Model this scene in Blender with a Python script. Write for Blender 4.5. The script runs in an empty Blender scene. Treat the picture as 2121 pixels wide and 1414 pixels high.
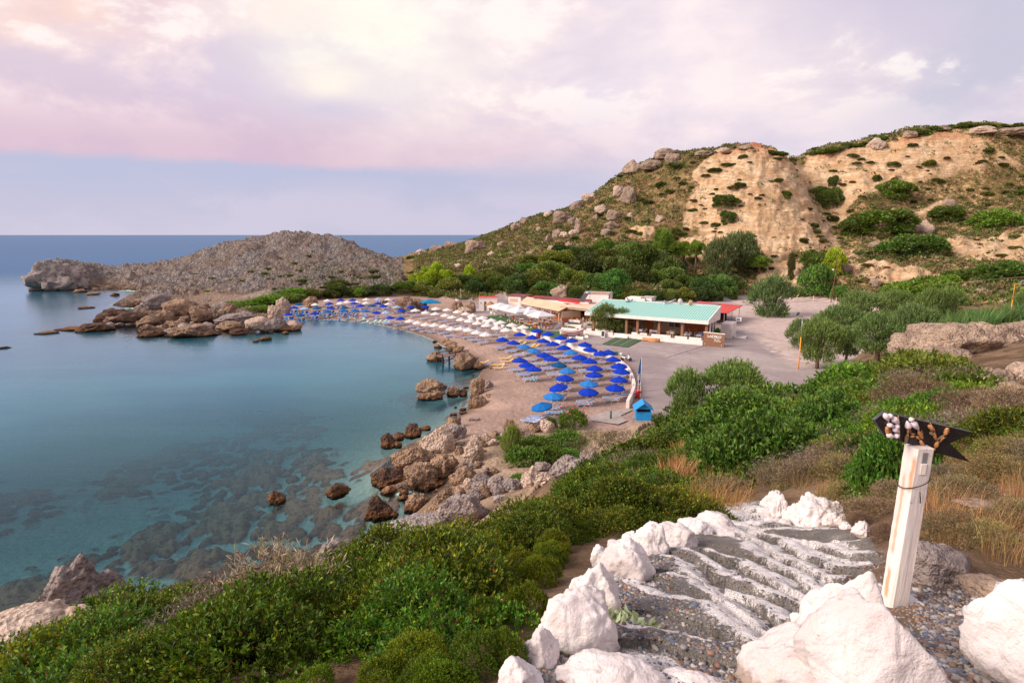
import bpy, bmesh, math, random
import numpy as np
from mathutils import Vector, Matrix, Euler
R=math.radians
scene=bpy.context.scene
COL=scene.collection
random.seed(7)
# ---------------------------------------------------------------- camera
F=1250.0; H=19.0; P=math.atan(221/F); cP,sP=math.cos(P),math.sin(P)
cam=bpy.data.cameras.new('camera'); camo=bpy.data.objects.new('camera',cam); COL.objects.link(camo)
camo.location=(0,0,H); camo.rotation_euler=(math.pi/2-P,0,0)
cam.sensor_width=36; cam.lens=36*F/2121.0; cam.clip_end=60000; cam.clip_start=0.05
scene.camera=camo
scene.view_settings.view_transform='Standard'; scene.view_settings.look='None'
scene.view_settings.exposure=0.4; scene.view_settings.gamma=1.0
scene.cycles.use_denoising=True
scene.cycles.max_bounces=6; scene.cycles.transparent_max_bounces=8
scene.cycles.diffuse_bounces=3; scene.cycles.glossy_bounces=3; scene.cycles.transmission_bounces=3
scene.cycles.caustics_reflective=False; scene.cycles.caustics_refractive=False

def ray(px,py):
    u=(px-1060.5)/F; v=(707-py)/F
    return np.array([u,cP+v*sP,-sP+v*cP])
def G(px,py,z=1.0):
    d=ray(px,py); t=(z-H)/d[2]; return np.array([d[0]*t,d[1]*t,z])
def Dp(px,py,Y):
    d=ray(px,py); t=Y/d[1]; return np.array([d[0]*t,Y,H+d[2]*t])
def proj(x,y,z):
    z=z-H; c=np.maximum(y*cP-z*sP,1e-3); w=y*sP+z*cP
    return 1060.5+F*x/c, 707-F*w/c, c
def mpp(p):            # metres per photo pixel at point p
    return (p[1]*cP-(p[2]-H)*sP)/F

# ---------------------------------------------------------------- noise
def _hash(ix,iy,iz,seed):
    h=(ix.astype(np.int64)*374761393+iy.astype(np.int64)*668265263+iz.astype(np.int64)*2147483647+seed*1274126177)&0xffffffff
    h=((h^(h>>13))*1274126177)&0xffffffff
    h=((h^(h>>16))*2246822519)&0xffffffff
    return ((h^(h>>15))&0xffffff)/float(0xffffff)
def vnoise(x,y,z,seed=0):
    fx=np.floor(x);fy=np.floor(y);fz=np.floor(z)
    ax=x-fx;ay=y-fy;az=z-fz
    ax=ax*ax*(3-2*ax);ay=ay*ay*(3-2*ay);az=az*az*(3-2*az)
    r=0
    for i in (0,1):
        wx=ax if i else 1-ax
        for j in (0,1):
            wy=ay if j else 1-ay
            for k in (0,1):
                wz=az if k else 1-az
                r=r+_hash(fx+i,fy+j,fz+k,seed)*wx*wy*wz
    return r*2-1
def fbm(x,y,z=None,oct=4,seed=0,lac=2.03,gain=.5):
    if z is None: z=np.zeros_like(x)+.37
    a=1.;s=0.;t=0.
    for o in range(oct):
        s=s+a*vnoise(x,y,z,seed+o*17); t+=a; a*=gain; x=x*lac+3.1;y=y*lac+1.7;z=z*lac+5.3
    return s/t
def ridged(x,y,z=None,oct=4,seed=0):
    if z is None: z=np.zeros_like(x)+.37
    a=1.;s=0.;t=0.
    for o in range(oct):
        s=s+a*(1-np.abs(vnoise(x,y,z,seed+o*17))*2); t+=a; a*=.5; x=x*2.1+3.1;y=y*2.1+1.7;z=z*2.1+5.3
    return s/t
def worley(x,y,z=None,seed=0):
    if z is None: z=np.zeros_like(x)+.5
    fx=np.floor(x);fy=np.floor(y);fz=np.floor(z)
    best=np.full(x.shape,9.0);sec=np.full(x.shape,9.0)
    ks=(0,) if np.ptp(z)<1e-6 else (-1,0,1)
    for i in (-1,0,1):
        for j in (-1,0,1):
            for k in ks:
                cx=fx+i;cy=fy+j;cz=fz+k
                dx=cx+_hash(cx,cy,cz,seed)-x;dy=cy+_hash(cx,cy,cz,seed+5)-y;dz=(cz+_hash(cx,cy,cz,seed+9)-z) if len(ks)>1 else 0
                d=np.sqrt(dx*dx+dy*dy+dz*dz)
                m=d<best; sec=np.where(m,best,np.minimum(sec,d)); best=np.where(m,d,best)
    return best,sec
def sst(a,b,x):
    t=np.clip((x-a)/(b-a),0,1); return t*t*(3-2*t)

# ---------------------------------------------------------------- node helpers
class NT:
    def __init__(s,tree): s.t=tree; s.n=tree.nodes; s.l=tree.links
    def lk(s,v,inp):
        if v is None: return
        if isinstance(v,bpy.types.NodeSocket): s.l.new(v,inp)
        else:
            try: inp.default_value=v
            except Exception:
                inp.default_value=(v,v,v) if len(inp.default_value)==3 else (v,v,v,1)
    def node(s,typ,**kw):
        n=s.n.new(typ)
        for k,v in kw.items(): setattr(n,k,v)
        return n
    def m(s,op,a,b=None,c=None,clamp=False):
        n=s.node('ShaderNodeMath',operation=op); n.use_clamp=clamp
        s.lk(a,n.inputs[0]); s.lk(b,n.inputs[1]); s.lk(c,n.inputs[2]); return n.outputs[0]
    def add(s,a,b): return s.m('ADD',a,b)
    def sub(s,a,b): return s.m('SUBTRACT',a,b)
    def mul(s,a,b): return s.m('MULTIPLY',a,b)
    def rng(s,x,a,b,c=0.,d=1.,smooth=True):
        n=s.node('ShaderNodeMapRange',interpolation_type='SMOOTHSTEP' if smooth else 'LINEAR')
        s.lk(x,n.inputs[0]); 
        for i,v in enumerate((a,b,c,d)): s.lk(v,n.inputs[i+1])
        return n.outputs[0]
    def mix(s,f,a,b,mode='MIX'):
        n=s.node('ShaderNodeMix',data_type='RGBA',blend_type=mode)
        s.lk(f,n.inputs[0]); s.lk(col(a),n.inputs[6]); s.lk(col(b),n.inputs[7]); return n.outputs[2]
    def noise(s,vec,scale,detail=4,rough=.55,dist=0.,out=0):
        n=s.node('ShaderNodeTexNoise'); s.lk(vec,n.inputs['Vector']); n.inputs['Scale'].default_value=scale
        n.inputs['Detail'].default_value=detail; n.inputs['Roughness'].default_value=rough; n.inputs['Distortion'].default_value=dist
        return n.outputs[out]
    def vor(s,vec,scale,feature='F1',out='Distance',rand=1.):
        n=s.node('ShaderNodeTexVoronoi',feature=feature); s.lk(vec,n.inputs['Vector']); n.inputs['Scale'].default_value=scale
        n.inputs['Randomness'].default_value=rand
        return n.outputs[out]
    def mapping(s,vec,scale=(1,1,1),rot=(0,0,0),loc=(0,0,0)):
        n=s.node('ShaderNodeMapping'); s.lk(vec,n.inputs[0]); n.inputs['Scale'].default_value=scale
        n.inputs['Rotation'].default_value=rot; n.inputs['Location'].default_value=loc; return n.outputs[0]
    def coord(s,w='Object'): return s.node('ShaderNodeTexCoord').outputs[w]
    def pos(s): return s.node('ShaderNodeNewGeometry').outputs['Position']
    def attr(s,name,out='Fac',typ='GEOMETRY'):
        n=s.node('ShaderNodeAttribute',attribute_name=name,attribute_type=typ); return n.outputs[out]
    def rand(s): return s.node('ShaderNodeObjectInfo').outputs['Random']
    def xyz(s,v):
        n=s.node('ShaderNodeSeparateXYZ'); s.lk(v,n.inputs[0]); return n.outputs
    def bump(s,h,dist=.05,strength=1.,nrm=None):
        n=s.node('ShaderNodeBump'); s.lk(h,n.inputs['Height']); n.inputs['Distance'].default_value=dist
        n.inputs['Strength'].default_value=strength
        if nrm is not None: s.lk(nrm,n.inputs['Normal'])
        return n.outputs[0]
def col(c):
    if isinstance(c,tuple) and len(c)==3: return (c[0],c[1],c[2],1.)
    return c
def srgb(r,g,b):
    f=lambda c:(c/255/12.92) if c/255<=.04045 else ((c/255+.055)/1.055)**2.4
    return (f(r),f(g),f(b))
def newmat(name):
    m=bpy.data.materials.new(name); m.use_nodes=True; t=NT(m.node_tree); t.n.clear()
    o=t.node('ShaderNodeOutputMaterial'); b=t.node('ShaderNodeBsdfPrincipled'); t.l.new(b.outputs[0],o.inputs[0])
    t.b=b; t.o=o; return m,t
def simple(name,c,rough=.6,var=.12,scale=3.,metal=0.,bump=0.,bscale=30.,spec=.5,trans=0.):
    m,t=newmat(name); v=t.coord('Object')
    n=t.noise(v,scale,5,.6)
    dark=tuple(x*(1-var*1.6) for x in c); lite=tuple(min(1,x*(1+var)) for x in c)
    t.lk(t.mix(t.rng(n,.3,.7),dark,lite),t.b.inputs['Base Color'])
    t.b.inputs['Roughness'].default_value=rough; t.b.inputs['Metallic'].default_value=metal
    t.b.inputs['Specular IOR Level'].default_value=spec
    if bump: t.lk(t.bump(t.noise(v,bscale,4,.6),bump),t.b.inputs['Normal'])
    if trans:
        tr=t.node('ShaderNodeBsdfTranslucent'); tr.inputs[0].default_value=col(c); mx=t.node('ShaderNodeMixShader')
        mx.inputs[0].default_value=trans; t.l.new(t.b.outputs[0],mx.inputs[1]); t.l.new(tr.outputs[0],mx.inputs[2]); t.l.new(mx.outputs[0],t.o.inputs[0])
    return m

# ---------------------------------------------------------------- mesh helpers
def mesh_np(name,verts,faces,mat=None,smooth=True,attrs=None,matidx=None):
    """verts Nx3, faces MxK int array (K=3/4) or list of arrays"""
    me=bpy.data.meshes.new(name)
    verts=np.asarray(verts,np.float32)
    if not isinstance(faces,(list,tuple)): faces=[faces]
    faces=[np.asarray(f,np.int32) for f in faces if len(f)]
    me.vertices.add(len(verts)); me.vertices.foreach_set('co',verts.ravel())
    nl=sum(f.size for f in faces); nf=sum(len(f) for f in faces)
    me.loops.add(nl); me.loops.foreach_set('vertex_index',np.concatenate([f.ravel() for f in faces]))
    me.polygons.add(nf)
    sizes=np.concatenate([np.full(len(f),f.shape[1]) for f in faces])
    starts=np.concatenate([[0],np.cumsum(sizes)[:-1]])
    me.polygons.foreach_set('loop_start',starts.astype(np.int32))
    if matidx is not None: me.polygons.foreach_set('material_index',np.asarray(matidx,np.int32))
    me.update(calc_edges=True)
    me.polygons.foreach_set('use_smooth',np.full(nf,bool(smooth)))
    if attrs:
        for k,v in attrs.items():
            v=np.asarray(v,np.float32)
            if v.ndim==1:
                a=me.attributes.new(k,'FLOAT','POINT'); a.data.foreach_set('value',v)
            else:
                a=me.attributes.new(k,'FLOAT_COLOR','POINT'); a.data.foreach_set('color',np.concatenate([v,np.ones((len(v),1),np.float32)],1).ravel())
    for mm in (mat if isinstance(mat,(list,tuple)) else [mat]):
        if mm: me.materials.append(mm)
    me.validate()
    return me
def link(name,me,parent=None,loc=None,rz=0):
    o=bpy.data.objects.new(name,me); COL.objects.link(o)
    if parent: o.parent=parent
    if loc is not None: o.location=tuple(loc)
    if rz: o.rotation_euler=(0,0,rz)
    return o
def tag(o,label=None,cat=None,group=None,kind=None):
    if label: o['label']=label
    if cat: o['category']=cat
    if group: o['group']=group
    if kind: o['kind']=kind
    return o
def empty(name,loc=(0,0,0),rz=0):
    o=bpy.data.objects.new(name,None); COL.objects.link(o); o.location=tuple(loc); o.rotation_euler=(0,0,rz); o.empty_display_size=.2; return o
def copy_tree(o,parent=None):
    c=o.copy(); COL.objects.link(c)
    if parent: c.parent=parent
    for ch in o.children: copy_tree(ch,c)
    return c
class MB:
    def __init__(s): s.v=[]; s.f=[]
    def addv(s,vs,fs):
        b=len(s.v); s.v+= [tuple(v) for v in vs]; s.f+=[tuple(i+b for i in f) for f in fs]; return s
    def box(s,x0,y0,z0,x1,y1,z1,M=None):
        vs=[Vector((x,y,z)) for z in (z0,z1) for y in (y0,y1) for x in (x0,x1)]
        if M is not None: vs=[M@v for v in vs]
        return s.addv(vs,[(0,2,3,1),(4,5,7,6),(0,1,5,4),(2,6,7,3),(0,4,6,2),(1,3,7,5)])
    def tube(s,pts,r,n=6,caps=True):
        pts=[Vector(p) for p in pts]; rs=r if isinstance(r,(list,tuple)) else [r]*len(pts)
        b=len(s.v); prev=None
        for i,p in enumerate(pts):
            d=(pts[min(i+1,len(pts)-1)]-pts[max(i-1,0)]).normalized()
            a=Vector((0,0,1)) if abs(d.z)<.9 else Vector((1,0,0))
            x=d.cross(a).normalized() if prev is None else (prev-d*prev.dot(d)).normalized(); prev=x; y=d.cross(x)
            for k in range(n):
                t=2*math.pi*k/n; s.v.append(tuple(p+(x*math.cos(t)+y*math.sin(t))*rs[i]))
        for i in range(len(pts)-1):
            for k in range(n):
                k2=(k+1)%n; s.f.append((b+i*n+k,b+i*n+k2,b+(i+1)*n+k2,b+(i+1)*n+k))
        if caps:
            s.f.append(tuple(b+k for k in range(n))[::-1]); s.f.append(tuple(b+(len(pts)-1)*n+k for k in range(n)))
        return s
    def lathe(s,prof,n=12,c=(0,0,0),close=True):
        b=len(s.v)
        for (r,z) in prof:
            for k in range(n):
                t=2*math.pi*k/n; s.v.append((c[0]+r*math.cos(t),c[1]+r*math.sin(t),c[2]+z))
        for i in range(len(prof)-1):
            for k in range(n):
                k2=(k+1)%n; s.f.append((b+i*n+k,b+i*n+k2,b+(i+1)*n+k2,b+(i+1)*n+k))
        if close:
            s.f.append(tuple(b+k for k in range(n))[::-1]); s.f.append(tuple(b+(len(prof)-1)*n+k for k in range(n)))
        return s
    def prism(s,poly,z0,z1):
        n=len(poly); b=len(s.v)
        for z in (z0,z1):
            for p in poly: s.v.append((p[0],p[1],z))
        for k in range(n):
            k2=(k+1)%n; s.f.append((b+k,b+k2,b+n+k2,b+n+k))
        s.f.append(tuple(b+k for k in range(n))[::-1]); s.f.append(tuple(b+n+k for k in range(n)))
        return s
    def mesh(s,name,mat,smooth=False):
        me=bpy.data.meshes.new(name); me.from_pydata([tuple(v) for v in s.v],[],s.f); me.update()
        if smooth: me.polygons.foreach_set('use_smooth',[True]*len(me.polygons))
        if mat: me.materials.append(mat)
        return me
    def build(s,name,mat,parent=None,smooth=False,bevel=0.,loc=None):
        me=s.mesh(name,mat,smooth)
        if bevel:
            bm=bmesh.new(); bm.from_mesh(me); bmesh.ops.recalc_face_normals(bm,faces=bm.faces)
            try: bmesh.ops.bevel(bm,geom=bm.edges[:],offset=bevel,segments=1,affect='EDGES')
            except Exception: pass
            bm.to_mesh(me); bm.free()
        return link(name,me,parent,loc)
# ---------------------------------------------------------------- world
SUN_AZ=R(-110); SUN_EL=R(32)      # azimuth from +Y towards +X
w=bpy.data.worlds.new('World'); scene.world=w; w.use_nodes=True
t=NT(w.node_tree); t.n.clear()
out=t.node('ShaderNodeOutputWorld'); bg=t.node('ShaderNodeBackground'); t.l.new(bg.outputs[0],out.inputs[0])
d=t.node('ShaderNodeTexCoord').outputs['Generated']
x,y,z=t.xyz(d)
el=t.mul(t.m('ARCSINE',z),57.2958)
az=t.mul(t.m('ARCTAN2',x,y),57.2958)
def gauss(a0,e0,sa,se,wob=None):
    da=t.m('DIVIDE',t.sub(az,a0),sa); de=t.m('DIVIDE',t.sub(el,e0),se)
    q=t.add(t.mul(da,da),t.mul(de,de))
    if wob is not None: q=t.add(q,wob)
    return t.m('EXPONENT',t.mul(q,-1.),clamp=True)
dm=t.mapping(d,scale=(1,1,2.0))
n1=t.noise(dm,3.6,9,.56,.15); n2=t.noise(t.mapping(dm,loc=(3,1,2)),1.9,5,.5,.5); n3=t.noise(t.mapping(dm,loc=(7,4,2)),9,9,.6,.1)
pf=t.noise(t.mapping(dm,loc=(1,9,5)),4.6,10,.58,.2)
wob=t.mul(t.sub(n1,.5),4.5)
wob2=t.mul(t.sub(n3,.5),3.2)
pinkd=srgb(212,184,204)
c=t.mix(t.rng(pf,.40,.58),srgb(216,202,221),srgb(248,229,232))
c=t.mix(t.mul(t.rng(el,13,6.4),t.rng(az,22,-8,0,.8)),c,pinkd)
c=t.mix(t.mul(gauss(-13,17.6,9,5,wob2),.98),c,srgb(255,253,240))
c=t.mix(t.mul(gauss(-4,14,9,8,wob),.65),c,srgb(255,242,236))
c=t.mix(t.mul(gauss(-20,17.5,9,1.6,wob2),.75),c,srgb(255,238,230))
c=t.mix(t.mul(gauss(-16,13,3.0,1.5,wob),.85),c,srgb(255,244,232))
c=t.mix(t.mul(gauss(-15.5,10.6,3.5,.8,wob2),.6),c,srgb(204,200,222))
c=t.mix(t.mul(gauss(20,15,12,7,wob),.9),c,srgb(255,241,240))
c=t.mix(t.mul(gauss(7,12,5,3,wob),.5),c,srgb(222,216,234))
c=t.mix(t.mul(gauss(-37,19,8,5,wob2),.85),c,srgb(255,218,198))
c=t.mix(t.mul(gauss(-30,18.5,4,3,wob),.7),c,srgb(226,200,214))
c=t.mix(t.mul(gauss(37,15,9,9,wob),.95),c,srgb(200,198,216))
c=t.mix(t.mul(gauss(28,18,6,4,wob),.85),c,srgb(204,198,218))
c=t.mix(t.mul(t.rng(pf,.50,.57),t.rng(el,8,13,0,.75)),c,srgb(255,246,242))
base=t.add(5.95,t.add(t.mul(t.sub(n2,.5),1.2),t.mul(t.sub(n3,.5),1.6)))
width=t.rng(az,-12,24,.55,4.5,False)
f=t.rng(t.m('DIVIDE',t.sub(el,base),width),-.8,1.)
low=t.mix(t.rng(el,0,5.5),srgb(200,196,216),srgb(188,191,217))
low=t.mix(t.mul(t.rng(pf,.42,.6),t.rng(el,5.8,2.5,0,.9)),low,srgb(206,200,220))
low=t.mix(t.rng(az,0,30,0,.8),low,srgb(212,210,228))
c=t.mix(f,low,c)
up=t.mix(t.rng(n1,.4,.6),srgb(206,204,222),srgb(242,232,238))
c=t.mix(t.rng(el,24,42),c,up)
sky=t.node('ShaderNodeTexSky',sky_type='NISHITA'); sky.sun_disc=False; sky.sun_elevation=SUN_EL; sky.sun_rotation=SUN_AZ
sk=t.node('ShaderNodeVectorMath',operation='SCALE'); t.l.new(sky.outputs[0],sk.inputs[0]); sk.inputs['Scale'].default_value=.06
c=t.mix(t.rng(el,20,50,0,.22),c,sk.outputs[0])
t.lk(c,bg.inputs[0]); bg.inputs[1].default_value=.80
sun=bpy.data.lights.new('sun','SUN'); sun.energy=3.6; sun.angle=R(28); sun.color=(1,.87,.76)
so=bpy.data.objects.new('sun',sun); COL.objects.link(so)
dv=Vector((math.sin(SUN_AZ)*math.cos(SUN_EL),math.cos(SUN_AZ)*math.cos(SUN_EL),math.sin(SUN_EL)))
so.rotation_euler=dv.to_track_quat('Z','Y').to_euler(); so.location=(-60,20,80)
# ---------------------------------------------------------------- terrain
CP=[ # px,py,Y seen points (photo pixel + forward distance)
# foreground
(1300,1414,2.1),(1000,1414,2.0),(700,1414,2.3),(300,1414,3.0),(50,1414,3.8),(1600,1414,2.05),(1900,1414,2.0),(2121,1414,2.1),
(1200,1300,2.8),(1500,1300,2.8),(1850,1250,3.2),(2100,1250,3.1),(1240,1210,3.8),(1550,1200,3.9),(1800,1200,3.7),
(1400,1130,5.5),(1650,1120,5.8),(1820,1150,4.7),(1500,1075,7.6),(1640,1075,7.6),(1540,1046,10),(1590,1038,10.5),
(1950,1150,3.9),(2100,1100,4.4),(2000,1020,5.6),(2121,1000,5.5),
(900,1330,2.9),(600,1340,3.2),(300,1370,3.8),(1050,1210,4.2),(800,1260,4.2),(500,1300,4.8),(200,1370,5.5),
(1200,1120,6.2),(1000,1150,6.0),(780,1190,6.2),(1300,1060,9),(1150,1060,9.5),(1250,1010,15),(1350,1010,13),
(1200,1010,22),(1080,1060,16),(1130,1035,17),
(1700,1000,8.5),(1640,1010,8.8),(1800,950,9.5),(1750,1060,7.5),(1950,930,8.5),(2121,900,8.2),(1500,960,17),(1450,960,19),(1400,960,22),
(1320,960,27),(1250,975,31),(1200,990,34),(1130,1015,29),
(1500,900,28),(1400,905,34),(1330,900,42),(1270,915,45),(1350,880,52),(1430,880,47),(1500,878,42),(1600,870,36),(1700,860,30),(1800,840,27),
(1950,830,20),(2121,800,22),(2000,770,32),(1900,785,36),(1800,800,42),(1700,826,44),(1620,850,48),(2121,740,40),(1950,745,48),(1860,762,52),(1780,790,56),
(2050,715,52),(2121,700,55),
# flat beach + car park
(1650,765,80),(1455,715,98),(1208,692,109.4),(995,643,144.6),(1560,620,170),(1700,632,155.7),
# right field
(1900,700,75),(2000,690,85),(2100,680,95),(1950,640,120),(2088,672,102),(2121,640,110),(2050,610,140),(1900,620,150),(2121,600,140),
# hill
(1560,605,180),(1650,600,180),(1750,600,172),(1850,610,165),(1470,608,168),(1350,602,166),(1200,600,166),(1100,600,168),(1000,606,176),(900,605,177),(800,605,173),(700,608,168),(640,608,166),
(1560,565,195),(1640,560,195),(1700,560,190),(1800,560,185),(1950,560,180),(2100,560,165),
(1450,530,215),(1350,530,215),(1250,540,212),(1150,550,208),(1050,560,206),(950,565,205),(850,575,200),(750,580,200),
(1550,520,206),(1650,520,206),(1750,525,212),(1850,520,207),(2000,520,200),(2121,520,190),
(1450,470,226),(1550,470,216),(1650,470,220),(1735,480,240),(1800,470,232),(1900,460,236),(2000,460,232),(2121,450,222),
(1450,400,238),(1550,410,228),(1630,410,232),(1700,420,262),(1780,400,252),(1900,400,252),(2000,400,250),(2121,390,245),
(1430,345,250),(1550,345,240),(1640,350,245),(1720,350,268),(1800,335,268),(1900,330,262),(2000,310,262),(2121,310,262),
(1450,317,258),(1540,305,254),(1620,322,262),(1700,316,276),(1800,294,276),(1900,274,272),(2050,258,270),(2121,258,272),
(1380,322,272),(1300,354,280),(1350,400,255),(1300,450,245),(1350,470,232),(1250,480,240),(1250,420,262),(1200,424,290),(1150,480,252),(1100,452,305),(1100,500,245),(1000,492,325),(1000,530,255),(1050,475,300),
(950,508,330),(900,545,250),(870,530,330),(940,535,270),(900,515,350),(850,555,235),
# headland
(800,533,268),(780,527,268),(750,512,272),(700,497,276),(650,487,279),(600,484,282),(560,492,280),(500,499,276),(430,522,266),(380,546,256),(330,552,250),(260,562,247),(200,560,242),(185,548,238),(130,539,233),(90,548,231),(76,575,231),
(700,545,245),(600,540,250),(500,560,235),(600,580,212),(500,590,205),(420,610,182),(480,606,185),(400,585,215),(300,582,225),(200,585,230),(420,560,240),
(560,625,160),(500,640,152),(400,640,152),(330,640,155),(300,625,165),(550,655,140),(480,675,134),(380,680,131),(600,630,158),(260,650,150),
]
WP=[ # world points (hidden or outside the view)
(0,-1.5,17.4),(1.5,0,17.35),(-1.5,0,17.3),(0,1.2,17.35),(-1.2,1.,17.3),(1.4,1.,17.4),(5,-5,18.2),(-5,-6,17),(15,-15,21),(-15,-15,15),(60,-60,30),(-30,-40,8),(0,-60,22),
(8,2,17.6),(20,3,19),(20,12,17.5),(60,20,20),(60,45,15),(90,60,14),(120,20,26),(130,80,14),(150,110,12),
# behind the foreground shrubs, down to the sea
(-4,8.5,12.5),(-2.5,10,12.2),(-7,10,9.6),(-11,12,7.0),(0,12,11.6),(-3,15,8.2),(-8,17,5.6),(-14,18,5.4),(-18,17,5.2),(-3,20,5.6),(0,20,7.2),(-11,22,3.2),(-5,25,3.2),(-18,22,3.0),(-24,20,3.0),(-28,14,3.5),(0,27,3.6),(-16,26,1.0),(-4,31,1.6),
(-2,38,1.6),(3,40,1.6),(0,44,1.4),(6,46,1.5),(-4,46,1.),(8,38,2.6),(9,52,1.2),(3,55,1.2),(-20,8,9),(-12,6,12.5),(-8,4.5,14.8),
# behind the hill crest
(-40,380,10),(0,460,8),(100,460,20),(250,460,30),(400,400,40),(300,200,50),(230,180,26),(260,100,30),(160,150,20),(230,235,52),(290,280,80),
(-60,300,4),(-90,310,4),(-130,320,5),(-180,290,3),(-200,270,2),
(-70,350,5),(-55,420,4),
]
pts=[]
for px,py,Y in CP:
    p=Dp(px,py,Y); pts.append(p)
for p in WP: pts.append(np.array(p,float))
for px,py,Y in [(1380,322,272),(1450,317,258),(1540,305,254),(1620,322,262),(1700,316,276),(1800,294,276),(1900,274,272),(1975,263,271),(2050,258,270),(2121,258,272),(2220,262,272),(1300,354,280),(1200,424,290)]:
    for k,dz in ((1.09,1.5),(1.3,6)):
        p=Dp(px,py,Y); q=p*k; q[2]=p[2]-dz; pts.append(q)
pts=np.array(pts)
def tl(x,y): return np.stack([np.arctan2(x,y)*1.6,np.log(np.maximum(np.hypot(x,y),.8))],-1)
C=tl(pts[:,0],pts[:,1]); sv=(pts[:,2]-H)/np.maximum(np.hypot(pts[:,0],pts[:,1]),.8)
def U(d2): return .5*d2*np.log(d2+1e-12)
n=len(C); K=U(((C[:,None]-C[None])**2).sum(-1))+np.eye(n)*2e-4
Pm=np.hstack([np.ones((n,1)),C]); A=np.block([[K,Pm],[Pm.T,np.zeros((3,3))]])
sol=np.linalg.solve(A,np.concatenate([sv,np.zeros(3)]))
def tps(x,y):
    q=tl(x,y); o=sol[n]+q[...,0]*sol[n+1]+q[...,1]*sol[n+2]
    for i in range(n):
        d2=(q[...,0]-C[i,0])**2+(q[...,1]-C[i,1])**2; o=o+sol[i]*U(d2)
    return H+o*np.maximum(np.hypot(x,y),.8)

# shoreline polygon  (x,y,k)   k = how steeply the land leaves the water
sh=[]
def S(px,py,k): p=G(px,py,0); sh.append((p[0],p[1],k))
for px,py,k in [(60,588,2),(110,599,1.5),(160,599,1.2),(215,604,1),(265,602,.8),(300,606,.6),(262,614,.6),(225,636,.6),(290,640,.6),(210,655,.6),(165,668,.5),(135,680,.5),(215,680,.6),(290,696,1),(360,699,1.2),(440,694,1.2),(500,692,1.),(560,689,1),(622,683,1),(628,670,.5),(600,664,.12),(650,661,.12),(700,663,.11),(760,668,.1),(800,676,.1),(840,685,.1),(870,694,.1),(900,706,.12),(915,717,.3),(950,728,.2),(975,742,.12),(1000,765,.1),(985,790,.1),(975,815,.3),(972,838,.4),(965,855,.2),(935,872,.3),(905,885,.5),(880,905,.8),(830,930,1),(800,955,1),(772,985,1),(790,1018,1),(835,1028,.5),(885,1000,.3),(905,1015,.3),(880,1045,.8),(850,1075,1),(800,1115,1.5),(740,1150,2),(640,1195,2)]: S(px,py,k)
sh+=[(-16,28.5,2),(-22,26,2),(-30,21,2),(-40,10,2),(-55,-30,2),(-60,-150,2),(900,-150,2),(900,700,1),(300,640,1),(100,560,1),(0,520,1),(-45,480,1),(-75,430,1),(-88,360,1.2),(-82,330,1),(-100,312,1),(-130,335,1),(-170,330,1),(-205,300,1.2),(-215,275,1.5),(-205,258,2),(-199,246,2),(-193,236,2)]
sh=np.array(sh)
def sdist(x,y,poly):
    n=len(poly); best=np.full(x.shape,1e9); kk=np.zeros(x.shape); ins=np.zeros(x.shape,bool)
    for i in range(n):
        a=poly[i]; b=poly[(i+1)%n]; ex,ey=b[0]-a[0],b[1]-a[1]; wx=x-a[0]; wy=y-a[1]
        tt=np.clip((wx*ex+wy*ey)/(ex*ex+ey*ey+1e-9),0,1); d=np.hypot(wx-ex*tt,wy-ey*tt)
        m=d<best; best=np.where(m,d,best)
        if poly.shape[1]>2: kk=np.where(m,a[2]+(b[2]-a[2])*tt,kk)
        c=((a[1]>y)!=(b[1]>y)); xi=a[0]+(y-a[1])*(ex)/(ey if abs(ey)>1e-9 else 1e-9); ins^=(c&(x<xi))
    return np.where(ins,best,-best),kk
def wpoly(L,z=1.0): return np.array([G(px,py,z)[:2] for px,py in L])
flat=wpoly([(592,668),(575,645),(600,628),(640,618),(800,612),(900,612),(960,628),(985,622),(1045,620),(1180,626),(1300,628),(1440,622),(1500,622),(1560,614),(1700,620),(1800,640),(1880,650),(1905,690),(1800,745),(1725,795),(1610,835),(1500,862),(1420,872),(1340,880),(1270,893),(1160,893),(1060,905),(1000,905),(950,900),(940,860),(960,780),(900,720),(780,690),(660,680)])
carp=wpoly([(1040,618),(1180,624),(1300,626),(1440,620),(1500,620),(1560,614),(1700,620),(1800,640),(1880,650),(1905,690),(1800,745),(1725,795),(1610,835),(1500,862),(1420,872),(1345,872),(1322,830),(1322,785),(1308,756),(1280,733),(1200,713),(1125,694),(1055,678),(1010,665),(965,650),(975,628)])
gravelp=wpoly([(1510,620),(1700,615),(1880,645),(1900,700),(1780,748),(1690,762),(1640,765),(1600,735),(1540,690),(1505,655)])
sandyp=wpoly([(395,608),(430,598),(500,606),(555,600),(545,612),(490,612),(470,622),(420,620)],2.5)

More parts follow.
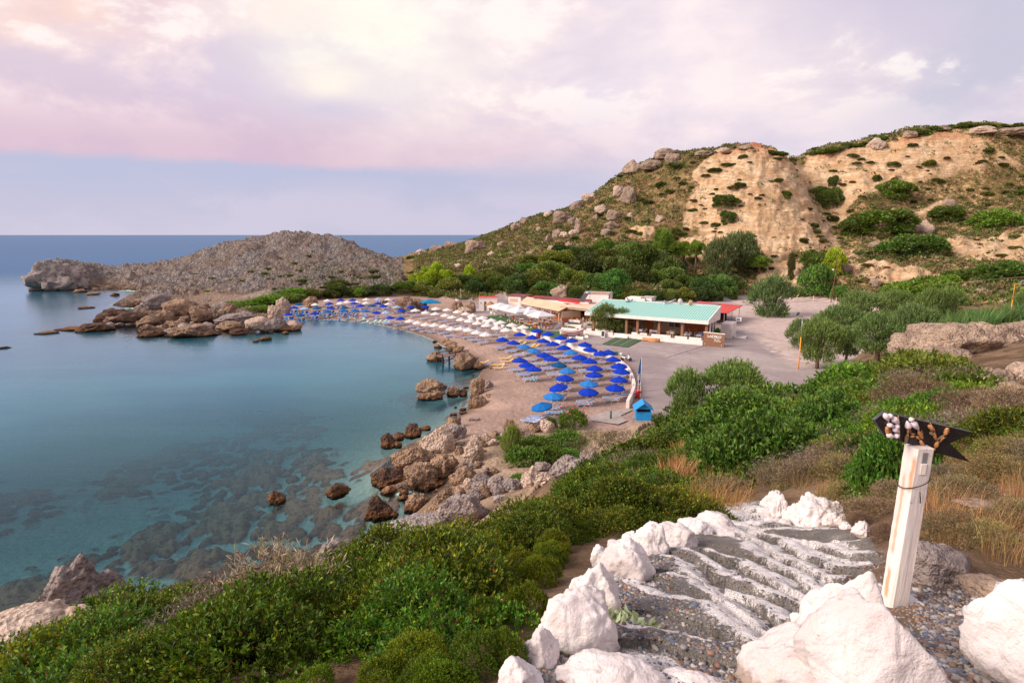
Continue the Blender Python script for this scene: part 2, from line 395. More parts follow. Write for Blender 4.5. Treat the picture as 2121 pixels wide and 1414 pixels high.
def mesh_rows():
    seg=[(1.25,10,190),(10,60,270),(60,150,250),(150,340,400),(340,700,50)]
    r=[]
    for a,b,k in seg: r+=list(np.exp(np.linspace(np.log(a),np.log(b),k,endpoint=False)))
    r+=[700,900]
    return np.array(r)
rows=mesh_rows()
inner=np.linspace(-43.5,43.5,900); outL=-180+np.cumsum(np.r_[0,np.full(0,0)])
left=np.concatenate([np.linspace(-180,-70,14,endpoint=False),np.linspace(-70,-43.5,40,endpoint=False)])
right=-left[::-1]
ths=np.radians(np.concatenate([left,inner,right]))
RR,TT=np.meshgrid(rows,ths,indexing='ij')
X=RR*np.sin(TT); Yy=RR*np.cos(TT)
def chunked(f,x,y,k=60):
    return np.concatenate([f(x[i:i+k],y[i:i+k]) for i in range(0,len(x),k)],0)
def coarse(f,s=4):
    ri=sorted(set(list(range(0,len(rows),s))+[len(rows)-1])); ti=sorted(set(list(range(0,len(ths),s))+[len(ths)-1]))
    A=f(X[np.ix_(ri,ti)],Yy[np.ix_(ri,ti)]); L=np.log(rows)
    B=np.empty((len(ri),len(ths)))
    for i in range(len(ri)): B[i]=np.interp(ths,ths[ti],A[i])
    k=np.clip(np.searchsorted(L[ri],L)-1,0,len(ri)-2); w_=((L-L[ri][k])/(L[ri][k+1]-L[ri][k]))[:,None]
    return B[k]*(1-w_)+B[k+1]*w_
Z0=coarse(lambda a,b:(tps(a,b)-H)/np.hypot(a,b))*RR+H
sd,kk=sdist(X,Yy,sh)
fd,_=sdist(X,Yy,flat); cd,_=sdist(X,Yy,carp); gd=coarse(lambda a,b:sdist(a,b,gravelp)[0],2); sy=coarse(lambda a,b:sdist(a,b,sandyp)[0],2)
PX,PY,_c=proj(X,Yy,Z0)
wfl=sst(-1.5,2.5,fd)
flatz=1.0+0.06*fbm(X*.5,Yy*.5,oct=2,seed=3)*(cd<0)
Z=Z0*(1-wfl)+flatz*wfl
# zones
far=RR>55
head=(PX<835)&(RR>125)&(fd<0)&(PY<720)&((RR<400))
hillm=(RR>150)&(~head)&(fd<0)
steep=np.zeros_like(Z)
# cream cliff areas of the hill (bare marl), photo-traced outlines laid on the slope
def inpoly(px,py,poly):
    ins=np.zeros(px.shape,bool)
    for i in range(len(poly)):
        a=poly[i]; b=poly[(i+1)%len(poly)]
        if a[1]==b[1]: continue
        c=((a[1]>py)!=(b[1]>py)); xi=a[0]+(py-a[1])*(b[0]-a[0])/(b[1]-a[1]); ins^=(c&(px<xi))
    return ins
jx=PX+34*fbm(PX/60,PY/40,oct=5,seed=5,gain=.62); jy=PY+22*fbm(PX/60+9,PY/40,oct=5,seed=6,gain=.62)
cl1=[(1440,345),(1500,312),(1560,306),(1640,322),(1668,350),(1680,400),(1700,440),(1725,470),(1735,520),(1760,515),(1770,560),(1740,530),(1640,525),(1600,545),(1560,520),(1480,490),(1420,470),(1430,410)]
cl2=[(1700,440),(1668,350),(1680,330),(1760,315),(1850,300),(1960,275),(2040,275),(2045,350),(2000,360),(1930,370),(1870,385),(1790,405),(1760,430),(1745,470),(1860,440),(1990,410),(1960,430),(1800,490),(1740,470)]
cl3=[(1560,545),(1680,540),(1640,600),(1580,585)]; cl4=[(1750,545),(1850,545),(1900,560),(1840,590),(1770,580)]
cl5=[(1960,500),(2160,480),(2160,550),(1980,535)]; cl8=[(2055,285),(2160,300),(2160,345),(2070,340)]; cl9=[(1850,560),(2000,565),(2000,600),(1860,600)]; cl6=[(1305,475),(1350,470),(1345,495),(1310,490)]; cl7=[(1400,500),(1500,480),(1560,520),(1580,550),(1430,540)]
cliff=np.zeros(Z.shape,bool)
for c_ in (cl1,cl2,cl3,cl4,cl5,cl6,cl7,cl8,cl9): cliff|=inpoly(jx,jy,c_)
cliff&=hillm&(RR<330)
cl=cliff.astype(float)
# soften cliff mask
for _ in range(2):
    cl=(cl+np.roll(cl,1,0)+np.roll(cl,-1,0)+np.roll(cl,1,1)+np.roll(cl,-1,1))/5
# relief
big=fbm(X/28,Yy/28,oct=3,seed=11); med=fbm(X/7,Yy/7,oct=4,seed=12); rid=ridged(X/9,Yy/9,oct=4,seed=13)
w9,w10=worley(X/1.1+.4*med,Yy/1.1,seed=19); w1,w2=worley(X/2.6+.5*med,Yy/2.6+.3*med,seed=4); w3,w4=worley(X/6.+.6*med,Yy/6.,seed=8)
cragg=(.55-w1)*1.5+(w4-w3)*1.1
hz=np.where(hillm,(.9*med+1.2*big+.25*cragg)*sst(0,8,-fd)*(1-.7*cl),0)
hw1,_h=worley(X/6.5+.6*med,Yy/2.8+.4*big,seed=31); hw3,hw4=worley(X/13.+.5*big,Yy/5.+.5*med,seed=32); ang=TT*250
gul=ridged(ang/11,np.log(RR)*3,oct=4,seed=21)
gul2=ridged(ang/4.2+.8*med,np.log(RR)*2,oct=4,seed=23); hz+=cl*(1.2*gul+.9*gul2+1.6*fbm(ang/2.2,Z0/2.5,oct=5,seed=22)+1.0*fbm(ang/9,Z0/7,oct=3,seed=24)+.35*np.sin(Z0*1.3+3*med+2*big))
hz+=np.where(head,(-1.5+.35*cragg+1.3*((.5-hw1)*1.8+(hw4-hw3)*1.3)+1.0*med+1.5*(rid-.4)+2.2*np.maximum(ridged(X/26,Yy/26,oct=4,seed=15)-.35,0)+.5*(w10-w9)*2)*sst(0,1.2,sd)*sst(0,5,-fd)*np.where(sy>-2,.12,1),0)
nearm=(RR<62)&(fd<0)&(~hillm)
hz+=np.where(nearm,.10*fbm(X/.8,Yy/.8,oct=4,seed=31)*sst(1.5,4,RR)+.35*sst(10,30,RR)*med,0)
rockshore=(Z<4.5)&nearm&(X<14)&(Yy>18)
hz+=np.where(rockshore,.45*cragg*.6+.25*rid,0)*sst(0,2,-fd)
Z=Z+hz
# sea side
land=np.minimum(Z,kk*sd*(1+.3*med)+.03+np.maximum(0,sd-14)*4)
land=np.where(fd>0,np.minimum(Z,np.maximum(kk*sd,.02*sd)+.01),land)
depth=-( (1-np.exp(sd/9.))*3.6+(1-np.exp(sd/1.2))*np.clip(kk,0,1.)*.8 )
bed=worley(X/1.3+.7*fbm(X/2,Yy/2,oct=4,seed=41),Yy/1.5+.6*fbm(X/2+5,Yy/2,oct=4,seed=47),seed=42)[0]; bed2=worley(X/5.+.8*fbm(X/3,Yy/3,oct=4,seed=48),Yy/6.+.8*fbm(X/3,Yy/3+7,oct=4,seed=49),seed=43)[0]
bm_=sst(.55,.2,bed)*.45+sst(.5,.1,bed2)*.8
rocky=sst(-.25,.25,fbm(X/11,Yy/11,oct=3,seed=45)+.55*sst(60,32,RR)-.25*sst(60,90,RR))
Zs=depth+bm_*rocky*sst(0,3,-sd)*.9
Z=np.where(sd>0,land,np.minimum(Zs,-.03))
# the stone path corridor is dug out; its own sheet lies there
pathpoly=[(1040,1440),(1150,1370),(1150,1290),(1215,1215),(1260,1160),(1330,1110),(1400,1092),(1470,1068),(1500,1036),(1560,1030),(1610,1040),(1650,1075),(1760,1095),(1850,1120),(1900,1150),(1960,1200),(2140,1250),(2180,1440)]
GR={'Z':Z,'rows':rows,'ths':ths}
inpath=inpoly(PX,PY,pathpoly)&(RR<12)
Zbase=Z.copy()
Z=np.where(inpath,Z-.35,Z)
lr=np.log(rows)
def gz(x,y,A=None):
    A=Zbase if A is None else A
    r=max(math.hypot(x,y),rows[0]*1.001); th=math.atan2(x,y)
    i=min(max(np.searchsorted(rows,r)-1,0),len(rows)-2); j=min(max(np.searchsorted(ths,th)-1,0),len(ths)-2)
    a=(math.log(r)-lr[i])/(lr[i+1]-lr[i]); b=(th-ths[j])/(ths[j+1]-ths[j])
    return float((A[i,j]*(1-b)+A[i,j+1]*b)*(1-a)+(A[i+1,j]*(1-b)+A[i+1,j+1]*b)*a)
def place(px,py,zmin=0.0,rmin=0,off=0.0):
    d=ray(px,py); hyp=math.hypot(d[0],d[1]); s=d[2]/hyp; th=math.atan2(d[0],d[1])
    j=min(max(np.searchsorted(ths,th)-1,0),len(ths)-2); b=(th-ths[j])/(ths[j+1]-ths[j])
    zz=np.maximum(Zbase[:,j]*(1-b)+Zbase[:,j+1]*b,zmin)+off; f_=zz-(H+s*rows)
    idx=np.where((f_>=0)&(rows>rmin))[0]
    if len(idx)==0: i=len(rows)-2; r=rows[i]
    else:
        i=idx[0]
        if i==0: r=rows[0]
        else:
            f0,f1=f_[i-1],f_[i]; r=rows[i-1]+(rows[i]-rows[i-1])*(-f0/(f1-f0+1e-12))
    x=r*math.sin(th); y=r*math.cos(th)
    return Vector((x,y,max(gz(x,y),zmin)+off))
# ---- materials for the ground sheets
def ground_mat(name,build):
    m,t=newmat(name); build(t); return m
def rockcol(t,v,sc=1.):
    n=t.noise(v,.35*sc,6,.62); n2=t.noise(v,2.2*sc,6,.65); pit=t.vor(v,2.6*sc)
    c=t.mix(t.rng(n,.35,.65),srgb(150,141,140),srgb(190,178,170))
    c=t.mix(t.rng(n2,.45,.7,0,.7),c,srgb(120,106,104))
    return c,n,n2,pit
def b_head(t):
    v=t.pos(); c,n_,n2,pit=rockcol(t,v)
    c=t.mix(t.attr('sand'),c,srgb(214,188,168))
    fine=t.noise(v,4,8,.7)
    c=t.mix(t.rng(fine,.35,.6,.55,0),c,srgb(92,80,80))
    crack=t.vor(v,.55,'DISTANCE_TO_EDGE'); c=t.mix(t.rng(crack,.0,.12,.55,0),c,srgb(78,68,66))
    veg=t.mul(t.attr('veg'),t.rng(t.noise(v,.9,5,.6),.46,.56)); c=t.mix(veg,c,srgb(84,84,44))
    z_=t.xyz(v)[2]
    c=t.mix(t.mul(t.rng(t.add(z_,t.mul(n2,1.6)),3.6,1.0),.75),c,srgb(150,116,86))
    c=t.mix(t.rng(t.add(z_,t.mul(n2,.9)),1.15,.5,0,.9),c,srgb(58,46,40))
    t.lk(c,t.b.inputs['Base Color']); t.b.inputs['Roughness'].default_value=.9
    big=t.noise(v,.09,5,.6); c=t.mix(t.rng(big,.4,.6,.0,.4),c,srgb(150,120,96)); t.lk(c,t.b.inputs['Base Color']); t.lk(t.bump(t.add(t.mul(fine,.8),t.add(t.mul(pit,.5),t.mul(crack,2.))),1.1),t.b.inputs['Normal'])
def b_hill(t):
    v=t.pos(); x_,y_,z_=t.xyz(v)
    n_=t.noise(v,.12,6,.6); n2=t.noise(v,.9,6,.65); n3=t.noise(v,3.5,5,.6)
    soil=t.mix(t.rng(n2,.35,.65),srgb(120,92,66),srgb(164,132,98)); soil=t.mix(t.attr('ochre'),soil,t.mix(t.rng(n2,.35,.65),srgb(186,144,102),srgb(226,190,146)))
    scr=t.mix(t.rng(n3,.35,.65),srgb(84,80,42),srgb(136,118,70))
    scr=t.mix(t.rng(t.noise(v,.35,4,.6),.5,.62,0,.8),scr,srgb(122,92,62))
    c=t.mix(t.rng(t.noise(t.mapping(v,loc=(5,5,5)),.55,6,.7),.40,.56),soil,scr)
    rk=t.mix(n2,srgb(150,130,112),srgb(196,170,146))
    c=t.mix(t.mul(t.rng(t.noise(t.mapping(v,loc=(9,1,3)),.28,6,.7),.58,.66),t.attr('rocky')),c,rk)
    strat=t.noise(t.mapping(v,scale=(.2,.2,1.1)),1.,7,.7,.9)
    m=t.mix(t.rng(strat,.34,.66),srgb(192,154,116),srgb(238,212,176))
    m=t.mix(t.rng(t.noise(t.mapping(v,scale=(.6,.6,.12)),1.,5,.6),.52,.72,0,.45),m,srgb(168,136,104))
    m=t.mix(t.rng(t.noise(v,1.1,6,.7),.54,.66,0,.6),m,srgb(150,116,84)); m=t.mix(t.rng(t.noise(v,.16,5,.6),.4,.62,0,.5),m,srgb(196,150,104))
    m=t.mix(t.attr('rust'),m,srgb(176,92,52))
    c=t.mix(t.attr('cliff'),c,m)
    t.lk(c,t.b.inputs['Base Color']); t.b.inputs['Roughness'].default_value=.95; t.b.inputs['Specular IOR Level'].default_value=.15
    t.lk(t.bump(t.add(t.mul(n3,.5),t.add(n2,strat)),.7),t.b.inputs['Normal'])
def b_beach(t):
    v=t.pos(); z_=t.xyz(v)[2]
    n_=t.noise(v,.25,5,.6); n2=t.noise(v,2.2,5,.65); foot=t.noise(v,1.7,3,.6)
    c=t.mix(t.rng(n_,.3,.7),srgb(158,132,118),srgb(178,150,136)); c=t.mix(t.rng(n2,.35,.7,0,.45),c,srgb(126,104,94))
    c=t.mix(t.rng(t.vor(v,7.),.0,.32,.4,0),c,srgb(96,82,76))
    c=t.mix(t.rng(t.add(z_,t.mul(n2,.25)),.5,.12,0,.75),c,srgb(104,82,70))
    t.lk(c,t.b.inputs['Base Color']); t.b.inputs['Roughness'].default_value=.95; t.b.inputs['Specular IOR Level'].default_value=.2
    t.lk(t.bump(foot,.22),t.b.inputs['Normal'])
def b_car(t):
    v=t.pos(); n_=t.noise(v,.09,6,.6,.6); n2=t.noise(v,.8,6,.65); n3=t.noise(v,9,3,.6)
    a=t.mix(t.rng(n_,.35,.65),srgb(146,132,132),srgb(172,158,154)); a=t.mix(t.rng(n2,.4,.7,0,.35),a,srgb(128,116,116))
    stk=t.noise(t.mapping(v,scale=(.05,.9,1),rot=(0,0,.35)),1.,4,.6,1.2); a=t.mix(t.rng(stk,.58,.7,0,.4),a,srgb(112,102,104))
    g=t.mix(t.rng(n2,.3,.7),srgb(176,154,146),srgb(204,184,176)); g=t.mix(t.rng(n_,.5,.7,0,.5),g,srgb(160,140,128))
    f_=t.rng(t.add(t.attr('gravel'),t.mul(t.sub(n2,.5),1.2)),.3,.7)
    c=t.mix(f_,a,g)
    ck=t.vor(t.mapping(v,scale=(1,1,0)),.11,'DISTANCE_TO_EDGE'); c=t.mix(t.rng(ck,0,.004,.45,0),c,srgb(84,76,76))
    t.lk(c,t.b.inputs['Base Color']); t.b.inputs['Roughness'].default_value=.85; t.b.inputs['Specular IOR Level'].default_value=.25
    t.lk(t.bump(t.add(n2,t.mul(n3,.3)),.06),t.b.inputs['Normal'])
def b_ground(t):
    v=t.pos(); n_=t.noise(v,.5,6,.6); n2=t.noise(v,5,6,.65); n3=t.noise(v,30,4,.6)
    c=t.mix(t.rng(n_,.35,.65),srgb(104,80,60),srgb(150,124,98)); c=t.mix(t.rng(n2,.4,.7,0,.6),c,srgb(84,66,52))
    rk=t.mix(t.rng(n2,.3,.7),srgb(136,116,100),srgb(196,168,142)); c=t.mix(t.attr('rocky'),c,rk)
    c=t.mix(t.attr('pale'),c,t.mix(n2,srgb(190,158,132),srgb(214,184,158)))
    z_=t.xyz(v)[2]; c=t.mix(t.rng(t.add(z_,t.mul(n2,.5)),.9,.35,0,.85),c,srgb(64,50,42))
    t.lk(c,t.b.inputs['Base Color']); t.b.inputs['Roughness'].default_value=.95; t.b.inputs['Specular IOR Level'].default_value=.15
    t.lk(t.bump(t.add(n2,t.mul(n3,.4)),.12),t.b.inputs['Normal'])
def b_bed(t):
    v=t.pos(); n_=t.noise(v,.5,5,.6); n2=t.noise(v,3.,6,.65)
    sand=t.mix(t.rng(n2,.3,.7),srgb(150,180,170),srgb(196,214,200))
    rk=t.mix(t.rng(t.add(t.mul(n_,.5),t.mul(t.attr('bump'),.6)),.15,.7),srgb(58,42,42),srgb(200,146,108)); rk=t.mix(t.rng(n2,.45,.66,0,.75),rk,srgb(50,42,46))
    f_=t.rng(t.add(t.attr('rock'),t.mul(t.sub(n2,.5),.7)),.35,.6)
    c=t.mix(f_,sand,rk)
    t.lk(c,t.b.inputs['Base Color']); t.b.inputs['Roughness'].default_value=.9
    t.lk(t.bump(n2,.25),t.b.inputs['Normal'])
M_head=ground_mat('limestone_crag',b_head); M_hill=ground_mat('scrub_hill',b_hill); M_beach=ground_mat('coarse_sand',b_beach)
M_car=ground_mat('worn_asphalt',b_car); M_ground=ground_mat('dry_soil',b_ground); M_bed=ground_mat('sea_bed',b_bed)
# attributes
att=dict(
 sand=sst(-3,2,sy), veg=sst(480,700,PX)*sst(505,590,PY+12*big), rocky=None,
 ochre=(.35+.65*sst(1380,1480,PX))*sst(-.4,.15,fbm(X/14,Yy/14,oct=4,seed=52))*.95, cliff=cl*sst(-.9,-.35,fbm(X/5,Yy/5,Z0/3,oct=3,seed=51)), rust=cl*np.clip(sst(30,4,PY-np.interp(PX,[1400,1540,1640,1700,1800,2050,2121],[315,305,322,316,294,262,262]))*(.5+.6*med),0,.9),
 gravel=sst(-3,5,gd), pale=sst(-.05,.3,fbm(X/6,Yy/6,oct=3,seed=61))*sst(40,46,RR)*(Z<2.6)*.8, bump=bm_*rocky, rock=rocky*sst(.62,.3,np.minimum(bed,bed2*1.4))+.0)
rocky_hill=np.where(hillm,sst(1500,1250,PX)*1.0+.15,0); rocky_near=rockshore*sst(-.3,.3,rid-.2)
att['rocky']=np.where(hillm,rocky_hill,rocky_near)
zone=np.full(Z.shape,5)
zone[hillm]=4; zone[head]=3; zone[fd>0]=1; zone[(cd>0)&(fd>-1)]=2; zone[sd<0]=0; 
def fz(a): return a[:-1,:-1]
nr,nc=Z.shape
idx=np.arange(nr*nc).reshape(nr,nc)
quads=np.stack([idx[:-1,:-1],idx[:-1,1:],idx[1:,1:],idx[1:,:-1]],-1)
qz=fz(zone).ravel(); quads=quads.reshape(-1,4)
V=np.stack([X,Yy,Z],-1).reshape(-1,3)
def sheet(name,sel,mat,names):
    q=quads[sel]; used=np.unique(q); remap=np.full(nr*nc,-1); remap[used]=np.arange(len(used))
    me=mesh_np(name,V[used],remap[q],mat,True,{k:att[k].reshape(-1)[used] for k in names})
    o=link(name,me); return tag(o,kind='structure')
sheet('seabed',qz==0,M_bed,['bump','rock']); sheet('beach',qz==1,M_beach,[]); sheet('car_park',qz==2,M_car,['gravel'])
sheet('headland',qz==3,M_head,['sand','veg']); sheet('hill',qz==4,M_hill,['cliff','rocky','rust','ochre']); sheet('ground',qz==5,M_ground,['rocky','pale'])
# ---- water
m,t=newmat('sea_water')
v=t.pos()
dep=t.attr('depth'); dist=t.attr('away')
bmp=t.add(t.mul(t.noise(t.mapping(v,scale=(.5,1.5,1)),1.1,5,.6),1.),t.mul(t.noise(t.mapping(v,scale=(.08,.25,1)),1.,4,.6),4.))
nrm=t.bump(bmp,.05,.35)
gl=t.node('ShaderNodeBsdfGlossy'); gl.inputs['Roughness'].default_value=.16; t.lk(nrm,gl.inputs['Normal']); gl.inputs[0].default_value=(.72,.87,1,1)
tr=t.node('ShaderNodeBsdfTransparent'); t.lk(t.mix(t.rng(dep,0,3.2,0,1,False),(.92,.97,.96),(.28,.54,.62)),tr.inputs[0])
df=t.node('ShaderNodeBsdfDiffuse')
cur=t.noise(t.mapping(v,scale=(.02,.05,1)),1.,4,.6)
t.lk(t.mix(t.attr('open'),t.mix(t.rng(cur,.35,.65),(.014,.15,.235),(.03,.21,.29)),(.035,.10,.215)),df.inputs[0])
mx=t.node('ShaderNodeMixShader'); t.lk(t.attr('turb'),mx.inputs[0]); t.l.new(tr.outputs[0],mx.inputs[1]); t.l.new(df.outputs[0],mx.inputs[2])
fr=t.node('ShaderNodeFresnel'); fr.inputs[0].default_value=1.33; t.lk(nrm,fr.inputs['Normal'])
frr=t.m('MULTIPLY',fr.outputs[0],t.attr('refl'),clamp=True)
mx2=t.node('ShaderNodeMixShader'); t.lk(frr,mx2.inputs[0]); t.l.new(mx.outputs[0],mx2.inputs[1]); t.l.new(gl.outputs[0],mx2.inputs[2])
t.l.new(mx2.outputs[0],t.o.inputs[0])
wr=np.concatenate([np.exp(np.linspace(np.log(12),np.log(500),260)),[700,1000,1600,2600,4200,7000,12000,20000,34000]])
wt=np.radians(np.concatenate([np.linspace(-180,-75,16,endpoint=False),np.linspace(-75,50,300),np.linspace(56,180,16)]))
WR,WT=np.meshgrid(wr,wt,indexing='ij'); wx=WR*np.sin(WT); wy=WR*np.cos(WT)
ws,wk=sdist(wx,wy,sh)
wd=np.where(ws<0,(1-np.exp(ws/9.))*3.6,0)
op=sst(220,420,WR+0*wx)
turb=np.clip(1-np.exp(-wd/2.6),0,.9)*sst(40,95,WR)*.9+np.clip(1-np.exp(-wd/6),0,1)*.16; turb=np.clip(turb,0,.93); turb=np.maximum(turb,op)
i2=np.arange(WR.size).reshape(WR.shape); q=np.stack([i2[:-1,:-1],i2[:-1,1:],i2[1:,1:],i2[1:,:-1]],-1)
keep=(ws<8)[:-1,:-1]|(ws<8)[1:,1:]
# only the stretch that has open water above its bed
q=q[keep]
me=mesh_np('sea',np.stack([wx,wy,np.zeros_like(wx)],-1).reshape(-1,3),q,m,True,{'depth':wd.ravel(),'away':WR.ravel(),'open':op.ravel(),'turb':turb.ravel(),'refl':((.70+.50*sst(45,120,WR))*(1-.68*op)).ravel()})
tag(link('sea',me),kind='structure')
# ---------------------------------------------------------------- rocks
def rockmat(name,ca,cb,cd,wet=False,paint=False):
    m,t=newmat(name); v=t.coord('Object'); wp=t.pos()
    sc=t.node('ShaderNodeVectorMath',operation='MULTIPLY'); 
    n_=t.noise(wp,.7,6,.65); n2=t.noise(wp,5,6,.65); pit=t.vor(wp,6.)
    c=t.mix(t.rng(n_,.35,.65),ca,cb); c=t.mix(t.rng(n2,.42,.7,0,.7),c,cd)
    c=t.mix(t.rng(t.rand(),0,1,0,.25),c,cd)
    c=t.mix(t.rng(pit,.32,.0,0,.55),c,tuple(x*.35 for x in cd))  # pits darkened in the colour, shade of the crevices painted in
    z_=t.xyz(wp)[2]
    if wet:
        e=t.add(z_,t.mul(n2,.5)); c=t.mix(t.rng(e,1.1,.5,0,.7),c,srgb(150,104,64)); c=t.mix(t.rng(e,.62,.34,0,.95),c,srgb(44,34,30))
    t.lk(c,t.b.inputs['Base Color']); t.b.inputs['Roughness'].default_value=.9; t.b.inputs['Specular IOR Level'].default_value=.2
    t.lk(t.bump(t.add(n2,t.add(t.mul(pit,.8),t.mul(t.vor(wp,2.1),1.2))),.22),t.b.inputs['Normal'])
    return m
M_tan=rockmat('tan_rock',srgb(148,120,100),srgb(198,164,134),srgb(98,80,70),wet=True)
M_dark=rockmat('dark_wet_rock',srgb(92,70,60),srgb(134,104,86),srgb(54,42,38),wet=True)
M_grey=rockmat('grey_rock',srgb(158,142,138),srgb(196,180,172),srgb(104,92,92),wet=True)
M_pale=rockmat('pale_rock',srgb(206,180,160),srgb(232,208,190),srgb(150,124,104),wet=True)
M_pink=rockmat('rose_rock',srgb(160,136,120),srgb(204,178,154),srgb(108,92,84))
_bm=bmesh.new(); bmesh.ops.create_icosphere(_bm,subdivisions=5,radius=1); ICO5=(np.array([v.co[:] for v in _bm.verts]),np.array([[v.index for v in f.verts] for f in _bm.faces])); _bm.free()
_bm=bmesh.new(); bmesh.ops.create_icosphere(_bm,subdivisions=4,radius=1); ICO4=(np.array([v.co[:] for v in _bm.verts]),np.array([[v.index for v in f.verts] for f in _bm.faces])); _bm.free()
_bm=bmesh.new(); bmesh.ops.create_icosphere(_bm,subdivisions=3,radius=1); ICO3=(np.array([v.co[:] for v in _bm.verts]),np.array([[v.index for v in f.verts] for f in _bm.faces])); _bm.free()
def rock_shape(seed,ico=ICO4,rough=1.,sharp=.5,flatb=.55,lumps=1.2):
    p=ico[0].copy(); o=seed*7.31
    x,y,z=p[:,0]+o,p[:,1]-o,p[:,2]+o*.5
    # chop by a few planes for a broken shape
    rs=np.random.RandomState(seed)
    r=np.ones(len(p))
    for k in range(9):
        nrm=rs.normal(size=3); nrm/=np.linalg.norm(nrm); dd=.62+.3*rs.rand()
        c=p@nrm; lim=np.where(c>1e-3,dd/np.maximum(c,1e-3),9); r=np.minimum(r,lim*(1-sharp)+np.minimum(lim,r)*sharp)
    r=np.minimum(r,1.05)
    a,b=worley(x*2.1,y*2.1,z*2.1,seed)
    a2,b2=worley(x*5.5,y*5.5,z*5.5,seed+2)
    r=r*(1+rough*(.26*fbm(x*lumps,y*lumps,z*lumps,4,seed)+.24*ridged(x*2.0,y*2.0,z*2.0,5,seed+3)-.17*np.clip(.5-a,0,1)*2+.14*np.minimum(b-a,.35)+.09*np.minimum(b2-a2,.3)-.05*np.clip(.35-a2,0,1)*3+.06*fbm(x*9,y*9,z*9,4,seed+9)))
    p=p*r[:,None]
    p[:,2]=np.where(p[:,2]<-flatb,-flatb+(p[:,2]+flatb)*.2,p[:,2])
    mn,mx=p.min(0),p.max(0); p=(p-(mn+mx)/2)/((mx-mn)/2)
    return p
ROCKM={}
def rock_mesh(seed,mat,hi=False,rough=1.,sharp=.5):
    k=(seed,mat.name,hi)
    if k not in ROCKM:
        ico=ICO5 if hi else ICO4
        ROCKM[k]=mesh_np('rock_%d'%seed,rock_shape(seed,ico,rough,sharp),ico[1],mat)
    return ROCKM[k]
rockobjs=[]
def fitbox(x0,y0,x1,y1,Y=None,z=None,depth=.8,sink=.12):
    # size and centre of an ellipsoid standing on the ground whose outline fills the photo box
    cx,cy=(x0+x1)/2,(y0+y1)/2; d=ray(cx,cy); ph=-math.atan2(d[2],math.hypot(d[0],d[1])); cf,sf=math.cos(ph),math.sin(ph)
    c=Vector(Dp(cx,cy,Y)) if Y is not None else (Vector(G(cx,cy,z)) if z is not None else place(cx,y1-(y1-y0)*.2))
    for it in range(3):
        s=mpp(c)/max(cf,.2)**0; wd=(x1-x0)*s/2; Ha=(y1-y0)*s/2; dp=min(wd*depth,.8*Ha/max(sf,.02)); hz_=math.sqrt(max(Ha*Ha-(dp*sf)**2,(.35*Ha)**2))/cf
        off=hz_*(1-2*sink)
        if Y is not None: c=Vector(Dp(cx,cy,Y))
        elif z is not None: c=Vector(G(cx,cy,z+off))
        else: c=place(cx,cy,off=off,rmin=.8*math.hypot(c.x,c.y))
    return c,wd,dp,hz_
def rock(name,x0,y0,x1,y1,mat,seed,Y=None,z=None,label=None,cat='rock',group=None,depth=.8,hi=False,sink=.12,lean=0,rough=1.):
    """a rock whose outline spans photo box (x0,y0)-(x1,y1); stands on the terrain (or water) under its lower edge"""
    c,wdt,dep_,hgt=fitbox(x0,y0,x1,y1,Y,z,depth,sink)
    o=link(name,rock_mesh(seed,mat,hi,rough if mat not in (M_tan,M_dark) else rough*1.35))
    o.location=c; o.scale=(wdt*1.08,dep_,hgt*1.08); o.rotation_euler=(0,lean,math.atan2(-c.x,c.y))
    tag(o,label,cat,group); rockobjs.append(o); return o
# named boulders round the bay
R_=rock
R_('mushroom_rock',864,806,922,828,M_tan,3,z=0,hi=True,label='tan rock stack with a pointed snout standing in the shallows')
o=R_('rock_snout',862,784,924,812,M_tan,9,z=.75,hi=True,label='x'); top=o
top.parent=rockobjs[-2]; top.matrix_parent_inverse=Matrix.LocRotScale(rockobjs[-2].location,rockobjs[-2].rotation_euler,rockobjs[-2].scale).inverted(); del top['label']; del top['category']; top.name='rock_cap'; rockobjs.pop()
R_('boulder',926,798,952,823,M_tan,5,z=0,label='small brown boulder just right of the snouted rock stack')
R_('boulder',951,806,968,822,M_dark,6,z=0,label='low dark stone between the rock stack and the beach')
R_('boulder',938,730,990,768,M_tan,11,z=0,hi=True,label='large rounded tan boulder at the water edge beside the pier')
R_('boulder',978,748,1004,766,M_tan,12,label='rough tan stone right behind the large pier boulder')
R_('boulder',884,728,920,750,M_tan,14,z=0,label='cone shaped brown rock under the sea end of the pier')
R_('boulder',899,712,916,721,M_tan,15,z=0,label='small two humped stone in the water above the pier')
R_('boulder',973,783,1004,822,M_tan,17,hi=True,label='upright knobbly tan rock on the shore below the pier')
R_('boulder',1000,786,1022,806,M_grey,18,label='grey brown rock leaning on the knobbly shore rock')
R_('boulder',970,818,1012,850,M_tan,19,label='flat eroded shore rock below the knobbly one',sink=.3)
R_('boulder',925,864,955,892,M_tan,21,label='orange stained rock on the shore above the grey boulder')
R_('boulder',870,882,940,940,M_pale,22,hi=True,label='biggest pale pitted boulder at the head of the rocky point',rough=.7)
R_('boulder',924,878,966,914,M_grey,23,hi=True,label='round grey boulder behind the biggest pale boulder')
R_('boulder',958,912,1002,962,M_pale,24,hi=True,label='pale orange pitted boulder right of the biggest one',rough=.8)
R_('boulder',942,922,960,942,M_tan,25,label='small brown stone between the two big pale boulders')
R_('boulder',836,876,872,908,M_dark,26,z=0,label='dark wet rock in the water left of the biggest boulder')
R_('boulder',868,880,892,892,M_dark,27,z=0,label='thin dark ledge linking the wet rock to the shore')
R_('boulder',789,898,816,929,M_dark,28,z=0,label='dark wet rock, tallest of the cluster in the teal water')
R_('boulder',814,896,837,914,M_dark,29,z=0,label='dark wet rock, right one of the cluster in the teal water')
R_('boulder',804,914,820,928,M_dark,30,z=0,label='dark stone, lowest middle one of the cluster in the teal water')
